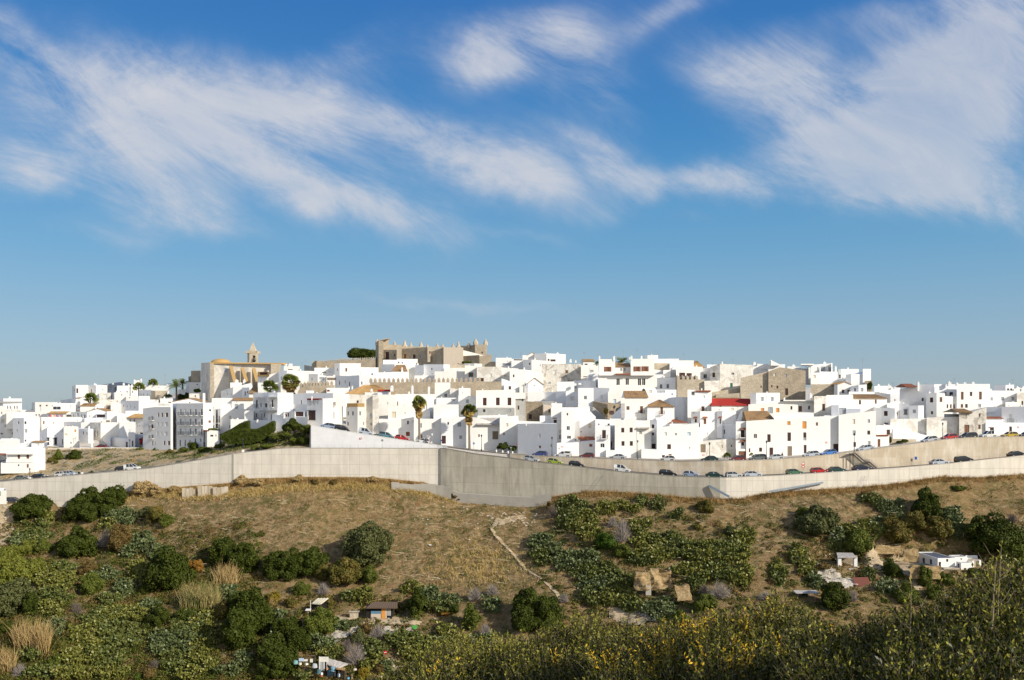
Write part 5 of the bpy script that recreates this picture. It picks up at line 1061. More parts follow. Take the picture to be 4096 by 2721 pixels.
battlement('stone_ruin','rough stone battlement stump with five merlons below the loggia house',[(655,372),(998,370)],590,(290,290),[672,735,790,845,902],32,60,'stl',6.0)
H([1085,1460],'F',[530,475],700,288,'rubble wall with a collapsed stone edge above the red painted roof','1330 503 14 14 k','stl',name='stone_wall',cat='wall',parapet=False,more=[([1140,1440],'F',[560,540],700,285,dict(mat='stl',parapet=False))])
H([1448,1800,2265],'FF',[352,270,270],620,286,'great weathered brown stone house wall with a white-framed door','1707 463 14 28 k;1842 455 16 30 k','stl',name='stone_building',cat='building',parapet=False,jit=0,more=[([1800,1940,2265],'FF',[270,218,262],620,285.2,dict(mat='st',parapet=False,wins='1877 310 24 34 w;2018 322 30 36 g;1912 468 22 34 k;2028 525 36 84 kD;1842 455 16 30 k'))])
# ================================================================== vehicles
TYRE = plain('tyre_rubber', (0.02, 0.02, 0.02), 0.9, var=0); RIM = plain('alloy_rim', (0.55, 0.55, 0.56), 0.35, 0.5, 0.6, var=0)
CGL = plain('car_glass', (0.02, 0.026, 0.03), 0.05, 0.6, var=0); LMP = plain('lamp_glass', (0.75, 0.74, 0.7), 0.2, 0.5, var=0); TL = plain('tail_lamp', (0.35, 0.02, 0.02), 0.3, var=0); BLK = plain('black_trim', (0.02, 0.02, 0.02), 0.6, var=0)
def paint(name, c):
    m_ = plain(name, c, 0.28, 0.5, 0.15, var=0); m_.node_tree.nodes['Principled BSDF'].inputs['Coat Weight'].default_value = 0.6; return m_
PAINT = {'silver': (0.48,0.50,0.52), 'blue': (0.03,0.06,0.26), 'lime': (0.33,0.40,0.05), 'black': (0.015,0.017,0.022), 'white': (0.72,0.72,0.70), 'maroon': (0.16,0.015,0.015), 'red': (0.48,0.02,0.02),
 'dgreen': (0.015,0.055,0.045), 'lblue': (0.28,0.35,0.48), 'green': (0.07,0.17,0.09), 'navy': (0.015,0.02,0.05), 'sky': (0.06,0.20,0.55), 'teal': (0.10,0.22,0.27), 'yellow': (0.50,0.34,0.02), 'grey': (0.13,0.15,0.15), 'ice': (0.45,0.50,0.56)}
# side profile: lower body top line (x, z) rear to front; cabin (x, z)
KIND = {'hatch': (3.95, 1.68, [(-1.95,.62),(-1.93,.9),(-1.0,.95),(.85,.92),(1.75,.74),(1.97,.55)], [(-1.9,.92),(-1.55,1.4),(-.9,1.47),(.15,1.44),(.95,.93)]),
 'sedan': (4.45, 1.74, [(-2.2,.55),(-2.18,.9),(-1.3,.96),(.95,.92),(1.95,.74),(2.22,.52)], [(-1.75,.94),(-1.05,1.36),(-.6,1.42),(.25,1.4),(1.1,.93)]),
 'estate': (4.45, 1.74, [(-2.2,.6),(-2.18,.98),(-1.3,.98),(.95,.94),(1.95,.76),(2.22,.55)], [(-2.14,.97),(-1.9,1.44),(-1.2,1.52),(.25,1.47),(1.15,.94)]),
 'van': (4.15, 1.74, [(-2.05,.6),(-2.04,1.05),(-1.0,1.05),(.9,1.02),(1.8,.86),(2.07,.6)], [(-2.02,1.04),(-1.98,1.76),(-1.5,1.84),(.1,1.8),(1.0,1.03)]),
 'mpv': (4.2, 1.76, [(-2.08,.6),(-2.06,1.0),(-1.0,1.02),(1.0,.98),(1.85,.82),(2.1,.58)], [(-2.02,1.0),(-1.8,1.55),(-1.1,1.64),(.3,1.58),(1.3,.98)])}
def vehicle(name, label, kind, col, u, depth_of, z_of, off, flip=False, scale=1.0, group=None, pickup=False, cat='car', glass=None):
    """front faces +x of the car; placed on the road strip at picture column u"""
    d = depth_of(u) + off; p = P(u, 0, d); a, b_ = P(u-12, 0, depth_of(u-12)+off), P(u+12, 0, depth_of(u+12)+off)
    t = Vector((b_.x-a.x, b_.y-a.y, z_of(u+12)-z_of(u-12))).normalized()
    if flip: t = -t
    side = Vector((-t.y, t.x, 0)).normalized(); up = t.cross(side)
    if up.z < 0: up = -up
    from mathutils import Matrix
    e = empty(name, (p.x, d, z_of(u)+0.06), label, cat, group)
    e.rotation_euler = Matrix((t, side, up)).transposed().to_euler(); e.scale = (scale,)*3
    Lc, Wc, body, cab = KIND[kind]; hw = Wc/2; pm = paint('paint_'+col, PAINT[col])
    def put(mb, nm, mats, par=e, smooth=False):
        o = mb.build(nm, mats, None, smooth); o.parent = par; return o
    mb = MB(); bb = [(body[0][0]+.05, .22), (body[-1][0]-.08, .2)]
    prof = body + [bb[1], bb[0]]; n = len(prof)
    def ring(s_, yw): return [(x, yw*s_, z) for x, z in prof]
    rs = [[(x*0.985, -hw, z-.02 if i < len(body) else z+.06) for i, (x, z) in enumerate(prof)], [(x, -hw*.9, z) for x, z in prof], [(x, hw*.9, z) for x, z in prof], [(x*0.985, hw, z-.02 if i < len(body) else z+.06) for i, (x, z) in enumerate(prof)]]
    for r0, r1 in zip(rs, rs[1:]):
        for i in range(n): mb.poly([r0[i], r0[(i+1)%n], r1[(i+1)%n], r1[i]])
    mb.poly(rs[0][::-1]); mb.poly(rs[-1])
    for wx_ in (-Lc*.31, Lc*.31):     # arches
        for sy in (-1, 1): mb.obox((wx_, sy*(hw-.01), .34), (.36,0,0), (0,.03,0), (0,0,.3), 1)
    mb.box(-Lc/2+.02, -hw*.85, .22, -Lc/2+.2, hw*.85, .42, 1); mb.box(Lc/2-.2, -hw*.8, .22, Lc/2-.03, hw*.8, .4, 1)
    put(mb, 'body', [pm, BLK])
    # cabin: roof and pillars in paint, glass inset
    if pickup: cab = [(-.35,.97),(-.3,1.5),(.0,1.58),(.45,1.52),(1.2,.97)]
    wt, wb_ = hw*.72, hw*.93; zs = lambda z: (z-cab[0][1])/(max(c[1] for c in cab)-cab[0][1]); yw = lambda z: wb_ + (wt-wb_)*max(0, min(1, zs(z)))
    mb = MB(); L_ = [(x, -yw(z), z) for x, z in cab]; R_ = [(x, yw(z), z) for x, z in cab]
    for i in range(1, len(cab)-2): mb.quadbox([L_[i], L_[i+1], R_[i+1], R_[i]], [(p_[0], p_[1], p_[2]+.03) for p_ in (L_[i], L_[i+1], R_[i+1], R_[i])])
    for S in (L_, R_):
        for i, j in ((0,1),(len(cab)-2,len(cab)-1)): mb.tube([S[i], S[j]], .045, 5)
        k_ = len(cab)//2; xm = (cab[0][0]+cab[-1][0])/2 + .1; zt_ = max(c[1] for c in cab)-.03; sg = -1 if S is L_ else 1
        mb.tube([(xm, sg*yw(cab[0][1]), cab[0][1]), (xm-.05, sg*yw(zt_), zt_)], .05, 5)
        if kind == 'van' and not pickup: mb.poly([(p_[0], p_[1]*1.012, p_[2]) for p_ in (S[0], S[1], (-1.3, S[1][1], S[1][2]), (-1.25, S[0][1], S[0][2]))])
    put(mb, 'roof', [pm])
    mb = MB(); si = .985
    Lg = [(x*.99, -yw(z)*si, z-.01) for x, z in cab]; Rg = [(x*.99, yw(z)*si, z-.01) for x, z in cab]
    mb.poly(Lg); mb.poly(Rg[::-1]); put(mb, 'side_window', [CGL])
    mb = MB(); i = len(cab)-2; mb.poly([Lg[i], Lg[i+1], Rg[i+1], Rg[i]]); put(mb, 'windscreen', [CGL])
    mb = MB(); mb.poly([Lg[0], Lg[1], Rg[1], Rg[0]]); put(mb, 'rear_window', [CGL])
    if pickup:
        mb = MB(); mb.box(-Lc/2+.05, -hw*.9, 1.0, -.4, hw*.9, 1.12); mb.box(-Lc/2+.05, -hw*.88, 1.12, -.42, hw*.88, 1.72)
        put(mb, 'box_body', [pm]); mb = MB(); mb.box(-Lc/2+.35, -hw*.9, 1.2, -.6, -hw*.875, 1.6); mb.box(-Lc/2+.35, hw*.875, 1.2, -.6, hw*.9, 1.6); put(mb, 'side_window', [CGL])
    for sx in (-1, 1):
        for sy in (-1, 1):
            w_ = MB(); c = Vector((sx*Lc*.31, sy*(hw-.09), .31)); w_.tube([c-Vector((0,.1,0)), c+Vector((0,.1,0))], .31, 14)
            wo_ = put(w_, 'wheel', [TYRE]); r_ = MB(); c2 = c+Vector((0,sy*.1,0)); r_.tube([c2-Vector((0,.015,0)), c2+Vector((0,.015,0))], .2, 12); ro = r_.build('rim', [RIM]); ro.parent = wo_
    for sy in (-1, 1):
        h_ = MB(); h_.obox((Lc/2-.12, sy*hw*.68, .64), (.13,0,.03), (0,.16,0), (-.02,0,.07)); put(h_, 'headlight', [LMP])
        h_ = MB(); h_.obox((-Lc/2+.04, sy*hw*.78, .8), (.05,0,0), (0,.11,0), (0,0,.13)); put(h_, 'tail_light', [TL])
        h_ = MB(); h_.obox((cab[-1][0]-.25, sy*(hw+.07), 1.0), (.06,0,0), (0,.09,0), (0,0,.06)); put(h_, 'mirror', [pm])
    return e
ll, ul = 'cars parked along the lower road', 'cars parked along the upper street'
GEARLOW = [(2126,'hatch','silver','silver hatchback, leftmost of the lower road cars, behind the lime one',0),(2220,'hatch','lime','lime green hatchback on the lower road',0),(2306,'hatch','black','black hatchback behind the white van on the lower road',0),
 (2488,'van','white','small white van on the lower road',0),(2672,'estate','black','black estate car on the lower road between white van and pale blue car',0),(2764,'hatch','lblue','pale blue hatchback on the lower road',0),
 (2859,'sedan','dgreen','very dark low saloon between the pale blue hatchback and two silver cars',0),(2935,'hatch','silver','silver hatchback, left one of the neighbouring silver pair on the lower road',0),(3010,'sedan','ice','silver saloon, right one of the neighbouring silver pair on the lower road',0),
 (3178,'hatch','green','mid green hatchback by the warning sign on the lower road',0),(3276,'hatch','red','bright red hatchback on the lower road',0),(3346,'sedan','dgreen','dark green saloon right of the bright red hatchback',0),(3446,'sedan','navy','dark navy saloon below the iron stairs',0),
 (3757,'sedan','ice','pale silver convertible with black roof on the lower road at right',0),(3855,'mpv','black','black people carrier on the lower road at right',0),(4067,'sedan','black','dark saloon at the right edge of the lower road',0)]
for (u, k, c, lb, fl) in GEARLOW:
    vehicle('parked_car' if k != 'van' else 'parked_van', lb, k, c, u, dw, zroad, 2.6 if u < 2700 else 2.3, False, 1.0, ll, cat='van' if k == 'van' else 'car')
for (u, k, c, lb, pk) in [(2159,'hatch','blue','deep blue hatchback at the left end of the upper street row',0),(2252,'estate','white','white pickup van with a boxed rear under the street lamp',1),(2347,'hatch','maroon','dark red hatchback left of the silver saloon on the upper street',0),
 (2470,'sedan','silver','silver saloon before the white porch wall on the upper street',0),(2669,'hatch','white','white hatchback below the caged window house',0),(2838,'sedan','dgreen','dark green saloon before the low peeling house',0),(2950,'hatch','maroon','dark red hatchback at the brown garage door',0),
 (3031,'mpv','grey','grey-green people carrier right of the brown garage',0),(3099,'sedan','silver','silver saloon right of the grey-green people carrier',0),(3244,'hatch','ice','pale silver hatchback left of the bright blue car',0),(3314,'hatch','sky','bright blue hatchback on the upper street',0),
 (3462,'sedan','ice','pale beige-silver saloon at the top of the iron stairs',0),(3718,'hatch','silver','silver hatchback, first in the row of six at upper right',0),(3797,'hatch','red','red hatchback beside the silver one at upper right',0),(3872,'estate','black','black estate car before the old peeling gabled house',0),
 (3952,'van','white','white van-like car between the black estate and the yellow car',0),(4038,'hatch','yellow','yellow hatchback at upper right',0),(4110,'sedan','black','dark car cut off at the right end of the upper street',0)]:
    vehicle('parked_car', lb, k, c, u, lambda q: dw(q)+UO, zupper, 1.6, True, 1.0, ul, bool(pk))
for (u, k, c, lb, fl) in [(1311,'mpv','lblue','pale blue car at the top of the sloping street',True),(1368,'mpv','black','large black off-road car near the top of the sloping street',False),(1464,'van','ice','silver-white van on the sloping street',False),
 (1545,'mpv','teal','teal car on the sloping street',False),(1608,'hatch','red','small red car low on the sloping street',False),(1690,'hatch','white','white car at the foot of the sloping street beside the palm',True)]:
    vehicle('parked_car', lb, k, c, u, lambda q: dw(q)+UO, zupper, 2.2, fl, 1.0, 'cars on the sloping street')
for (u, k, c, lb, fl) in [(90,'sedan','grey','grey car mostly hidden behind the left retaining wall',False),(156,'sedan','black','black saloon behind the left retaining wall',False),(252,'hatch','white','white hatchback showing over the left wall, left one of two',False),(278,'hatch','ice','pale silver car showing over the left wall, right one of two',False),
 (492,'hatch','black','dark car behind the white van at the left wall',False),(530,'van','white','white van showing over the retaining wall left of centre',False)]:
    vehicle('parked_van' if k == 'van' else 'parked_car', lb, k, c, u, dw, lambda q: zroad(q)-.0, 1.9 if u < 300 else 1.6, fl, 1.0, 'cars behind the left wall', cat='van' if k == 'van' else 'car')
bd_ = lambda u: ip([(x[0], x[2]) for x in BANK], u); bz_ = lambda u: ZV(ip([(x[0], x[1]) for x in BANK], u), bd_(u))
vehicle('parked_car', 'dark red hatchback alone before the long blank white wall', 'hatch', 'maroon', 402, bd_, bz_, 2.0, True, 0.92)

# ================================================================== car park ledge at far left
PK = [(-140, 1999, 232), (200, 1999, 232)]
pk = MB(); zl = TERR[-1][4]; DCP = (TERR[-1][2]+TERR[-1][3])/2
vehicle('parked_car', 'dark blue-grey hatchback alone on the car park at the lower left', 'hatch', 'navy', 54, lambda u: DCP, lambda u: zl+.03, 0.0, False, 1.0)

# ================================================================== street furniture
def lamp(u, base, vt, label, depth, group='street lamps along the roads'):
    p = P(u, 0, depth); z0_, z1_ = base, ZV(vt, depth); e = empty('street_lamp', (p.x, depth, z0_), label, 'street lamp', group)
    mb = MB(); mb.tube([(p.x,depth,z0_),(p.x,depth,z0_+.9),(p.x,depth,z1_-.8)], [.12,.09,.05], 6); mb.lathe((p.x,depth,z0_), [(.17,0),(.15,.5),(.1,.9)], 6); mb.build('post', M['iron'], e)
    mb = MB(); mb.lathe((p.x,depth,z1_-.8), [(.1,0),(.2,.42)], 6); mb.build('lantern', M['glass'], e)
    mb = MB(); mb.lathe((p.x,depth,z1_-.38), [(.26,0),(.1,.22),(.02,.38)], 6); mb.build('lantern_cap', M['iron'], e)
UP = lambda u: zupper(u)
lamp(2208, UP(2208), 1746, 'black lantern lamp before the plain bluish house wall', dw(2208)+UO+.6)
lamp(2551, UP(2551), 1759, 'black lantern lamp right of the four-window house', dw(2551)+UO+.6)
lamp(2838, UP(2838), 1768, 'black lantern lamp behind the dark green saloon', dw(2838)+UO+.6)
lamp(3066, UP(3066), 1761, 'black lantern lamp by the grey-green people carrier', dw(3066)+UO+.6)
lamp(3417, UP(3417), 1731, 'black lantern lamp at the head of the iron stairs', dw(3417)+UO+.6)
lamp(3771, UP(3771), 1689, 'black lantern lamp behind the upper right red car', dw(3771)+UO+.6)
lamp(1926, UP(1926), 1737, 'black lantern lamp on the promenade near the trimmed shrubs', dw(1926)+UO+.6)
lamp(972, zroad(972)+1.4, 1753, 'lantern lamp on a white plinth before the dark hedge', dw(972)+1.2)
lamp(119, zroad(119), 1871, 'lantern lamp on a white plinth by the black saloon at far left', dw(119)+1.0)
lamp(328, zroad(328), 1850, 'thin lamp post before the eroded bank', dw(328)+1.0)
lamp(682, bz_(682), 1749, 'lantern lamp before the three-storey flats', bd_(682)+.8)
lamp(519, bz_(519), 1756, 'lantern lamp beside the white number plate door', bd_(519)+.8)
lamp(284, bz_(284), 1766, 'lantern lamp at the left end of the blank low building', bd_(284)+.8)
for (u, v0, v1, lb) in ((972,1800,1812,'white square plinth under the hedge lamp'),(328,1890,1900,'white square plinth under the thin lamp post'),(119,1910,1918,'white square plinth at the far left lamp')):
    p = P(u, v0, dw(u)+.6); mb = MB(); mb.box(p.x-.24, p.y-.24, zroad(u)-.2, p.x+.24, p.y+.24, p.z); mb.box(p.x-.28, p.y-.28, p.z, p.x+.28, p.y+.28, p.z+.08); tag(mb.build('plinth', M['w']), lb, 'plinth')
SR = plain('sign_red', (0.5, 0.02, 0.02), 0.5, var=0); SB = plain('sign_blue', (0.02, 0.08, 0.35), 0.5, var=0); SW = plain('sign_white', (0.75, 0.75, 0.75), 0.5, var=0); PIL = plain('galvanised_post', (0.4, 0.4, 0.42), 0.4, 0.5, 0.5, var=0)
def disc(mb, c, r, n=16, m=0, nrm=(0,-1,0), th=.012):
    c = Vector(c); nv = Vector(nrm).normalized(); mb.tube([c, c+nv*th], r, n, m)
def nopark(u, v, d, label, r=.32):
    """blue disc, red ring and red bar: no parking"""
    c = P(u, v, d); e = empty('no_parking_sign', tuple(c), label, 'road sign', 'no parking signs on house walls')
    mb = MB(); disc(mb, c, r); mb.build('ring', SR, e); mb = MB(); disc(mb, c+Vector((0,-.014,0)), r*.74); mb.build('disc', SW, e)
    mb = MB(); mb.obox(c+Vector((0,-.034,0)), (r*.72,0,0), (0,.006,0), (0,0,r*.17)); o = mb.build('bar', SR, e)
crop(2000,1380); nopark(U(780), Vv(1278), 242.5, 'round red and white no-parking sign on the wall above the white pickup')
crop(2500,1400); nopark(U(983), Vv(1320), 236.6, 'round red and white no-parking sign left of the low peeling house')
crop(3000,1400); nopark(U(957), Vv(1163), 236.5, 'round red and white no-parking sign above the bright blue car')
crop(3496,1440); nopark(U(1808), Vv(846), 243.0, 'round red and white no-parking sign near the right edge')
crop(1000,1340); nopark(U(1389), Vv(1298), dw(1443)+UO-.5, 'round red and white no-parking sign on the whitewashed wedge wall')
def postsign(u, vt, shape, col, label, depth, z0_, size=.3):
    c = P(u, vt, depth); e = empty('road_sign', (c.x, depth, z0_), label, 'road sign')
    mb = MB(); mb.tube([(c.x,depth,z0_),(c.x,depth,c.z+.1)], .035, 5); mb.build('post', PIL, e); mb = MB()
    if shape == 'o': disc(mb, c+Vector((0,-.05,0)), size)
    elif shape == 's': mb.obox(c+Vector((0,-.05,0)), (size,0,0), (0,.01,0), (0,0,size*1.25))
    elif shape == 't':
        for zz in (0, -.85): 
            mb.poly([c+Vector((-size*1.2,-.06,-size+zz*0)), c+Vector((size*1.2,-.06,-size)), c+Vector((0,-.06,size*1.1))]) if zz == 0 else disc(mb, c+Vector((0,-.05,-.85)), size*.9)
    elif shape == 'w':
        mb.obox(c+Vector((-.1,-.05,0)), (.55,0,0), (0,.01,0), (0,0,.16)); mb.obox(c+Vector((.1,-.05,-.4)), (.55,0,0), (0,.01,0), (0,0,.16))
    mb.build('plate', col, e)
    if shape == 't': mb = MB(); mb.poly([c+Vector((-size*.7,-.075,-size*.7)), c+Vector((size*.7,-.075,-size*.7)), c+Vector((0,-.075,size*.6))]); disc(mb, c+Vector((0,-.075,-.85)), size*.5); mb.build('symbol', SW, e)
    if shape == 'o': mb = MB(); mb.obox(c+Vector((0,-.07,0)), (size*.15,0,0), (0,.006,0), (0,0,size*.6)); mb.build('symbol', SW, e)
LR = lambda u: zroad(u)
postsign(3212, 1853, 't', SR, 'triangular warning sign over a round one beside the green hatchback', dw(3212)+1.2, LR(3212), .42)
postsign(3663, 1833, 's', SB, 'blue rectangular sign on a post against the tan wall at right', dw(3663)+7.6, LR(3663), .3)
postsign(1529, 1762, 'o', plain('sign_grey',(.1,.11,.13),.5,var=0), 'dark round sign on a post before the whitewashed wedge wall', dw(1529)+1.0, LR(1529), .3)
postsign(1895, 1774, 'o', SB, 'round blue sign on a post right of the street palm', dw(1895)+UO+1.0, UP(1895), .3)
postsign(1893, 1756, 'w', SW, 'white arrow-shaped direction boards right of the street palm', dw(1893)+UO+2.0, UP(1893))
postsign(1729, 1738, 's', SW, 'pale sign on a slim post left of the patterned door', dw(1729)+UO+6, UP(1729), .2)
postsign(1693, 1738, 's', PIL, 'slim grey sign post right of the first street palm', dw(1693)+UO+6, UP(1693), .16)
postsign(1765, 1762, 's', SB, 'small blue panel sign beside the patterned doorway', dw(1765)+UO+6, UP(1765), .18)
postsign(2044, 1791, 'o', PIL, 'slim post with a round sign at the start of the lower road', dw(2044)+UO+3, UP(2044), .2)
postsign(2068, 1780, 's', SR, 'slim pole with a narrow red panel at the corner of the plain bluish house', dw(2068)+UO+4, UP(2068), .12)
# railings along the wall tops
def fence(name, label, u0, u1, depth, z, h=1.0, st=2.0, r_=.03, mat=None, bars=2):
    e = empty(name, (P(u0,0,depth(u0)).x, depth(u0), z(u0)), label, 'railing'); n = max(2, int((u1-u0)*depth(u0)/F/st)); mb = MB(); pts = []
    for i in range(n+1):
        u = u0+(u1-u0)*i/n; p = P(u,0,depth(u)); pts.append((p.x,p.y,z(u))); mb.tube([(p.x,p.y,z(u)-.2),(p.x,p.y,z(u)+h)], r_, 4)
    mb.build('railing_posts', mat or M['rail'], e)['kind'] = 'stuff'
    mb = MB()
    for k in range(bars): mb.tube([(x,y,zz+h*(1-k/bars)) for x,y,zz in pts], r_*.8, 4)
    mb.build('handrail', mat or M['rail'], e)
fence('railing','thin handrail along the level wall below the whitewashed wedge',1245,1780,lambda u: dw(u)+.25, gt, .85, 2.0, .022)
fence('railing','handrail sloping down beside the promenade toward the silver hatchback',1782,2140,lambda u: dw(u)+4.5, lambda u: zupper(u)*.5+zroad(u)*.5+.1, .9, 2.0, .025)
fence('railing','thin rail on the tan wall behind the upper street cars, left half',2060,2960,lambda u: dw(u)+UO, ut, .55, 2.5, .02)
fence('railing','thin rail on the tan wall at upper right',3480,4250,lambda u: dw(u)+UO, ut, .5, 2.5, .02)
fence('railing','rail at the foot of the tan wall on the lower road',2350,3560,lambda u: dw(u)+6.6, zroad, .9, 2.5, .022)
fence('railing','rail at the foot of the tan wall at the right end of the lower road',3600,4240,lambda u: dw(u)+6.6, zroad, .9, 2.5, .022)
fence('railing','thin rail on top of the left retaining wall',-60,925,lambda u: dw(u)+.25, gt, .45, 2.5, .02)
for i, u in enumerate((1985,2010,2032,2050)):
    d = dw(u)+UO+5; p = P(u,0,d); mb = MB(); mb.lathe((p.x,d,UP(u)), [(.22,0),(.22,.55),(.12,.7)], 8); tag(mb.build('bollard', M['w2']), ('leftmost','second','third','rightmost')[i]+' of the four white round bollards beside the trimmed shrubs', 'bollard', 'white bollards beside the trimmed shrubs')
# iron stairs
crop(3000,1400)
se = empty('iron_staircase', P(U(1420), Vv(1480), dw(3450)+7.0), 'dark iron staircase with railings from the upper street to the lower road', 'staircase')
dS = lambda u: dw(u)+6.6
def SP(x, y, o=0.0): return P(U(x), Vv(y), dS(U(x))+o)
mb = MB(); seg = [((1325,1292),(1450,1400)),((1450,1400),(1500,1400)),((1500,1400),(1600,1488))]
mb.quadbox([SP(1240,1302),SP(1330,1296),SP(1330,1296,1.3),SP(1240,1302,1.3)],[SP(1240,1296),SP(1330,1290),SP(1330,1290,1.3),SP(1240,1296,1.3)])
mb.build('landing', M['iron'], se)
for (a, b_) in seg:
    mb = MB()
    for o in (0, 1.2): mb.quadbox([SP(a[0],a[1]+18,o),SP(b_[0],b_[1]+18,o),SP(b_[0],b_[1]+18,o+.06),SP(a[0],a[1]+18,o+.06)],[SP(a[0],a[1],o),SP(b_[0],b_[1],o),SP(b_[0],b_[1],o+.06),SP(a[0],a[1],o+.06)])
    mb.build('stringer', M['iron'], se)
    n = 9 if b_[1] != a[1] else 3; mb = MB()
    for i in range(n):
        x, y = a[0]+(b_[0]-a[0])*(i+.5)/n, a[1]+(b_[1]-a[1])*(i+.5)/n; c = SP(x, y+6, .65); mb.obox(c, (.16,0,0), (0,.62,0), (0,0,.025))
    mb.build('steps', M['iron'], se)
    for o in (0, 1.25):
        mb = MB()
        for hh in (34, 18): mb.tube([SP(a[0],a[1]-hh,o), SP(b_[0],b_[1]-hh,o)], .03, 4)
        for i in range(5): x, y = a[0]+(b_[0]-a[0])*i/4, a[1]+(b_[1]-a[1])*i/4; mb.tube([SP(x,y-34,o), SP(x,y,o)], .025, 4)
        mb.build('railing', M['rail'], se)
mb = MB(); mb.tube([SP(1245,1292),SP(1245,1252)],.03,4); mb.tube([SP(1340,1290),SP(1340,1250)],.03,4); mb.tube([SP(1245,1252),SP(1340,1250)],.03,4); mb.tube([SP(1245,1270),SP(1340,1268)],.025,4); mb.build('railing', M['rail'], se)
for x in (1255, 1293): mb = MB(); p = SP(x, 1300, .5); mb.tube([(p.x,p.y,p.z),(p.x,p.y,zroad(U(x)))], .09, 5); mb.build('support_post', M['iron'], se)
# metal beams leaning on the big wall
BM = plain('blue_grey_metal', (0.26, 0.31, 0.36), 0.45, 0.5, 0.5)
for (u0,v0,d0,u1,v1,d1,w_,lb) in ((2834,1944,dw(2834)-.75,2916,1988,dw(2916)-2.0,.42,'short blue-grey metal channel leaning steeply against the wall'),(3077,1967,dw(3077)-2.2,3292,1931,dw(3292)-.9,.3,'long blue-grey metal channel lying along the foot of the wall')):
    a, b_ = P(u0,v0,d0), P(u1,v1,d1); t = (b_-a); n_ = Vector((0,-1,0)); up = t.cross(n_).normalized(); up = up if up.z > 0 else -up; mb = MB()
    mb.obox((a+b_)/2, t/2, (0,.22,0), up*w_*.5); mb.obox((a+b_)/2+up*w_*.5+Vector((0,-.2,0)), t/2, (0,.05,0), up*.12); tag(mb.build('metal_channel', BM), lb, 'metal beam')
for (u0, v0, v1, lb) in ((2405,1900,1958,'thin steel ladder against the grey wall'),(3460,1902,1948,'thin steel ladder against the pale right wall')):
    mb = MB(); d = dw(u0)-.9
    for o in (-6, 6): mb.tube([P(u0+o-4, v1, d-1.0), P(u0+o+4, v0, d+.2)], .03, 4)
    for i in range(9): t_ = i/9; a, b_ = P(u0-10+8*t_, v1+(v0-v1)*t_, d-1+1.2*t_), P(u0+2+8*t_, v1+(v0-v1)*t_, d-1+1.2*t_); mb.tube([a, b_], .02, 3)
    tag(mb.build('ladder', M['rail']), lb, 'ladder')

# ================================================================== people (tiny in the picture)
def person2(u, d, z0_, label, top, leg, face=0.0):
    p = P(u, 0, d); e = empty('person', (p.x, d, z0_), label, 'person', rz=face); SK_ = plain('skin', (0.45,0.27,0.18), 0.6, var=0)
    import bmesh
    V = [(0,0,.93),(0,.01,1.12),(0,.01,1.32),(0,0,1.47),(0,-.02,1.58),(0,-.02,1.67)]; rad = [.15,.13,.16,.055,.095,.08]; E = [(0,1),(1,2),(2,3),(3,4),(4,5)]
    for sx, sy in ((-1, 1), (1, -1)):
        for root, pts, rs in ((0, [(sx*.1,0,.84),(sx*.1,-sy*.14,.5),(sx*.1,-sy*.1,.1),(sx*.1,-sy*.1-.13,.045)], [.1,.065,.045,.045]), (2, [(sx*.2,.01,1.36),(sx*.24,sy*.1,1.1),(sx*.25,sy*.14-.08,.87),(sx*.25,sy*.14-.12,.79)], [.06,.042,.032,.035])):
            k = root
            for q, r_ in zip(pts, rs): V.append(q); rad.append(r_); E.append((k, len(V)-1)); k = len(V)-1
    me = bpy.data.meshes.new('body'); bm = bmesh.new(); ly = bm.verts.layers.skin.verify(); vv = [bm.verts.new(v) for v in V]
    for v, r_ in zip(vv, rad): v[ly].radius = (r_, r_)
    vv[0][ly].use_root = True
    for a, b_ in E: bm.edges.new((vv[a], vv[b_]))
    bm.to_mesh(me); bm.free(); o = bpy.data.objects.new('body', me); COL.objects.link(o); o.parent = e
    o.modifiers.new('skin', 'SKIN'); sb = o.modifiers.new('smooth', 'SUBSURF'); sb.levels = 1; sb.render_levels = 1
    b = NB('clothed_'+str(int(u))); tcg = b.n('ShaderNodeTexCoord'); sx_ = b.n('ShaderNodeSeparateXYZ'); b.l(tcg.outputs['Object'], sx_.inputs[0])
    f1 = b.math('GREATER_THAN', sx_.outputs[2], .95); f2 = b.math('GREATER_THAN', sx_.outputs[2], 1.5)
    b.color(b.mix(f2, b.mix(f1, leg, top), (0.45,0.27,0.18))); me.materials.append(b.m)
    h = MB(); h.lathe((0,.0,1.6), [(.1,-.02),(.115,.04),(.1,.11),(.03,.15)], 10); ho = h.build('hair', plain('dark_hair', (0.02,0.015,0.012), 0.8, var=0)); ho.parent = e
    for sx in (-1,1):
        hb_ = MB()
        for k in range(5): a_ = (-.04+.02*k); hb_.tube([(sx*.25+a_*.3, sx*0-.12+a_, .77), (sx*.25+a_*.3, -.13+a_, .72), (sx*.25+a_*.3, -.12+a_, .69-.01*(2-abs(k-2)))], [.012,.01,.007], 5)
        hh = hb_.build('hand', SK_); hh.parent = e
person2(1705, dw(1705)+UO+1.0, UP(1705), 'person in a dark top behind the white car at the sloping street foot', (0.09,0.07,0.07), (0.04,0.045,0.07), .6)
person2(3129, dw(3129)+UO+2.2, UP(3129), 'person in a dark top beside the silver saloon before the long white house', (0.10,0.06,0.05), (0.05,0.05,0.06), -.5)
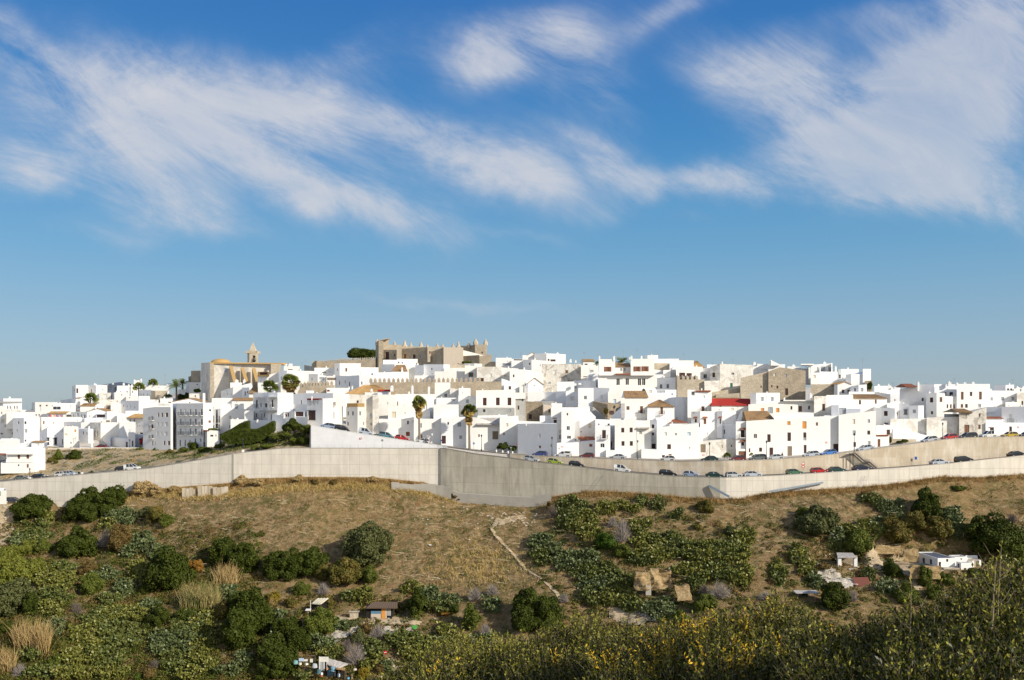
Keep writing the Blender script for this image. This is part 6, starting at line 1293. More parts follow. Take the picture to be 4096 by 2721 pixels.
# ================================================================== ground lookup table for the hillside
GU = np.arange(-60, 4181, 20.0); GY = np.arange(150, 246, 0.8)
GT = np.zeros((len(GU), len(GY)))
for i, u in enumerate(GU):
    top = dw(u) - 0.6
    for j, y in enumerate(GY): GT[i, j] = HZ - ground_z(u, min(y, top)) * F / min(y, top)
GT = np.minimum.accumulate(GT, axis=1)
def gd(u, v):
    """depth at which the hillside shows at photograph pixel (u, v)"""
    f = min(max((u + 60) / 20.0, 0), len(GU) - 1.001); i = int(f); r = []
    for q in (i, i + 1): r.append(np.interp(-v, -GT[q], GY))
    return float(r[0] + (r[1] - r[0]) * (f - i))
def gpt(u, v):
    d = min(gd(u, v), dw(u) - 0.8); return Vector(((u-2048)/F*d, d, ground_z(u, d)))
# ------------------------------------------------------------------ labels by place
LAND = [(50,2000,'the car park'),(670,2290,'the big round dark tree at left'),(1470,2190,'the lone round tree on the dry slope'),(1250,2400,'the shelter with the slatted roof'),(1520,2440,'the shack with the orange door'),
 (1320,2640,'the scrap huts at the bottom'),(1540,2610,'the red no-entry disc'),(2110,2270,'the footpath'),(2000,2000,'the wall footing ledge'),(2870,1965,'the leaning metal channel'),(2640,2320,'the sandstone cutting'),
 (3390,2240,'the open stone shed'),(3790,2230,'the white hillside hut'),(3330,2310,'the bare white rock slope'),(930,1930,'the fold of the big wall'),(3450,1930,'the right wall ladder'),(300,2650,'the bottom left corner'),(4000,2080,'the right edge'),
 (1700,1950,'the step of the big wall'),(2250,2150,'the crook of the footpath'),(120,2300,'the left edge')]
PLACED = []
def place_label(o, u, v, desc):
    L = sorted(LAND, key=lambda l: (l[0]-u)**2 + ((l[1]-v)*1.4)**2)[0]; du, dv = u-L[0], v-L[1]; dist = math.hypot(du, dv)
    if dist < 60: w = 'beside'
    elif abs(dv) > abs(du)*0.8: w = ('just ' if dist < 150 else 'well ') + ('below' if dv > 0 else 'above')
    else: w = ('just ' if dist < 170 else 'well ') + ('right of' if du > 0 else 'left of')
    PLACED.append([o, u, v, '%s %s %s' % (desc, w, L[2])])
def finish_labels():
    by = {}
    for q in PLACED:
        if len(q[3].split()) > 12: q[3] = q[3].replace('just ', '').replace('well ', '').replace('prickly pear thicket', 'prickly pear')
    for q in PLACED: by.setdefault(q[3], []).append(q)
    for lb, qs in by.items():
        if len(qs) == 1: qs[0][0]['label'] = lb; continue
        qs.sort(key=lambda q: q[1]); n = len(qs)
        names = {2: ['left one', 'right one'], 3: ['left one', 'middle one', 'right one']}.get(n) or ['leftmost'] + ['%s from left' % w for w in ('second','third','fourth','fifth','sixth','seventh','eighth','ninth','tenth')][:n-2] + ['rightmost']
        for q, nm in zip(qs, names): q[0]['label'] = '%s, %s' % (lb, nm)
# ------------------------------------------------------------------ foliage
def foliage(name, c1, c2, c3=None, ns=1.2, rough=0.6, trans=0.25):
    b = NB(name); oi = b.n('ShaderNodeObjectInfo')
    c = b.mix(b.noise(ns, 4, 0.7, lo=0.35, hi=0.65), c1, c2); c = b.mix(b.math('MULTIPLY', oi.outputs['Random'], 0.3), c, c3 or tuple((x+y)/2*1.15 for x, y in zip(c1, c2)))
    if c3: c = b.mix(b.noise(ns*0.45, 3, 0.6, lo=0.52, hi=0.68), c, c3)
    b.color(c); b.b.inputs['Roughness'].default_value = rough; b.b.inputs['Specular IOR Level'].default_value = 0.12
    return b.m
FO = {'dark': foliage('dark_evergreen_leaves', (0.022,0.034,0.004), (0.062,0.076,0.009)), 'mid': foliage('mid_green_leaves', (0.048,0.066,0.010), (0.115,0.130,0.020)), 'blue': foliage('grey_green_leaves', (0.048,0.056,0.018), (0.115,0.122,0.042)),
 'light': foliage('light_green_leaves', (0.08,0.095,0.012), (0.17,0.175,0.030)), 'olive': foliage('olive_leaves', (0.058,0.058,0.011), (0.135,0.12,0.026), (0.17,0.12,0.03)), 'bright': foliage('bright_green_leaves', (0.028,0.062,0.007), (0.07,0.11,0.012)),
 'yellow': foliage('yellowing_leaves', (0.14,0.11,0.012), (0.28,0.20,0.02)), 'orange': foliage('orange_vine_leaves', (0.15,0.08,0.015), (0.30,0.15,0.025)), 'rust': foliage('brown_scrub_leaves', (0.085,0.06,0.02), (0.16,0.11,0.035)),
 'straw': foliage('dry_straw_bush', (0.22,0.15,0.06), (0.44,0.32,0.15)), 'red': foliage('red_leaves', (0.12,0.01,0.015), (0.26,0.02,0.03))}
BARK = plain('bark', (0.10, 0.075, 0.05), 0.9)
def leaf_quads(pts, nrm, size, tilt=0.8, asp=1.5):
    n = len(pts); nr_ = nrm + nr.normal(0, tilt, (n, 3)); nr_ /= np.linalg.norm(nr_, axis=1)[:, None]
    a = np.cross(nr_, nr.normal(0, 1, (n, 3))); a /= np.linalg.norm(a, axis=1)[:, None]; b_ = np.cross(nr_, a)
    s = size * nr.uniform(0.6, 1.3, (n, 1)); a = a*s*asp; b_ = b_*s
    return np.stack([pts - a, pts - b_*0.9, pts + a, pts + b_*0.9], axis=1).reshape(-1, 3)
def crown_cloud(seed, nl=6400, lobes=30, size=0.032, flat=0.0):
    r = np.random.default_rng(seed); cs = []
    while len(cs) < lobes:
        v = r.normal(0, 1, 3); v /= np.linalg.norm(v)
        if v[2] < -0.55: continue
        rad = r.uniform(0.5, 0.95); cs.append(v * rad)
    cs = np.array(cs); rs = r.uniform(0.13, 0.38, lobes); pr = rs**2 / (rs**2).sum()
    k = r.choice(lobes, nl, p=pr); v = r.normal(0, 1, (nl, 3)); v /= np.linalg.norm(v, axis=1)[:, None]
    out = cs[k] / np.linalg.norm(cs[k], axis=1)[:, None]; dt = (v*out).sum(1); v[dt < -0.35] *= -1
    p = cs[k] + v * (rs[k] * r.uniform(0.82, 1.06, nl))[:, None]
    un = r.random(nl) < .22; w_ = r.normal(0, 1, (nl, 3)); w_ /= np.linalg.norm(w_, axis=1)[:, None]; p[un] = (w_*r.uniform(.62,.8,(nl,1)))[un]; v[un] = w_[un]
    stray = r.random(nl) < 0.05; p[stray] *= r.uniform(1.0, 1.12, (stray.sum(), 1))
    return p, v
CRW = []
for q in range(7):
    p, v = crown_cloud(q + 3); CRW.append((p, v, leaf_quads(p, v, 0.030)))
def blob(name, parent, mat, c, s, seed):
    """small dark leafy core so that the crown is not see-through"""
    mb = MB(); c = Vector(c); n1, n2 = 9, 12; rr = random.Random(seed)
    V = []
    for i in range(n1+1):
        for j in range(n2):
            th = math.pi*i/n1; ph = 2*math.pi*j/n2; d = Vector((math.sin(th)*math.cos(ph), math.sin(th)*math.sin(ph), math.cos(th))); f = 0.50 + 0.16*mnoise.noise(d*2.1 + Vector((seed*3.1, 0, 0)))
            V.append((c.x + d.x*f*s[0], c.y + d.y*f*s[1], c.z + d.z*f*s[2]))
    k = len(mb.v); mb.v += V
    for i in range(n1):
        for j in range(n2): mb.f.append((k+i*n2+j, k+i*n2+(j+1)%n2, k+(i+1)*n2+(j+1)%n2, k+(i+1)*n2+j)); mb.m.append(0)
    return mb
TCOUNT = [0]
def tree(u, v, w, h, kind, d=None, name='bush', label=None, cat='bush', noun=None, dens=1.0):
    """crown centre and size in photograph pixels"""
    if d is None: d = gd(u, min(v + h*0.36, 2740))
    d = d - 0.0; c = P(u, v, d + w/F*d*0.15); hw = w/2/F*d; hh = h/2/F*d; TCOUNT[0] += 1; t = TCOUNT[0]
    gz = ground_z(u, d) if d < 240 else c.z - hh*1.1
    e = empty(name, (c.x, d, min(gz, c.z-hh*.7)), label, cat)
    P_, V_, Q_ = CRW[t % 7]; ang = rng.uniform(0, 6.28); ca_, sa_ = math.cos(ang), math.sin(ang); Rm = np.array([[ca_, -sa_, 0], [sa_, ca_, 0], [0, 0, 1]])
    big = max(hw, hh); reps = 1 if big < 3.2 else 2 if big < 5.5 else 3
    L = []
    for r_ in range(reps):
        p, vv, _ = CRW[(t + r_*3) % 7]; sub = slice(None) if big > 1.6 else slice(0, 2200)
        Rr = Rm if r_ == 0 else np.array([[math.cos(ang+r_), -math.sin(ang+r_), 0], [math.sin(ang+r_), math.cos(ang+r_), 0], [0, 0, 1]])
        pp = (p[sub] @ Rr.T) * np.array([hw, hw, hh]); L.append(leaf_quads(pp, vv[sub] @ Rr.T, max(0.10, min(0.19, big*0.046)), 0.8))
    q = np.concatenate(L) + np.array([c.x, c.y, c.z]); npmesh('crown', q, 4, FO[kind], parent=e)
    o = blob('crown_core', e, FO[kind], c, (hw, hw, hh), t).build('inner_foliage', FO[kind], e)
    mb = MB(); b0 = Vector((c.x, d, min(gz, c.z-hh)-.3)); mb.tube([b0, b0.lerp(c, .5)+Vector((hw*.05,0,0)), c], [max(.08, hw*.07), max(.06, hw*.05), .04], 6)
    for k in range(3): a = b0.lerp(c, .45); mb.tube([a, a + Vector((rng.uniform(-.5,.5)*hw, rng.uniform(-.3,.3)*hw, hh*.6))], [max(.05,hw*.03), .02], 5)
    mb.build('trunk', BARK, e)
    if label is None:
        sz = 'large' if w > 110 else 'small' if w < 55 else 'mid-sized'
        place_label(e, u, v, '%s %s' % (sz, noun or {'dark': 'dark evergreen bush', 'mid': 'mid green bush', 'blue': 'grey-green bush', 'light': 'light green bush', 'olive': 'olive green bush', 'bright': 'bright green bush', 'yellow': 'yellowing bush', 'orange': 'orange-leaved vine', 'rust': 'brown scrubby bush', 'red': 'red shrub', 'straw': 'dry straw-coloured bush'}[kind]))
    return e
K1 = 1/1.91
def T(ox, oy, rows, **k):
    for (x, y, w, h, kd) in rows: tree(ox + x*K1, oy + y*K1, w*K1, h*K1, kd, **k)
T(0, 1900, [(240,255,270,190,'dark'),(150,330,110,90,'dark'),(590,275,210,190,'dark'),(700,200,210,180,'dark'),(860,195,220,190,'dark'),(690,300,190,160,'dark'),(800,255,170,140,'dark'),
 (1275,358,115,105,'mid'),(1190,310,160,140,'olive'),(1120,290,110,90,'blue'),(590,540,270,240,'dark'),(500,560,120,150,'mid'),(205,570,170,130,'light'),(330,560,120,120,'mid'),(70,650,210,180,'light'),(140,770,270,220,'light'),
 (290,690,130,110,'light'),(60,850,200,140,'mid'),(110,960,300,270,'blue'),(240,1000,120,180,'dark'),(1290,750,350,350,'dark'),(1160,850,150,150,'dark'),(1700,600,210,230,'dark'),(1860,660,220,260,'dark'),(1230,1080,170,170,'dark'),
 (1420,1080,170,120,'dark'),(700,850,170,180,'mid'),(680,720,130,110,'rust'),(920,500,180,220,'rust'),(1860,1000,230,230,'dark'),(1830,1210,280,330,'dark'),(1700,1050,120,150,'olive'),(1500,700,110,120,'orange'),(40,1180,120,90,'dark'),(1060,1545,80,50,'bright'),
 (430,1430,150,110,'mid'),(1110,100,190,110,'straw'),(1190,130,110,80,'straw'),(1430,70,110,70,'straw'),(1600,45,150,80,'straw'),(1330,110,90,50,'straw'),(1850,45,120,70,'straw'),(1150,1530,120,80,'rust')])
T(1000, 1900, [(900,560,385,325,'blue'),(200,710,230,220,'dark'),(330,700,230,230,'dark'),(480,680,240,210,'dark'),(560,760,120,140,'olive'),(730,760,240,210,'olive'),(920,780,140,150,'mid'),(690,700,120,110,'dark'),(400,880,130,110,'mid'),
 (40,1090,250,380,'dark'),(280,1180,210,220,'dark'),(370,1280,190,200,'dark'),(530,1140,250,210,'mid'),(170,1350,210,240,'dark'),(240,1450,270,230,'dark'),(120,1500,180,160,'dark'),(180,940,95,100,'yellow'),(310,980,90,90,'olive'),(600,990,95,95,'olive'),
 (1280,980,170,200,'dark'),(1690,1110,150,210,'mid'),(1000,1005,200,60,'orange'),(1110,1020,70,90,'yellow'),(1490,1050,90,50,'orange'),(870,1520,90,110,'yellow'),(890,1180,90,90,'rust'),(830,1250,120,130,'blue'),(790,1140,110,60,'blue'),
 (1560,1030,90,80,'dark'),(990,1490,80,80,'rust'),(1180,1500,90,70,'rust'),(1600,170,120,50,'rust'),(60,60,120,60,'straw'),(380,30,110,50,'straw'),(930,35,110,40,'straw'),(500,60,70,50,'rust'),(640,60,70,50,'rust')])
T(2000, 1900, [(230,1000,260,220,'dark'),(370,1040,240,230,'dark'),(200,1130,240,180,'dark'),(390,1140,180,150,'mid'),(1560,250,150,105,'olive'),(820,520,160,150,'bright'),(930,590,150,120,'mid'),(740,540,80,80,'dark'),(1510,400,80,50,'olive'),(1560,990,200,140,'mid'),
 (1380,1100,150,120,'mid'),(1760,430,110,70,'blue'),(390,250,90,90,'rust'),(880,1180,150,90,'rust')])
T(3096, 1900, [(330,370,300,230,'blue'),(240,300,140,120,'mid'),(630,540,225,230,'mid'),(1170,250,210,250,'dark'),(920,440,210,220,'olive'),(1060,370,210,180,'olive'),(1240,420,230,190,'olive'),(1680,470,380,300,'dark'),(1830,620,200,220,'mid'),(1540,420,160,160,'dark'),
 (893,575,58,52,'mid'),(895,730,150,140,'dark'),(960,770,60,50,'dark'),(1150,790,130,180,'mid'),(1310,800,120,110,'mid'),(1550,760,120,110,'mid'),(460,950,215,240,'dark'),(1010,920,200,160,'mid'),(1220,900,130,120,'mid'),(1280,520,70,50,'rust'),(700,160,80,60,'rust'),
 (380,700,110,60,'rust'),(1400,100,120,40,'mid'),(1860,560,110,120,'dark')])
for (x, y, w, h, kd, d, lb) in [(2120,1400,0,0,'dark',0,'')][:0]: pass
# bushes of the upper bank and the town
def TT(ox, oy, rows):
    crop(ox, oy)
    for (x, y, w, h, kd, d, lb, nm) in rows: tree(U(x), Vv(y), w*S_, h*S_, kd, d=d, label=lb, name=nm, cat='tree' if 'tree' in nm or 'pine' in nm else 'bush')
TT(0, 1480, [(735,1085,125,145,'mid',272,'green bush left of the dark round one on the eroded bank','bush'),(935,1090,205,150,'dark',272,'dark round bush on the top of the eroded bank','bush'),(1765,1015,95,85,'mid',286,'green bush hanging over the bank under the red tree','bush'),
 (1796,890,82,86,'red',288.5,'small tree with bright dark-red leaves beside the flats','red_tree'),(640,1130,80,60,'olive',268,'low olive bush at the left end of the eroded bank','bush'),(830,1288,110,34,'mid',250,'low green scrub behind the white hatchbacks','bush'),(980,1298,100,30,'dark',250,'low dark scrub right of the white hatchbacks','bush'),
 (1148,1290,48,36,'dark',247,'small dark ball of a shrub above the left wall','bush'),(1560,1180,90,50,'mid',262,'low green scrub right of the eroded face','bush'),(1650,1155,90,60,'mid',264,'green scrub at the right end of the eroded face','bush'),(700,1155,60,40,'mid',266,'low scrub under the green bush of the bank','bush')])
TT(500, 1340, [(370,1465,45,90,'mid',284,'narrow upright shrub below the flats','bush'),(850,1400,130,130,'dark',274,'dark ivy shrub against the rough retaining wall','bush'),(740,1440,110,60,'mid',270,'green scrub left of the ivy shrub','bush'),(560,1470,110,60,'olive',272,'olive scrub below the three-storey flats','bush'),
 (1000,1440,150,60,'mid',262,'green scrub low on the bank right of the ivy shrub','bush'),(1200,1400,150,60,'mid',262,'green scrub below the left tip of the dark hedge','bush'),(1150,1480,160,60,'mid',254,'green scrub just above the wall, left of the hedge lamp','bush'),(1350,1420,130,50,'mid',258,'green scrub left of the hedge lamp','bush'),
 (1600,1420,150,50,'mid',254,'green scrub right of the hedge lamp','bush'),(1750,1350,130,60,'mid',253,'green scrub under the right end of the dark hedge','bush'),(1840,1270,90,70,'mid',252,'green scrub between hedge and round bushes','bush'),
 (700,790,130,80,'dark',380,'dark garden trees left of the church base','tree'),(780,770,70,90,'dark',378,'dark tree beside the church corner','tree'),(905,702,100,50,'bright',372,'bright green roof garden plant by the church corner','plant'),(550,765,90,40,'mid',379,'potted shrubs on the round stone wall','plant'),(560,848,60,22,'mid',350,'row of roof plants behind the three-storey flats','plant'),
 (1100,1187,120,26,'mid',273,'plants trailing over the low garage terrace','plant')])
TT(1000, 1340, [(530,1140,240,150,'dark',250.5,'large dark round bush above the whitewashed wedge','bush'),(440,1170,80,90,'dark',251,'dark bush joined to the left of the large round bush','bush'),(700,1190,175,120,'mid',248.5,'round mid-green bush at the corner of the whitewashed wedge','bush'),(660,1330,160,90,'dark',246,'dark scrub at the foot of the whitewashed wedge','bush'),
 (560,1330,150,90,'mid',247,'green scrub left of the wedge wall foot','bush'),(350,1280,170,70,'mid',249,'green weeds on the bank below the large round bush','bush'),(200,1400,190,60,'mid',245,'green weeds just above the wall left of the wedge','bush'),(450,1250,150,60,'mid',249,'green weeds right of the hedge end','bush'),(60,1420,120,50,'mid',246,'green weeds on the bank above the wall fold','bush'),
 (1400,243,350,130,'dark',414,'wide dark umbrella pine behind the castle curtain wall','pine_tree'),(1295,262,160,76,'dark',413,'lower left mass of dark trees behind the curtain wall','tree')])
TT(1500, 1320, [(1610,1462,140,100,'dark',245,'trimmed dark shrub, left one beside the white bollards','bush'),(1730,1485,120,66,'dark',245,'trimmed dark shrub, right one beside the white bollards','bush'),(1150,408,140,30,'mid',373,'weeds on the ledge below the castle','bush'),(1440,400,60,40,'olive',378,'scrub on the right foot of the castle','bush')])
TT(3496, 1440, [(385,1020,85,40,'mid',240.5,'clipped green shrub on the rubble planter wall','bush'),(308,1032,60,28,'dark',240.5,'small dark shrub on the rubble planter wall','bush'),(205,1010,30,80,'olive',241,'straggly shrub at the corner of the brown-door house','bush')])
TT(3000, 1400, [(1500,455,62,110,'dark',276,'dark ivy climbing the stone stub at upper right','ivy')])
TT(2000, 1380, [(1330,830,60,70,'olive',270,'dry bush growing in the rubble pit','bush'),(1805,570,34,30,'mid',267,'roof plant right of the ribbed tiled roof','plant')])

# clipped hedge
def hedge(poly, d, thick, label, kd):
    crop(500, 1340); xs = [p[0] for p in poly]; ys = [p[1] for p in poly]
    def inside(x, y):
        c = False; n = len(poly); j = n-1
        for i in range(n):
            xi, yi = poly[i]; xj, yj = poly[j]
            if (yi > y) != (yj > y) and x < (xj-xi)*(y-yi)/(yj-yi)+xi: c = not c
            j = i
        return c
    cen = P(U(sum(xs)/len(xs)), Vv(max(ys)), d); e = empty('hedge', (cen.x, d, cen.z), label, 'hedge')
    pts, nn = [], []
    while len(pts) < 9000:
        x, y = rng.uniform(min(xs), max(xs)), rng.uniform(min(ys), max(ys))
        if inside(x, y):
            o = rng.random(); top = not inside(x, y-14)
            q = P(U(x), Vv(y), d); dd = rng.uniform(0, thick) if top else rng.uniform(-.12, .12)+.3*mnoise.noise(Vector((x*.02, y*.02, 0)))
            pts.append((q.x, d+dd, q.z)); nn.append((0, -.3, 1) if top else (0, -1, .3))
    npmesh('leaves', leaf_quads(np.array(pts), np.array(nn, dtype=float), .12, .6), 4, FO[kd], parent=e)
    mb = MB(); n = len(poly); f = [P(U(x), Vv(y), d+.12) for x, y in poly]; g = [(p.x, p.y+thick, p.z) for p in f]
    mb.poly(f); mb.poly([Vector(q) for q in g][::-1])
    for i in range(n): mb.poly([f[i], f[(i+1)%n], g[(i+1)%n], g[i]])
    mb.build('inner_foliage', FO[kd], e)
hedge([(1185,1255),(1330,1180),(1440,1110),(1545,1078),(1548,1180),(1400,1240),(1250,1290)],255.0,2.2,'clipped dark hedge arm rising behind to the garden terrace, left one','dark')
hedge([(1190,1262),(1350,1205),(1500,1178),(1650,1180),(1760,1130),(1850,1078),(1868,1092),(1866,1200),(1790,1280),(1700,1330),(1560,1368),(1330,1370),(1240,1340),(1195,1300)],252.4,2.2,'large clipped dark hedge curving up to the right above the wall','dark')

# ------------------------------------------------------------------ prickly pear thickets
def cactus_template(seed):
    r = random.Random(seed); pads = []
    def grow(b_, dirv, lvl, ln):
        d_ = dirv.normalized(); c = b_ + d_*ln*.5; nv = d_.cross(Vector((r.uniform(-1,1), r.uniform(-1,1), r.uniform(-.3,.3)))).normalized(); pads.append((c, d_, nv, ln)); tip = b_ + d_*ln*.92
        if lvl <= 0: return
        for k in range(r.choice((1, 2, 2, 3))): grow(tip, d_ + Vector((r.uniform(-.8,.8), r.uniform(-.8,.8), r.uniform(-.05,.55))), lvl-1, ln*r.uniform(.8, 1.02))
    for k in range(5): grow(Vector((r.uniform(-.5,.5), r.uniform(-.5,.5), -.1)), Vector((r.uniform(-.5,.5), r.uniform(-.5,.5), 1)), 3, r.uniform(.46,.58))
    V = []; 
    for c, d_, nv, ln in pads:
        s = nv.cross(d_).normalized(); w_ = ln*.36
        V += [c - d_*ln*.5, c - d_*ln*.15 + s*w_*.85 , c + d_*ln*.28 + s*w_, c + d_*ln*.5, c + d_*ln*.28 - s*w_, c - d_*ln*.15 - s*w_*.85]
    return np.array([tuple(v) for v in V])
CT = [cactus_template(s) for s in range(8)]
def cactmat(name, c1, c2, c3):
    b = NB(name); c = b.mix(b.noise(2.2, 3, 0.7, lo=0.35, hi=0.65), c1, c2); c = b.mix(b.noise(1.1, 4, 0.75, lo=0.56, hi=0.64), c, c3); b.color(c); b.b.inputs['Roughness'].default_value = 0.5; b.b.inputs['Specular IOR Level'].default_value = 0.35; return b.m
CM = [cactmat('prickly_pear_yellow_green', (0.08,0.092,0.014), (0.21,0.215,0.042), (0.36,0.30,0.10)), cactmat('prickly_pear_green', (0.056,0.075,0.016), (0.15,0.17,0.040), (0.27,0.25,0.085)), cactmat('prickly_pear_blue_green', (0.052,0.074,0.025), (0.145,0.175,0.062), (0.25,0.26,0.11))]
NCT = [0]
def thicket(u, v, w, h, mi, dens=1.0, hs=1.0):
    NCT[0] += 1; n = int(max(4, w*h/ (F/200)**2 / 0.42 / 1.5 * dens * 0.9)); n = min(int(n*1.15), 165); Q = []; g0 = gpt(u, min(v+h*.3, 2745))
    for i in range(n):
        a = rng.uniform(0, 6.283); rr = math.sqrt(rng.random()); uu, vv = u + math.cos(a)*rr*w/2*.93, v + math.sin(a)*rr*h/2*.85 + 10
        g = gpt(uu, min(vv+6, 2760)); t = CT[rng.randrange(8)]; an = rng.uniform(0, 6.283); s = rng.uniform(.75, 1.3)*hs; ca_, sa_ = math.cos(an)*s, math.sin(an)*s
        Q.append(t @ np.array([[ca_, sa_, 0], [-sa_, ca_, 0], [0, 0, s*rng.uniform(.8,1.1)]]) + np.array([g.x, g.y, g.z]))
    o = npmesh('prickly_pear_thicket', np.concatenate(Q), 6, CM[mi]); tag(o, cat='cactus'); place_label(o, u, v, ('wide' if w > 150 else 'small' if w < 70 else 'dense') + ' ' + ('yellow-green', 'green', 'blue-green')[mi] + ' prickly pear thicket')
def TH(ox, oy, rows):
    for r_ in rows: thicket(ox + r_[0]*K1, oy + r_[1]*K1, r_[2]*K1, r_[3]*K1, r_[4])
TH(0, 1900, [(260,440,300,250,1),(350,320,120,110,0),(150,500,140,110,2),(930,310,260,150,2),(830,370,150,90,0),(1090,500,200,160,2),(1000,570,160,110,2),(420,790,320,200,0),(420,920,280,150,1),(400,1010,220,140,0),(480,700,200,110,1),(1180,590,160,120,2),(1080,690,150,120,0),(1030,770,110,90,0),(960,850,200,130,2),(850,940,170,110,1),
 (830,760,150,120,2),(720,770,90,70,2),(800,1100,360,190,1),(950,1060,380,150,0),(700,1220,340,220,0),(950,1230,360,230,1),(650,1400,330,200,0),(820,1390,330,220,1),(350,1500,300,120,1),(560,1510,330,110,0),(850,1510,300,110,0),(1450,1150,300,200,1),(1560,1130,200,170,0),(1400,1260,320,220,2),(1550,1290,240,240,0),(1230,1290,240,220,2),(1350,1430,300,180,1),(1530,1440,250,170,0),(1450,1530,220,80,0),(1750,900,160,120,2),(1140,990,140,90,2),(1850,1400,150,120,2),(430,1150,130,130,2),(230,1360,190,110,1),(1750,1500,120,90,2)])
TH(1000, 1900, [(870,920,170,130,0),(740,920,120,110,1),(1240,860,170,90,0),(1380,920,180,160,2),(1500,960,190,130,2),(1450,1010,200,90,1),(690,1150,75,85,2),(540,1290,180,120,2),(640,1360,170,110,1),(580,1350,150,90,0),(950,1340,170,150,1),(920,1440,150,90,0),(1180,1260,260,150,1),(1300,1330,290,190,0),(1420,1300,180,140,1),(1480,1190,150,110,0),(1060,1460,90,80,2),(1780,1290,240,130,2),(210,1070,90,80,2),(400,1540,140,70,1),(1840,985,120,130,2),(200,1240,120,90,2),(1580,1290,220,110,0)])
TH(2000, 1900, [(560,240,240,190,1),(620,350,300,180,0),(520,330,170,150,1),(690,450,200,110,0),(800,240,190,110,0),(940,220,80,90,0),(1010,250,100,70,0),(1070,195,80,90,1),(1210,220,95,110,1),(1340,290,95,95,1),(1070,380,170,140,0),(310,510,190,170,2),(310,620,180,130,1),(450,580,110,110,2),(480,660,130,140,2),(620,640,280,150,2),(660,730,260,130,1),(800,740,300,150,1),(760,830,330,150,2),(900,820,240,150,1),(720,920,260,150,1),(900,930,330,140,0),(1010,1000,240,90,1),(1230,1030,240,170,2),
 (1130,500,240,130,0),(1280,500,280,130,1),(1180,600,330,130,0),(1400,560,330,160,1),(1550,580,320,180,0),(1700,560,260,140,1),(1810,590,220,150,0),(1860,470,190,130,0),(1420,720,190,110,0),(1550,740,280,110,0),(1700,740,280,130,1),(1850,760,210,180,0),(1500,820,150,90,1),(1080,640,250,80,1),(1650,650,300,60,0)])
TH(3096, 1900, [(890,240,220,130,2),(800,200,90,100,1),(720,180,110,60,1),(920,300,120,70,2),(790,370,160,120,2),(700,400,140,120,0),(590,410,150,80,0),(470,470,140,150,2),(470,560,100,80,1),(1370,310,150,160,2),(1390,430,120,120,2),(185,590,130,120,0),(230,700,160,110,0),(170,650,110,90,1),(310,800,120,100,2),(40,760,100,140,1),(30,700,90,90,0),(725,755,100,80,1),(870,850,190,100,2),(1890,480,100,180,1),(780,430,120,90,1)])

# ------------------------------------------------------------------ bare bushes, reeds, grass
GREY = plain('bare_twigs', (0.30, 0.26, 0.23), 0.9); GREYD = plain('dark_bare_twigs', (0.16, 0.13, 0.11), 0.9); REED = foliage('dry_reed', (0.30,0.20,0.08), (0.46,0.34,0.15)); REEDG = foliage('greenish_reed', (0.22,0.19,0.07), (0.38,0.30,0.12), (0.14,0.17,0.05))
def strips(P0, P1, P2, wd):
    """curved flat strips as 2 quads each; inputs (n,3)"""
    side = np.cross(P2-P0, nr.normal(0, 1, P0.shape)); side /= np.linalg.norm(side, axis=1)[:, None] + 1e-9; w0, w1, w2 = side*wd, side*wd*.75, side*wd*.15
    return np.concatenate([np.stack([P0-w0, P0+w0, P1+w1, P1-w1], 1).reshape(-1,3), np.stack([P1-w1, P1+w1, P2+w2, P2-w2], 1).reshape(-1,3)])
def bare(u, v, w, h, dark=False):
    d = gd(u, v+h*.4); g = gpt(u, v+h*.42); hw, hh = w/2/F*d, h/F*d*.95; n = 420
    a = nr.uniform(0, 6.283, n); el = nr.uniform(.15, 1.45, n); L = nr.uniform(.55, 1.0, n)
    d0 = np.stack([np.cos(a)*np.cos(el)*hw, np.sin(a)*np.cos(el)*hw*.7, np.sin(el)*hh], 1)*L[:, None]; s0 = nr.random(n)[:, None]*.35
    base = np.array([g.x, g.y, g.z]); P0 = base + d0*s0; P1 = base + d0*(s0+(1-s0)*.5) + nr.normal(0, .12, (n,3))*hw*.5; P2 = base + d0 + nr.normal(0, .18, (n,3))*hw*.5
    B0 = P1; B2 = P1 + (P2-P1)*.9 + nr.normal(0, .25, (n,3))*hw*.5
    q = np.concatenate([strips(P0, P1, P2, .022), strips(B0, (B0+B2)/2, B2, .016)]); o = npmesh('bare_bush', q, 4, GREYD if dark else GREY); tag(o, cat='bush'); place_label(o, u, v, ('dark' if dark else 'pale grey') + ' leafless twiggy bush')
for (ox, rows) in ((0, [(810,490,180,180,0),(580,990,140,140,1),(150,1490,140,110,0),(1180,1450,110,90,1)]), (1000, [(560,870,130,110,0),(980,1200,170,130,0),(810,1370,230,200,0),(740,1300,120,120,1),(1720,910,140,120,0),(1850,880,130,100,0),(1800,1180,120,90,0)]),
                   (2000, [(930,420,190,230,0),(860,360,100,100,0),(1680,880,250,150,0),(1560,880,130,100,1),(400,280,120,120,1),(490,940,100,90,0)]), (3096, [(600,920,100,110,0),(-60,920,160,80,0),(1820,330,120,90,1)])):
    for (x, y, w, h, dk) in rows: bare(ox+x*K1, 1900+y*K1, w*K1, h*K1, bool(dk))
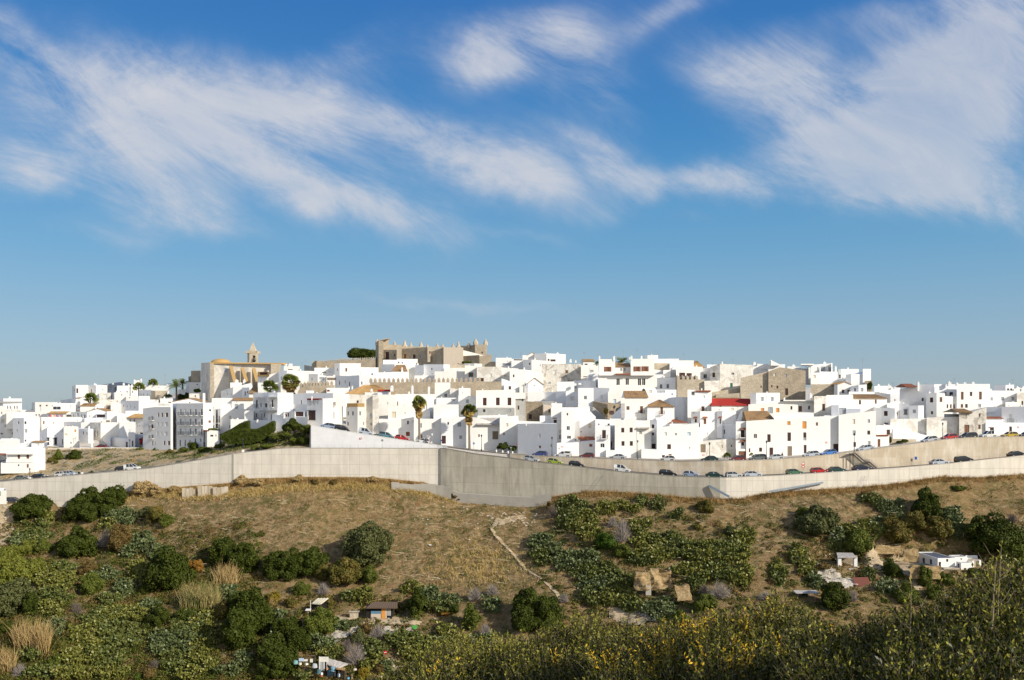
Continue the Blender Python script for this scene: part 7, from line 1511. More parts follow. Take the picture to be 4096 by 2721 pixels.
def reeds(u, v, w, h, mat, label, n=500):
    d = gd(u, v+h*.4); hh = h/F*d*.62; P0 = []
    for i in range(n):
        uu = u + rng.uniform(-.5,.5)*w*.8; vv = v + h*.12 + rng.random()*h*.36; g = gpt(uu, min(vv, 2750)); P0.append((g.x, g.y, g.z-.1))
    P0 = np.array(P0); H_ = nr.uniform(.55, 1.15, n)[:, None]*hh; lean = nr.normal(0, .16, (n,3)) + np.array([.12,0,0]); lean[:,2] = 1
    P1 = P0 + lean*H_*.55; P2 = P0 + lean*H_ + nr.normal(0, .16, (n,3))*H_; q = strips(P0, P1, P2, .05)
    o = npmesh('reed_clump', q, 4, mat); tag(o, label, 'reeds')
reeds(110, 2545, 150, 150, REED, 'tall clump of dry tan reeds near the bottom left corner', 800); reeds(165, 2560, 70, 140, REED, 'narrow clump of dry reeds right of the corner clump', 380)
reeds(795, 2385, 190, 130, REEDG, 'wide clump of yellowing reeds below the big round dark tree', 900); reeds(900, 2300, 110, 110, REED, 'clump of dry golden reeds between the two dark tree groups', 450); reeds(20, 2640, 90, 120, REED, 'golden grass clump at the very left edge of the bottom', 420); reeds(1085, 2400, 20, 50, REED, 'small reed tuft beside the yellowing bush', 90)
# dry grass and weeds
STRAW = foliage('straw', (0.24,0.14,0.045), (0.50,0.33,0.13), (0.17,0.12,0.05), 0.5); GOLD = foliage('golden_grass', (0.36,0.25,0.085), (0.56,0.42,0.17)); WEED = foliage('green_weeds', (0.05,0.066,0.012), (0.11,0.13,0.026))
def tufts(name, N, region, mat, hmin, hmax, per, wd, spread=.25, lay=0.0):
    P0, Hs = [], []; tries = 0
    while len(P0) < N and tries < N*6:
        tries += 1; u, v = region(); 
        if u is None: continue
        g = gpt(u, v); s = rng.uniform(hmin, hmax)
        for k in range(per): P0.append((g.x+rng.gauss(0, spread), g.y+rng.gauss(0, spread), g.z-.12)); Hs.append(s*rng.uniform(.6,1.1))
    P0 = np.array(P0); n = len(P0); H_ = np.array(Hs)[:, None]; ln = nr.normal(0, .45+lay, (n,3)); ln[:,2] = 1-lay*.6
    o = npmesh(name, strips(P0, P0+ln*H_*.5, P0+ln*H_*1.0+nr.normal(0,.15,(n,3))*H_, wd), 4, mat); o['kind'] = 'stuff'; return o
def reg_all():
    u = rng.uniform(-50, 4150); v = rng.uniform(1915, 2735); n_ = mnoise.noise(Vector((u*.006, v*.012, 7)))
    if v < GT[int(min(max((u+60)/20,0),len(GU)-2))][-1] : pass
    return (u, v) if n_ > -.25 or rng.random() < .35 else (None, None)
tufts('dry_grass', 60000, reg_all, STRAW, .3, .8, 6, .03, .35, .35); tufts('fallen_stalks', 5000, lambda: (rng.uniform(480, 4150), rng.uniform(1990, 2330)), foliage('bleached_stalk', (0.42,0.33,0.2), (0.66,0.56,0.4)), .8, 2.0, 3, .03, .5, .92)
def reg_band():
    u = rng.uniform(500, 1830); vc = ip([(500,1992),(560,1975),(800,1988),(1000,1972),(1200,1950),(1450,1945),(1600,1958),(1720,1975),(1830,2002)], u); return u, vc + rng.gauss(0, 8)
tufts('grass_clumps', 7000, reg_all, foliage('russet_grass', (0.16,0.075,0.03), (0.34,0.20,0.08)), .5, 1.1, 16, .04, .3); tufts('golden_grass', 5000, lambda: (rng.gauss(1900, 110), rng.gauss(2260, 50)), GOLD, .5, 1.1, 8, .035, .3); tufts('golden_grass', 22000, reg_band, GOLD, .4, .95, 6, .035)
def reg_top():
    if rng.random() < .45: u = rng.uniform(500, 1700)
    else: u = rng.uniform(2150, 4120)
    return u, ip(WB, u) + rng.uniform(4, 26)
tufts('grass_fringe', 24000, reg_top, STRAW, .5, 1.25, 6, .035)
def scrub(N, reg, mats):
    for mi, mt in enumerate(mats):
        C = []
        while len(C) < N//len(mats):
            u, v = reg()
            if mnoise.noise(Vector((u*.011, v*.02, 9+mi))) > -.05: g = gpt(u, v); C.append((g.x, g.y, g.z-.1, rng.uniform(.5, 1.5) if u < 1000 else rng.uniform(.35, 1.0)))
        C = np.array(C).repeat(46, axis=0); d_ = nr.normal(0, 1, (len(C), 3)); d_ /= np.linalg.norm(d_, axis=1)[:, None]; d_[:,2] = np.abs(d_[:,2]); q = leaf_quads(C[:,:3] + d_*C[:,3:4]*np.array([1,1,.8]), d_, .12, .8)
        o = npmesh('undergrowth', q, 4, FO[mt]); o['kind'] = 'stuff'
def reg_under():
    r = rng.random()
    if r < .62: return rng.uniform(-50, 1050), 2080 + 660*rng.random()**.8
    if r < .75: return rng.uniform(1000, 1760), rng.uniform(2380, 2735)
    if r < .88: return rng.uniform(2150, 3000), rng.uniform(2060, 2480)
    return rng.uniform(3050, 4130), rng.uniform(2090, 2480)
scrub(6400, reg_under, ('olive', 'rust', 'mid', 'dark'))
def reg_weed():
    u, v = rng.uniform(-50, 4150), rng.uniform(1930, 2735); return (u, v) if mnoise.noise(Vector((u*.016, v*.03, 3))) > (.02 if 1700 < u < 2350 and v < 2420 else .16) else (None, None)
def weeds(N):
    pts = []
    while len(pts) < N:
        u, v = reg_weed()
        if u is None: continue
        g = gpt(u, v); pts += [(g.x+rng.gauss(0,.3), g.y+rng.gauss(0,.3), g.z+rng.uniform(0,.3)) for _ in range(6)]
    q = leaf_quads(np.array(pts), np.tile(np.array([0,0,1.0]), (len(pts),1)), .1, .8); o = npmesh('weeds', q, 4, WEED); o['kind'] = 'stuff'
weeds(64000)
def reg_bank():
    u = rng.uniform(-20, 1235); bd = ip([(x[0], x[2]) for x in BANK], u); t = rng.random(); return u, dw(u)+10.5 + (bd-dw(u)-10.5)*t
pts = []; pg = []
for i in range(5200):
    u, d = reg_bank(); x = (u-2048)/F*d; z = ground_z(u, d); g_ = mnoise.noise(Vector((x*.15, d*.12, 5))) + (u-600)/1500
    if g_ > .05: pts += [(x+rng.gauss(0,.35), d+rng.gauss(0,.35), z+rng.uniform(0,.35)) for _ in range(5)]
    elif rng.random() < .4: pg += [(x+rng.gauss(0,.3), d+rng.gauss(0,.3), z-.05) for _ in range(4)]
npmesh('weeds', leaf_quads(np.array(pts), np.tile(np.array([0,0,1.0]), (len(pts),1)), .13, .8), 4, FO['mid'])['kind'] = 'stuff'
P0 = np.array(pg); H_ = nr.uniform(.2,.6,(len(P0),1)); ln = nr.normal(0,.4,P0.shape); ln[:,2] = 1; npmesh('dry_grass', strips(P0, P0+ln*H_*.5, P0+ln*H_, .04), 4, STRAW)['kind'] = 'stuff'
# ------------------------------------------------------------------ palms
FROND = foliage('palm_frond', (0.06,0.085,0.016), (0.17,0.19,0.04)); DEAD = foliage('dead_palm_frond', (0.22,0.14,0.05), (0.36,0.25,0.10)); DEADY = foliage('yellow_palm_frond', (0.28,0.20,0.05), (0.40,0.30,0.10)); PT = plain('palm_trunk', (0.20, 0.16, 0.12), 0.9)
def fan_palm(u, vb, vt, rpx, d, label, skirt=0.0, name='palm_tree', trunk=.3, n=34, feather=False, z0=None):
    """vt: picture height of the crown heart"""
    rpx *= 1.0 if skirt and rpx > 30 else 1.35; c = P(u, vt, d); zb_ = ZV(vb, d) if z0 is None else z0; r0 = rpx/F*d; e = empty(name, (c.x, d, zb_), label, 'palm tree')
    mb = MB(); mb.tube([(c.x+.15,d,zb_-.5),(c.x+.05,d,zb_*.6+c.z*.4),(c.x,d,c.z)], [trunk*1.35,trunk,trunk*.85], 9); mb.build('trunk', PT, e)
    def fans(mat, nm, cnt, e0, e1, L0, L1):
        Q = []
        for k in range(cnt):
            az = rng.uniform(0, 6.283); el = rng.uniform(e0, e1); L = r0*rng.uniform(L0, L1); dv = Vector((math.cos(az)*math.cos(el), math.sin(az)*math.cos(el), math.sin(el)))
            s = dv.cross(Vector((0,0,1))).normalized(); up = s.cross(dv).normalized(); ro = rng.uniform(-1.2,1.2); s = s*math.cos(ro)+up*math.sin(ro)
            if feather:
                prev = Vector(c); 
                for j in range(9):
                    t = (j+1)/9; q = Vector(c) + dv*L*t - Vector((0,0,1))*(L*.5*t*t); w_ = L*.2*(1-t*.6)
                    for sg in (-1, 1):
                        for m_ in (0, .5): b0 = prev.lerp(q, m_); tip = b0 + s*sg*w_ + dv*w_*.45 - Vector((0,0,w_*.35)); Q += [b0, b0+dv*.06, tip, tip-dv*.02]
                    Q += [prev-s*.03, prev+s*.03, q+s*.02, q-s*.02]; prev = q
            else:
                hub = Vector(c) + dv*L*.45; Q += [Vector(c)-s*.03, Vector(c)+s*.03, hub+s*.02, hub-s*.02]
                for j in range(13):
                    a = (j-6)/6*1.25; bd_v = (dv*math.cos(a) + s*math.sin(a)); tip = hub + bd_v*L*.6 - Vector((0,0,1))*L*.12; sd = (s*math.cos(a)-dv*math.sin(a))*L*.06
                    mid = hub.lerp(tip, .6); Q += [hub, mid-sd, tip, mid+sd]
        npmesh(nm, np.array([tuple(q) for q in Q]), 4, mat, parent=e)
    fans(FROND, 'fronds', int(n*1.3), -.2, 1.45, .75, 1.15)
    if skirt:
        fans(DEADY, 'yellow_fronds', 24, -.8, .2, .75, 1.05)
        for q_, n_ in ((.2, 22), (.5, 24), (.85, 22), (1.2, 16)): c = P(u, vt, d) - Vector((0,0,r0*q_)); fans(DEAD, 'dead_fronds', n_, -1.5, -.6, .35, .75)
    return e
crop(1500, 1320)
fan_palm(U(1180), Vv(1485), Vv(1010), 33, dw(1876)+UO+5.5, 'tall street palm with a brown skirt, right one of the pair', 1, trunk=.27)
fan_palm(U(552), Vv(1385), Vv(915), 33, dw(1676)+UO+5.5, 'tall street palm with a brown skirt, left one of the pair', 1, trunk=.27)
crop(0, 1480)
fan_palm(U(1135), Vv(430), Vv(365), 22, 383, 'fan palm above the ochre tiled roof in the left town', trunk=.3); fan_palm(U(1740), Vv(315), Vv(222), 18, 401, 'fan palm beside the small skyline tower', trunk=.3)
crop(500, 1340)
fan_palm(U(645), Vv(810), Vv(640), 38, 374, 'big date palm left of the church', trunk=.4, n=40, feather=True); fan_palm(U(722), Vv(700), Vv(600), 26, 390, 'date palm crown behind the big one left of the church', trunk=.35, n=34, feather=True)
fan_palm(U(352), Vv(660), Vv(610), 16, 409, 'small palm crown poking above the long skyline terrace', trunk=.25)
crop(1000, 1340)
fan_palm(U(252), Vv(720), Vv(665), 26, 300, 'fan palm between church terraces and the twin-wing house', trunk=.3, n=30); fan_palm(U(508), Vv(715), Vv(600), 29, 309, 'bushy fan palm left of the short battlement', 1, trunk=.35, n=34)
crop(2000, 1380)
fan_palm(U(1530), Vv(230), Vv(205), 27, 304, 'date palm crown rising behind the mansion roof', trunk=.35, n=34, feather=True); fan_palm(U(1212), Vv(245), Vv(228), 12, 312, 'small palm crown left of the mansion', trunk=.2, n=20, feather=True)
crop(2500, 1400)
fan_palm(U(1280), Vv(1370), Vv(1335), 13, 236.3, 'spiky yucca before the low peeling house', trunk=.1, n=22, name='yucca'); fan_palm(U(1588), Vv(1345), Vv(1320), 8, 236.3, 'small yucca right of the brown garage door', trunk=.08, n=14, name='yucca')

# ------------------------------------------------------------------ hillside ground features
b = NB('sandy_path'); b.color(b.mix(b.noise(1.5, 6), (0.30, 0.22, 0.13), (0.50, 0.40, 0.26))); b.bump(b.noise(3, 6, lo=0, hi=1), 0.1); M['path'] = b.m
b = NB('pale_rock'); c = b.mix(b.noise(1.0, 8, 0.75, vec=b.pos((1, 1, 3)), lo=0.35, hi=0.65), (0.44, 0.37, 0.28), (0.66, 0.60, 0.50)); b.color(c); b.bump(b.noise(1.4, 9, 0.8, vec=b.pos((1, 1, 3)), lo=0, hi=1), 0.5, 1.0); M['rock'] = b.m
b = NB('ochre_sandstone'); c = b.mix(b.noise(0.8, 8, 0.75, vec=b.pos((1, 1, 4)), lo=0.35, hi=0.65), (0.26, 0.17, 0.07), (0.54, 0.40, 0.21)); c = b.mix(b.noise(.5, 9, .8, lo=.52, hi=.6), c, (0.20,0.13,0.06)); b.color(c); b.bump(b.noise(1.2, 9, 0.8, vec=b.pos((1, 1, 4)), lo=0, hi=1), 0.5, 1.0); M['sand'] = b.m
def drape(name, poly, mat, kind='structure', lift=.16, step=7, rough=.25, label=None, cat=None):
    xs = [p[0] for p in poly]; ys = [p[1] for p in poly]
    def ins(x, y):
        c = False; n = len(poly); j = n-1
        for i in range(n):
            xi, yi = poly[i]; xj, yj = poly[j]
            if (yi > y) != (yj > y) and x < (xj-xi)*(y-yi)/(yj-yi)+xi: c = not c
            j = i
        return c
    mb = MB(); vid = {}
    def vt(i, j):
        if (i, j) not in vid:
            u, v = min(xs)+i*step, min(ys)+j*step; d = gd(u, v); p = Vector(((u-2048)/F*d, d, ground_z(u, d))); vid[(i, j)] = len(mb.v); mb.v.append((p.x, p.y, p.z+lift+rough*(mnoise.noise(Vector((p.x*.7, p.y*.7, 0)))+.2)))
        return vid[(i, j)]
    for i in range(int((max(xs)-min(xs))/step)+1):
        for j in range(int((max(ys)-min(ys))/step)+1):
            u, v = min(xs)+(i+.5)*step, min(ys)+(j+.5)*step; w = 7*mnoise.noise(Vector((u*.05, v*.05, 1)))
            if ins(u+w, v+w): mb.f.append((vt(i,j), vt(i,j+1), vt(i+1,j+1), vt(i+1,j))); mb.m.append(0)
    if mb.f: tag(mb.build(name, mat, None, True), label, cat, None, kind)
def L_(ox, pts): return [(ox+x*K1, 1900+y*K1) for x, y in pts]
drape('dirt_slope', L_(0, [(-90,215),(60,225),(165,240),(110,330),(95,420),(60,500),(-10,610),(-90,600)]), M['path'])
drape('rock_outcrop', L_(3096, [(280,690),(380,690),(480,750),(590,800),(650,850),(560,870),(440,850),(340,790)]), M['rock'], 'thing', .2, 5, .5, 'bare white rock slope below the open stone shed', 'rock')
drape('terrace_ground', L_(3096, [(700,610),(760,560),(1060,575),(1090,640),(1080,700),(960,720),(840,750),(700,690)]), M['path'])
drape('dirt_slope', L_(3096, [(960,700),(1040,720),(1080,790),(1130,860),(1100,890),(1010,830)]), M['path'])
drape('terrace_ground', L_(1000, [(430,1040),(700,1090),(900,1110),(1150,1100),(1320,1120),(1300,1160),(900,1150),(640,1120)]), M['path'])
drape('rock_outcrop', L_(1000, [(580,1250),(640,1200),(820,1170),(850,1190),(760,1240),(690,1260),(700,1290)]), M['rock'], 'thing', .2, 5, .4, 'pale stony terrace edge below the slatted shelter', 'rock')
drape('rock_outcrop', L_(1000, [(990,1180),(1240,1170),(1250,1200),(1100,1230),(1010,1215)]), M['rock'], 'thing', .2, 5, .4, 'pale stony terrace edge below the shack with the orange door', 'rock')
drape('rock_outcrop', L_(2000, [(1030,1045),(1120,1060),(1240,1110),(1200,1130),(1080,1090)]), M['rock'], 'thing', .25, 5, .5, 'long pale rock ledge below the cactus under the sandstone cutting', 'rock')
drape('dirt_slope', L_(2000, [(820,1020),(1000,1020),(1080,1080),(1180,1130),(1000,1160),(830,1100)]), M['path'])
drape('rock_outcrop', L_(2000, [(-60,370),(-30,345),(60,330),(170,315),(190,330),(110,360),(20,385),(-50,395)]), M['path'], 'thing', .15, 4, .3, 'pale rubble patch at the upper crook of the footpath', 'rock')
drape('dirt_slope', L_(1000, [(1200,1480),(1300,1560),(1000,1568),(960,1520),(1080,1400),(1120,1420)]), M['path'])
pth = [(2074,2063),(2030,2078),(1990,2092),(1966,2112),(1985,2145),(2010,2170),(2035,2197),(2075,2240),(2100,2275),(2160,2310),(2200,2345),(2230,2375),(2240,2400)]
mb = MB(); pp = []
for (a, b_) in zip(pth, pth[1:]):
    for k in range(5): t = k/5; pp.append(gpt(a[0]+(b_[0]-a[0])*t, a[1]+(b_[1]-a[1])*t))
for i in range(len(pp)-1):
    a, c = pp[i], pp[i+1]; t = (c-a); s = Vector((-t.y, t.x, 0)).normalized()*(.42+.3*mnoise.noise(a)); s2 = s
    mb.quadbox([a-s-Vector((0,0,.6)), c-s2-Vector((0,0,.6)), c+s2-Vector((0,0,.6)), a+s-Vector((0,0,.6))], [a-s+Vector((0,0,.10)), c-s2+Vector((0,0,.10)), c+s2+Vector((0,0,.10)), a+s+Vector((0,0,.10))])
tag(mb.build('path', M['path']), kind='structure')
def rock(u0, v0, u1, v1, d, thick, mat, label, seed, name='rock_outcrop', amp=1.6, lean=.5):
    """rough rock face facing the camera"""
    mb = MB(); nx, nz = 22, 14; a, c = P(u0, v1, d), P(u1, v0, d)
    for i in range(nx+1):
        for j in range(nz+1):
            x = a.x+(c.x-a.x)*i/nx; z = a.z+(c.z-a.z)*j/nz; q = mnoise.fractal(Vector((x*.35+seed, z*.5, seed)), 1.0, 2.0, 5); st = .4*math.floor((z*1.1+q)*1.0)/1.0*.3
            zz = z + .8*mnoise.noise(Vector((x*.45+seed, 0, 0)))*(j/nz)**3; e_ = abs(i/nx*2-1)**6*.8; x += (1 if i < nx/2 else -1)*e_*(.5+.8*mnoise.noise(Vector((z*.6, seed, 2)))); mb.v.append((x + .3*q, d - amp*q + lean*j/nz*2 + st*.3, zz))
    for i in range(nx):
        for j in range(nz): k = i*(nz+1)+j; mb.f.append((k, k+nz+1, k+nz+2, k+1)); mb.m.append(0)
    for i in range(nx):     # top going back into the hill
        k = i*(nz+1)+nz; p, q = mb.v[k], mb.v[k+nz+1]; mb.poly([p, q, (q[0], q[1]+thick, q[2]-.1), (p[0], p[1]+thick, p[2]-.1)])
    tag(mb.build(name, mat, None, True), label, 'rock')
dC = gd(2600, 2385)
rock(2530, 2288, 2606, 2356, dC, 1.5, M['sand'], 'ochre sandstone cutting, left tall face with the grey slab', 1.3); rock(2600, 2276, 2688, 2348, dC+.6, 1.5, M['sand'], 'ochre sandstone cutting, right upper face', 4.1); rock(2694, 2344, 2770, 2394, gd(2740, 2410), 1.5, M['sand'], 'ochre sandstone boulder face right of the cutting', 3.2, amp=1.1, lean=1.2)
for (u0,v0,u1,v1,lb,s_) in ((3490,2180,3600,2212,'tan earth bank left of the white hillside hut',2.2),(3600,2195,3668,2245,'tan rubble retaining bank behind the hut forecourt',9.1),(3620,2262,3760,2312,'stone terrace wall under the hut forecourt',5.5)):
    rock(u0, v0, u1, v1, gd((u0+u1)/2, v1+2) if s_ != 9.1 else D_HUT+4, 1.2, M['sand'], lb, s_, 'stone_terrace_wall', .5, .1)
mb = MB(); p = P(2594, 2362, dC-2.2); mb.box(p.x-.55, p.y, p.z-1.0, p.x+.55, p.y+.25, p.z+.95); tag(mb.build('stone_slab', M['con']), 'grey-white upright slab leaning in the sandstone cutting', 'slab')
# broken block wall and rubble on the upper slope
for (x0, y0, x1, y1, lb) in ((1390,95,1500,140,'broken pale concrete block wall piece left of the fold, lower'),(1510,75,1620,110,'broken pale concrete block wall piece nearest the wall fold'),(1625,85,1740,120,'low concrete block remnant right under the wall fold')):
    u0, u1 = x0*K1, x1*K1; d = dw(u0)-4; a, c = P(u0, 1900+y1*K1, d), P(u1, 1900+y0*K1, d); mb = MB()
    for k in range(4): w = (c.x-a.x)/4; mb.box(a.x+k*w+.03, d, a.z-2, a.x+(k+1)*w-.03, d+.4, c.z-rng.random()*.5)
    tag(mb.build('block_wall', M['conb']), lb, 'wall')
for (x0,y0,x1,y1,lb) in ((1080,55,1535,110,'low crumbling concrete ledge below the level wall, left of its step'),):
    u0, u1 = 1000+x0*K1, 1000+x1*K1; mb = MB()
    for k in range(8):
        ua, ub = u0+(u1-u0)*k/8, u0+(u1-u0)*(k+1)/8; da, db = dw(ua)-3.2, dw(ub)-3.2; va = 1900+(y0+8*math.sin(k))*K1+3*k/8*6; a, c = P(ua, va, da), P(ub, va+2, db)
        mb.quadbox([(a.x,a.y,a.z-3),(c.x,c.y,c.z-3),(c.x,c.y+.5,c.z-3),(a.x,a.y+.5,a.z-3)],[a,c,(c.x,c.y+.5,c.z),(a.x,a.y+.5,a.z)])
    tag(mb.build('concrete_ledge', M['con']), lb, 'ledge')
def stones(us_, vs_, n, label, smin=.1, smax=.35, mat='rock'):
    mb = MB()
    for i in range(n):
        g = gpt(rng.uniform(*us_), rng.uniform(*vs_)); s = rng.uniform(smin, smax); ax = Vector((s, rng.uniform(-.3,.3)*s, 0)); ay = Vector((rng.uniform(-.3,.3)*s, s*.8, 0)); mb.obox(g+Vector((0,0,s*.2)), ax, ay, (0.1*s,.1*s,s*.55))
    tag(mb.build('loose_stones', M[mat]), kind='stuff')
stones((1650,1990),(1985,2120),50,'',.06,.2); stones((0,150),(2030,2150),60,''); stones((3300,3600),(2200,2350),60,'',.08,.25); stones((1300,1750),(2470,2560),80,'',.08,.22); stones((1950,2150),(2050,2105),70,'', .06,.28)
# small litter on the slope
for (x, y, w, cl, lb) in ((1375,548,.5,'frame','white plastic scrap lying on the dry slope, largest piece'),(1420,508,.4,'frame','white plastic scrap on the dry slope above the largest piece'),(1360,352,.35,'frame','white scraps high on the dry slope'),(1515,405,.3,'orange','orange plastic scrap high on the dry slope'),(1680,510,.4,'frame','white upright scrap right of the ditch line')):
    g = gpt(1000+x*K1, 1900+y*K1); mb = MB(); n = 7; pts = [(g.x+math.cos(6.283*i/n)*w*rng.uniform(.5,1), g.y+math.sin(6.283*i/n)*w*.5, g.z+.25+rng.uniform(0,.25)) for i in range(n)]
    for i in range(n): mb.poly([pts[i], pts[(i+1)%n], (g.x, g.y, g.z+.5)])
    tag(mb.build('plastic_scrap', M['frame'] if cl == 'frame' else WIN['o']), lb, 'litter')

# ------------------------------------------------------------------ white hillside hut
HD = D_HUT; S_ = 546/2361.0; crop(3550, 2100)
hut = empty('hillside_hut', tuple(P(3750, 2272, HD)), 'white flat-roofed farm hut with arched openings on the right hillside', 'hut')
zf = ZV(2274, HD)
def hb_(xs, yt, yb, d, wins='', **k): k.setdefault('down', .9); return block(hut, xs, [-84.5, 4][:len(xs)-1] if len(xs) == 3 else 'F', yt, yb, d, wins, 'w', jit=0, par4=(len(xs) == 3), roof=('in', 'slate'), **k)
hb_([500,870,1168], 578, 742, HD, '905 690 42 100 k;1033 615 38 48 k;622 640 46 140 k;747 640 46 90 k')
hb_([1060,1168,1378], 552, 735, HD+2.2, '1276 590 26 26 k')
hb_([1190,1272,1478], 655, 832, HD-1.4, '1228 730 34 120 k;1342 770 46 46 k')
block(hut, [500,520,800], [-85,4], 445, 560, HD+10.5, '', 'w', jit=0, par4=True, deep=3, down=.2)
block(hut, [815,830,1000], [-85,4], 395, 500, HD+10.5, '', 'w', jit=0, par4=True, down=1.2); block(hut, [1010,1020,1200], [-85,4], 440, 500, HD+9.5, '', 'w', jit=0, par4=True, down=.2)
block(hut, [1345,1355,1560], [-85,4], [528,528,560], 600, HD+5, '', 'w', jit=0, par4=True, down=.3, parapet=False); block(hut, [1378,1620], 'F', 628, 720, HD+1.5, '', 'stl', jit=0, down=.5, parapet=False, deep=3, wall='patio_wall')
block(hut, [1585,1620], 'F', 612, 672, HD+1.2, '', 'w', jit=0, down=.5, parapet=False, deep=.5, wall='pillar'); block(hut, [1468,1498], 'F', 620, 700, HD+.6, '', 'w', jit=0, down=.5, parapet=False, deep=.5, wall='pillar')
mb = MB(); mb.box(P(3600,0,HD).x, HD-2.6, zf-.6, P(3752,0,HD).x, HD+7, zf+.06); mb.build('forecourt', M['con'], hut)
mb = MB(); mb.box(P(U(925),0,HD).x, HD-1.3, ZV(Vv(830),HD-1)-.5, P(U(1215),0,HD).x, HD+.2, ZV(Vv(735),HD-.5)); mb.build('rock_base', M['rock'], hut)
# open stone shed
SD = D_SHED; S_ = K1; crop(3096, 1900)
sh = empty('open_shed', tuple(P(U(560), Vv(690), SD+1)), 'small open stone shed with a corrugated roof on white pillars', 'shed'); z0_ = ZV(Vv(695), SD+.5)
for x in (500, 622): mb = MB(); p = P(U(x), 0, SD); mb.box(p.x-.35, SD-.2, z0_-1, p.x+.35, SD+.4, ZV(Vv(628), SD)); mb.build('pillar', M['conw'], sh)
mb = MB(); a, c = P(U(488), 0, SD+3), P(U(636), 0, SD+3); mb.box(a.x, SD+2.9, z0_-1, c.x, SD+3.3, ZV(Vv(615), SD+3)); mb.build('back_wall', M['std'], sh)
mb = MB(); e0, e1 = P(U(486), Vv(630), SD-.5), P(U(634), Vv(632), SD-.5); r0, r1 = P(U(476), Vv(600), SD+3.5), P(U(600), Vv(600), SD+3.5); r0.z = e0.z+.35; r1.z = e1.z+.35; rib_roof(mb, e0, e1, r1, r0, per=.3, amp=.05); mb.build('roof', M['fib'], sh)
mb = MB(); p = P(U(516), Vv(690), SD+.3); mb.quadbox([(p.x-.1,SD+.3,z0_),(p.x+.15,SD+.3,z0_),(p.x+.15,SD+.5,z0_),(p.x-.1,SD+.5,z0_)],[(p.x-.25,SD+.4,z0_+1.3),(p.x+0,SD+.4,z0_+1.3),(p.x,SD+.6,z0_+1.3),(p.x-.25,SD+.6,z0_+1.3)]); tag(mb.build('plank', WIN['o']), 'orange plank leaning in the open stone shed', 'plank')
g = gpt(U(670), Vv(835)); mb = MB(); mb.obox(g+Vector((0,0,.5)), (1.7,.2,0), (0,.9,.75), (.0,-.03,.03)); tag(mb.build('rusty_sheet', plain('rust', (0.14,0.05,0.035), .9)), 'dark red rusty metal sheet below the white rock slope', 'metal sheet')
g = gpt(U(765), Vv(820)); mb = MB(); mb.tube([g, g+Vector((0,0,2.3))], .06, 5); tag(mb.build('wooden_post', BARK), 'thin wooden post right of the rusty sheet', 'post')
g = gpt(U(245), Vv(945)); mb = MB(); mb.obox(g+Vector((0,0,1.3)), (2.3,0,0), (0,.9,.1), (0,0,.05)); mb.tube([g+Vector((1.6,0,0)), g+Vector((1.6,0,1.3))], .06, 4); mb.tube([g+Vector((-1.6,0,0)), g+Vector((-1.6,0,1.3))], .06, 4); tag(mb.build('plank_shelter', M['fib']), 'low grey plank shelter left of the dark round bush', 'shelter')
mb = MB(); g = gpt(U(700), Vv(690))
for k in range(40): a = g + Vector((rng.uniform(-1.8,1.8), rng.uniform(-.6,.6), rng.uniform(0,.5))); mb.tube([a, a+Vector((rng.uniform(-1,1), rng.uniform(-.5,.5), rng.uniform(-.1,.3)))], .04, 3)
tag(mb.build('log_pile', BARK), 'pile of dark sticks right of the open stone shed', 'log pile')

# ------------------------------------------------------------------ shacks of the lower slope
S_ = 650/2361.0; crop(1050, 2350)
WOODD = plain('old_planks', (0.13,0.09,0.06), .9); TARP = plain('blue_tarp', (0.10,0.20,0.28), .6); TIN = tilemat('pale_tin', (0.50,0.44,0.32), (0.62,0.56,0.42), (0.30,0.33,0.25)); TEAL = plain('teal_sheet', (0.06,0.24,0.17), .6); WHT = plain('chalk_white_paint', (0.62,0.60,0.55), .7); SHADEIN = plain('interior_shade', (0.02,0.017,0.014), .9)  # near-black wall colour stands in for the shade inside the shelters
d1 = gd(U(800), Vv(400)); s1 = empty('shelter', tuple(P(U(800), Vv(380), d1)), 'open shelter with a pale slatted tin roof on the lower slope', 'shelter'); z1 = ZV(Vv(385), d1)
mb = MB(); e0, e1 = P(U(712), Vv(232), d1), P(U(845), Vv(245), d1); r0, r1 = P(U(790), Vv(160), d1+3), P(U(962), Vv(155), d1+3); rib_roof(mb, e0, e1, r1, r0, per=.45, amp=.1); mb.build('roof', TIN, s1)
for x, y, dd in ((697,190,0),(850,240,0),(955,165,3)): mb = MB(); p = P(U(x), Vv(y), d1+dd); mb.tube([(p.x,p.y,z1-.5),(p.x,p.y,p.z)], .07, 5); mb.build('post', WHT if x == 697 else WOODD, s1)
mb = MB(); a, c = P(U(712), 0, d1+2.6), P(U(935), 0, d1+2.6); mb.box(a.x, d1+2.5, z1-.5, c.x, d1+2.7, ZV(Vv(235), d1+2.6)); mb.build('back_wall', SHADEIN, s1)
mb = MB(); p = P(U(665), Vv(325), d1-.5); mb.obox(p, (.55,0,0), (0,.4,.1), (0,0,.05)); mb.tube([p, p-Vector((0,0,.7))], .05, 4); tag(mb.build('garden_table', WHT), 'small white table left of the slatted shelter', 'table')
d2 = gd(U(1680), Vv(455)); s2 = empty('shack', tuple(P(U(1680), Vv(450), d2)), 'plank shack with an orange door under orange vines', 'shack'); z2 = ZV(Vv(455), d2)
mb = MB(); a, c = P(U(1500), 0, d2), P(U(1890), 0, d2); mb.box(a.x, d2+.3, z2-.6, c.x, d2+3, ZV(Vv(285), d2)); mb.build('back_wall', SHADEIN, s2)
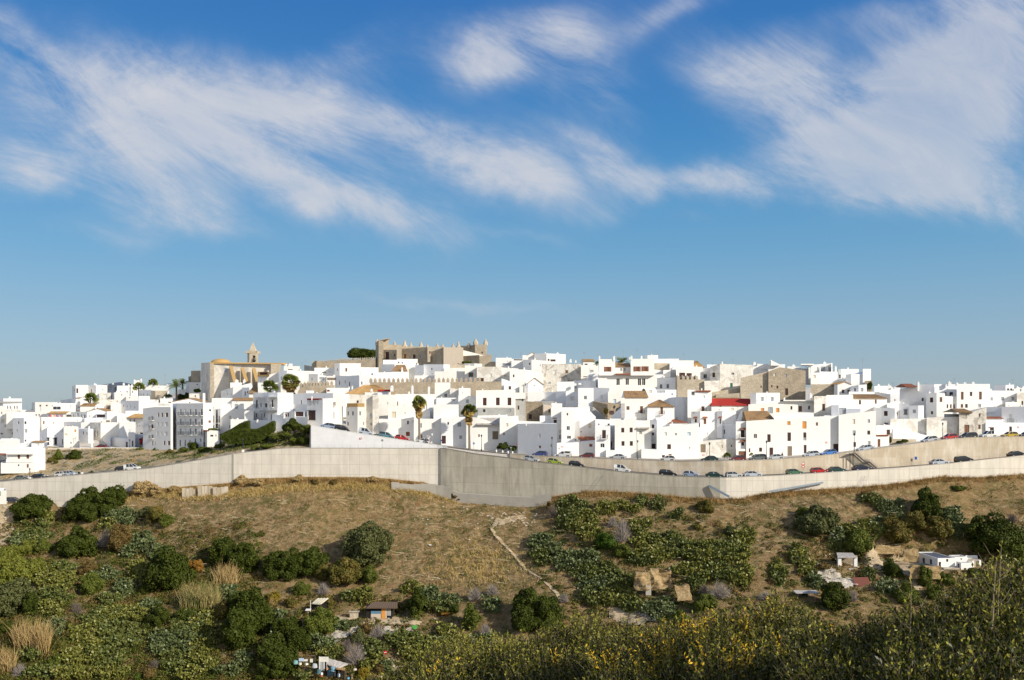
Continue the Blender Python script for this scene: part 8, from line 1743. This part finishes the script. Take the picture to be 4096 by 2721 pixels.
for (x0,x1,y0,y1,mt,nm) in ((1575,1725,345,385,TARP,'blue_panel'),(1575,1720,385,455,M['tan'],'lower_panel'),(1728,1788,308,455,WIN['o'],'door'),(1790,1802,290,455,WHT,'door_frame')):
    mb = MB(); a, c = P(U(x0), Vv(y1), d2+.1), P(U(x1), Vv(y0), d2+.1); mb.box(a.x, d2+.1, a.z, c.x, d2+.25, c.z); mb.build(nm, mt, s2)
mb = MB()
for k in range(7): a, c = P(U(1810), Vv(320+k*14), d2+.1), P(U(1865), Vv(322+k*14), d2+.1); mb.box(a.x, d2+.1, a.z-.05, c.x, d2+.18, a.z+.05)
mb.build('slats', WHT, s2)
mb = MB(); e0, e1 = P(U(1500), Vv(300), d2-.6), P(U(1960), Vv(300), d2-.6); r0, r1 = P(U(1600), Vv(215), d2+3), P(U(1960), Vv(215), d2+3); r0.z = e0.z+.5; r1.z = e1.z+.5; rib_roof(mb, e0, e1, r1, r0, per=.5, amp=.05); mb.build('roof', WOODD, s2)
mb = MB(); p = P(U(1330), Vv(350), d2); mb.obox(p, (1.1,0,0), (0,.5,0), (0,0,.06)); mb.box(p.x-.85, p.y-.3, p.z-1.3, p.x+.85, p.y+.3, p.z-.06, 0); tag(mb.build('brick_table', M['stl']), 'tan stone bench table left of the orange door shack', 'table')
mb = MB(); p = P(U(2210), Vv(580), gd(U(2210), Vv(600))); 
for k in range(5): mb.tube([p+Vector((-.6+.3*k,0,-.2)), p+Vector((-.55+.27*k,0,.5-.08*k))], .05, 4)
mb.poly([p+Vector((-.6,0,.4)), p+Vector((.6,0,.5)), p+Vector((.45,-.3,-.25)), p+Vector((0,-.4,-.35)), p+Vector((-.4,-.3,-.2))]); tag(mb.build('garden_net', plain('green_plastic', (0.06,0.26,0.05), .6)), 'bright green plastic net right of the orange door shack', 'net')
# red disc with white bar on a scarecrow post
p = P(U(1783), Vv(945), gd(U(1783), Vv(1020))); en = empty('no_entry_sign', (p.x, p.y, ZV(Vv(1040), p.y)), 'round red no-entry disc with a white bar on a stick among the cacti', 'road sign')
mb = MB(); disc(mb, p, .38); mb.build('disc', SR, en); mb = MB(); mb.obox(p+Vector((0,-.03,0)), (.25,0,.05), (0,.01,0), (0,0,.06)); mb.build('bar', SW, en); mb = MB(); mb.tube([p+Vector((.1,.06,-2)), p+Vector((0,.06,.5))], .04, 5); mb.build('post', WOODD, en)
# scrap huts at the bottom
d3 = gd(U(900), 2716); zb3 = ground_z(U(900), d3)
s3 = empty('scrap_hut', tuple(P(U(900), Vv(1200), d3)), 'ramshackle hut with a white door frame and windows at the bottom', 'hut')
def panel(par, x0, x1, y0, y1, dd, mt, nm, tilt=0):
    mb = MB(); a, c = P(U(x0), Vv(y1), dd), P(U(x1), Vv(y0), dd); mb.quadbox([(a.x,dd,a.z),(c.x,dd,a.z+tilt),(c.x,dd+.12,a.z+tilt),(a.x,dd+.12,a.z)],[(a.x,dd,c.z),(c.x,dd,c.z+tilt),(c.x,dd+.12,c.z+tilt),(a.x,dd+.12,c.z)]); return mb.build(nm, mt, par)
panel(s3,820,958,1010,1080,d3,WHT,'upper_panel'); panel(s3,832,880,1080,1210,d3,WIN['g'],'window'); panel(s3,885,900,1080,1215,d3-.1,WHT,'door_frame'); panel(s3,900,930,1085,1190,d3,M['glass'],'door'); panel(s3,930,940,1080,1215,d3-.1,WHT,'door_frame')
panel(s3,820,832,1005,1215,d3-.12,WHT,'corner_post'); panel(s3,940,1060,1150,1300,d3+.5,TARP,'side_panel'); panel(s3,1050,1058,1190,1340,d3,WHT,'corner_post')
mb = MB(); e0, e1 = P(U(960), Vv(1125), d3-.4), P(U(1110), Vv(1170), d3-.4); r0, r1 = P(U(840), Vv(1010), d3+3), P(U(1250), Vv(1110), d3+3); r0 = P(U(850), Vv(1005), d3+2.5); rib_roof(mb, e0, e1, r1, r0, per=.35, amp=.06); mb.build('roof', M['fib'], s3)
s4 = empty('scrap_hut', tuple(P(U(1150), Vv(1300), d3-1)), 'dark lean-to with a yellowish plank roof right of the white-framed hut', 'hut')
mb = MB(); rib_roof(mb, P(U(1070),Vv(1180),d3-1.5), P(U(1195),Vv(1200),d3-1.5), P(U(1205),Vv(1170),d3+1), P(U(1090),Vv(1150),d3+1), per=.4, amp=.05); mb.build('roof', M['ytile'], s4); panel(s4,1075,1190,1195,1345,d3+.3,SHADEIN,'back_wall')
for x in (1105,1195,1210): panel(s4,x,x+7,1190,1345,d3-1.2,WOODD,'post')
s5 = empty('drying_rack', tuple(P(U(620), Vv(1100), d3)), 'open timber frame hung with blue and white cloths left of the bottom hut', 'frame')
for (x0,y0,x1,y1) in ((632,985,765,1000),(632,985,640,1050),(760,990,766,1090),(690,985,696,1090),(520,1010,526,1090),(650,1030,770,1036)): panel(s5,x0,x1,y0,y1,d3,WOODD,'timber')
panel(s5,528,600,1030,1075,d3-.05,plain('pale_blue_cloth',(0.42,0.50,0.66),.8),'cloth'); panel(s5,600,655,1045,1075,d3-.05,WHT,'cloth'); panel(s5,690,730,1040,1090,d3-.1,WHT,'cloth')
for i, (x, y, w, h, cl, lb) in enumerate([(545,1105,60,30,(0.55,0.5,0.4),'crumpled cream sheet in the junk yard'),(480,1085,70,50,(0.18,0.35,0.34),'faded turquoise sheet at the left of the junk yard'),(640,1110,60,24,(0.6,0.58,0.52),'flat white board in the junk yard'),(760,1135,80,60,(0.42,0.46,0.48),'grey-blue tarpaulin in the junk yard'),
 (820,1220,70,60,(0.06,0.14,0.16),'dark teal barrel heap before the white-framed hut'),(860,1250,50,30,(0.6,0.6,0.62),'white bag before the white-framed hut'),(860,1285,50,20,(0.35,0.10,0.05),'red-brown box below the white bag'),(1030,1185,80,60,(0.16,0.30,0.38),'blue sheet heap right of the white-framed hut'),(940,1180,40,16,(0.45,0.2,0.1),'rusty bucket on the white-framed hut step'),
 (1110,1270,40,50,(0.35,0.5,0.62),'pale blue crate under the yellowish plank roof'),(1250,1315,40,24,(0.15,0.45,0.6),'bright blue tub right of the yellowish plank roof'),(1300,1300,36,90,(0.25,0.17,0.1),'brown upright board at the right of the junk yard'),(1345,1188,60,22,(0.6,0.5,0.42),'pale stone lying right of the plank roof'),(1650,1188,10,10,(0.3,0.3,0.3),'')][:-1]):
    dd = d3-1.4+.1*i; p = P(U(x), Vv(y), dd); hw, hh = w*S_/F*dd/2, h*S_/F*dd/2; mb = MB(); n = 8
    ring_ = [(p.x+math.cos(6.283*k/n)*hw*rng.uniform(.75,1.05), p.y+math.sin(6.283*k/n)*.5*rng.uniform(.7,1), p.z-hh) for k in range(n)]; up_ = [(x_*.85+p.x*.15, y_*.85+p.y*.15, p.z+hh*rng.uniform(.5,1)) for x_, y_, _ in ring_]
    for k in range(n): mb.poly([ring_[k], ring_[(k+1)%n], up_[(k+1)%n], up_[k]])
    mb.poly(up_); tag(mb.build('junk_'+('board' if 'board' in lb else 'crate' if 'crate' in lb or 'box' in lb else 'stone' if 'stone' in lb else 'tub' if 'tub' in lb or 'bucket' in lb or 'barrel' in lb else 'sheet'), plain('junk_%d' % i, cl, .7)), lb, 'junk')
S_ = 600/1882.0
# clothes line in the left town
crop(0, 1480); cl_ = empty('clothes_line', tuple(P(U(700), Vv(590), 349.5)), 'washing line with pink, orange and purple clothes in the left town', 'clothes line')
mb = MB(); mb.tube([P(U(600),Vv(562),349.5), P(U(800),Vv(562),349.5)], .02, 4); mb.build('line', M['rail'], cl_)
for x, w, c_ in ((612,14,(0.10,0.06,0.2)),(626,12,(0.5,0.08,0.3)),(640,16,(0.75,0.22,0.05)),(686,30,(0.8,0.38,0.22)),(712,12,(0.08,0.1,0.25)),(728,12,(0.3,0.04,0.2)),(742,10,(0.5,0.5,0.5)),(757,14,(0.6,0.06,0.15)),(778,16,(0.12,0.1,0.16))):
    mb = MB(); a, c = P(U(x-w/2), Vv(592), 349.5), P(U(x+w/2), Vv(563), 349.5); mb.box(a.x, a.y, a.z+rng.random()*.2, c.x, a.y+.03, c.z); mb.build('garment', plain('garment_%d' % x, c_, .8), cl_)

# ------------------------------------------------------------------ near shrubs of the lower right
NG = [foliage('near_leaf_shade_green', (0.010,0.016,0.001), (0.052,0.062,0.005), ns=8, rough=.4), foliage('near_leaf_sunlit_olive', (0.085,0.09,0.010), (0.30,0.275,0.045), ns=8, rough=.4), foliage('near_leaf_yellow', (0.42,0.27,0.015), (0.62,0.40,0.03), ns=8), plain('near_twig', (0.20,0.155,0.09), .8)]  # dark green and bright olive put shade and sun highlights into the leaf colours
def twig_template(seed, L=.55, n=26, leaf=.05):
    r = np.random.default_rng(seed); ax = np.array([0,0,1.0]); Q = []; bend = r.normal(0, .14, 2)
    cen = lambda t: np.array([bend[0]*t*t*L, bend[1]*t*t*L, t*L])
    for k in range(n):
        t = .12 + .88*k/(n-1); c = cen(t); a = r.uniform(0, 6.283); el = r.uniform(.35, 1.15); d = np.array([np.cos(a)*np.cos(el), np.sin(a)*np.cos(el), np.sin(el)]); s = np.cross(d, r.normal(0,1,3)); s /= np.linalg.norm(s); ln = leaf*1.15*r.uniform(.7,1.25)*(1.1-.4*t); w = ln*.22
        Q += [c, c+d*ln*.5+s*w, c+d*ln, c+d*ln*.5-s*w]
    T_ = []
    for k in range(3): a_, b_ = cen(k/3), cen((k+1)/3); w_ = .004*(1.3-k*.3); s = np.array([w_,0,0]); s2 = np.array([0,w_,0]); T_ += [a_-s, a_+s, b_+s*.8, b_-s*.8, a_-s2, a_+s2, b_+s2*.8, b_-s2*.8]
    return np.array(Q), np.array(T_)
TW = [twig_template(s) for s in range(10)]
def near_shrub(label, sil, d0, d1, N, leafs, yellow, olive, vb=2760, seed=1, name='near_shrub', upright=.75):
    """sil: silhouette (u, v) of its top edge in the photograph; the twigs stand in the volume below it"""
    r = random.Random(seed); Q = [[], [], [], []]; ws = [sil[0][0], sil[-1][0]]; yc = [(r.uniform(*ws), r.uniform(min(p[1] for p in sil), vb), r.uniform(14, 42)) for _ in range(int(yellow*50))]
    for i in range(int(N*.62)):
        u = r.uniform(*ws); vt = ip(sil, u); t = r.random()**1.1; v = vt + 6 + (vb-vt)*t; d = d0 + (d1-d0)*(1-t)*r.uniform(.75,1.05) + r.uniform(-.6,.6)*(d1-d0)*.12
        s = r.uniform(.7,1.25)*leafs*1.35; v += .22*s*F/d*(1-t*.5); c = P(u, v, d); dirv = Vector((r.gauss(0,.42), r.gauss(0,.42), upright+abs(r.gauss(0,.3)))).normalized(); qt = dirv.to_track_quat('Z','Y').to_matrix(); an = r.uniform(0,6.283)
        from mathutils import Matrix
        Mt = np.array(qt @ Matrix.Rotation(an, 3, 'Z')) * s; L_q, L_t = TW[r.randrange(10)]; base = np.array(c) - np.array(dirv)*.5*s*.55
        q = L_q @ Mt.T + base; isy = any(math.hypot(u-a, v-b_) < rr for a, b_, rr in yc) and r.random() < .6; k = 2 if isy else 1 if r.random() < olive*(1.25-t*.8) else 0  # olive share grows toward the top to paint in sun highlights
        Q[k].append(q); Q[3].append(L_t @ Mt.T + base)
    g = P((ws[0]+ws[1])/2, vb, (d0+d1)/2); e = empty(name, tuple(g), label, 'shrub')
    allq = []; mi = []
    for k in range(3):
        if Q[k]: a_ = np.concatenate(Q[k]); allq.append(a_); mi += [k]*(len(a_)//4)
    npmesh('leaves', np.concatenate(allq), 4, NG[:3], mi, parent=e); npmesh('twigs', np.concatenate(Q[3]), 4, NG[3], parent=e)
    mb = MB()
    for k in range(9):
        u = ws[0]+(ws[1]-ws[0])*(k+.5)/9; vt = ip(sil, u); d = (d0+d1)/2; a_, b_ = P(u+r.uniform(-30,30), vb+60, d), P(u, vt+(vb-vt)*.25, d+ (d1-d0)*.2); a0 = Vector((a_.x, a_.y, min(a_.z, ground_z0(u, d))-.3)); mb.tube([a0, a_], [.0022*d, .0016*d], 5); mb.tube([a_, a_.lerp(b_, .5)+Vector((r.uniform(-.05,.05)*d*.1,0,0)), b_], [.0016*d, .0011*d, .0005*d], 5)
    mb.build('stems', NG[3], e)
    return e
near_shrub('tall shrub with pale pointed leaves filling the bottom right corner', [(3560,2480),(3640,2430),(3720,2440),(3800,2350),(3860,2300),(3910,2320),(3960,2230),(4000,2270),(4050,2215),(4096,2240),(4190,2200)], 8.5, 13, 2300, .95, .02, .52, seed=3)
near_shrub('shrub with long upright twigs left of the bottom right corner', [(3180,2480),(3260,2440),(3330,2500),(3400,2520),(3470,2450),(3540,2480),(3620,2430),(3700,2470),(3780,2440)], 10, 15, 2300, .95, .10, .45, seed=4)
near_shrub('shrub with many bright yellow leaf sprays at bottom centre right', [(2800,2520),(2880,2440),(2960,2425),(3040,2400),(3110,2350),(3160,2400),(3220,2450),(3300,2500),(3360,2530)], 14, 20, 2500, 1.15, .40, .45, seed=5)
near_shrub('yellow-flecked green shrub below the sandstone cutting', [(2380,2560),(2440,2510),(2530,2480),(2600,2500),(2700,2460),(2760,2480),(2830,2440),(2900,2470),(2960,2520)], 17, 24, 2600, 1.3, .34, .4, seed=6)
near_shrub('green shrub with a few yellow leaves below the footpath', [(2020,2620),(2090,2560),(2180,2520),(2260,2480),(2330,2450),(2400,2455),(2450,2500),(2520,2560)], 23, 31, 2300, 1.7, .10, .5, seed=7)
near_shrub('olive green shrub at bottom centre', [(1660,2660),(1720,2600),(1790,2550),(1870,2530),(1950,2560),(2010,2530),(2080,2560),(2160,2610)], 27, 36, 2200, 2.0, .04, .65, seed=8)
near_shrub('low green shrub before the scrap huts, right of them', [(1480,2730),(1560,2690),(1650,2660),(1740,2640),(1800,2680)], 30, 38, 900, 2.0, .05, .6, seed=9)
for i, (u, v0, v1, d, lb) in enumerate(((3995,2180,2560,10.5,'bare upright shoot, tallest at the right edge'),(3975,2240,2520,10.2,'bare upright shoot just left of the tallest one'),(3730,2420,2720,10.8,'forked pale twig before the hut, left of the right shoots'),(3640,2330,2700,11.0,'slender leafy shoot below the hut terrace'))):
    mb = MB(); r = random.Random(i); pts = [P(u+(j-3)*3+r.uniform(-3,3), v1+(v0-v1)*j/6, d+.05*j) for j in range(7)]; mb.tube(pts, [.012,.010,.009,.008,.006,.005,.003], 5)
    for j in range(2, 6):
        b0 = pts[j]; sgn = -1 if j % 2 else 1; mb.tube([b0, b0+Vector((sgn*.12,0,.08)), b0+Vector((sgn*.2,0,.22))], [.006,.004,.002], 4)
    tg = empty('twig', tuple(pts[0]), lb, 'twig'); mb.build('stem', NG[3], tg)
    Q = []
    for j in range(1, 7):
        for k in range(4):
            b0 = np.array(pts[j]) + nr.normal(0,.02,3); d_ = np.array([nr.normal(0,.6), nr.normal(0,.5), 1.0]); d_ /= np.linalg.norm(d_); s = np.cross(d_, nr.normal(0,1,3)); s /= np.linalg.norm(s); Q += [b0, b0+d_*.035+s*.011, b0+d_*.07, b0+d_*.035-s*.011]
    npmesh('leaves', np.array(Q), 4, NG[1], parent=tg)
finish_labels()
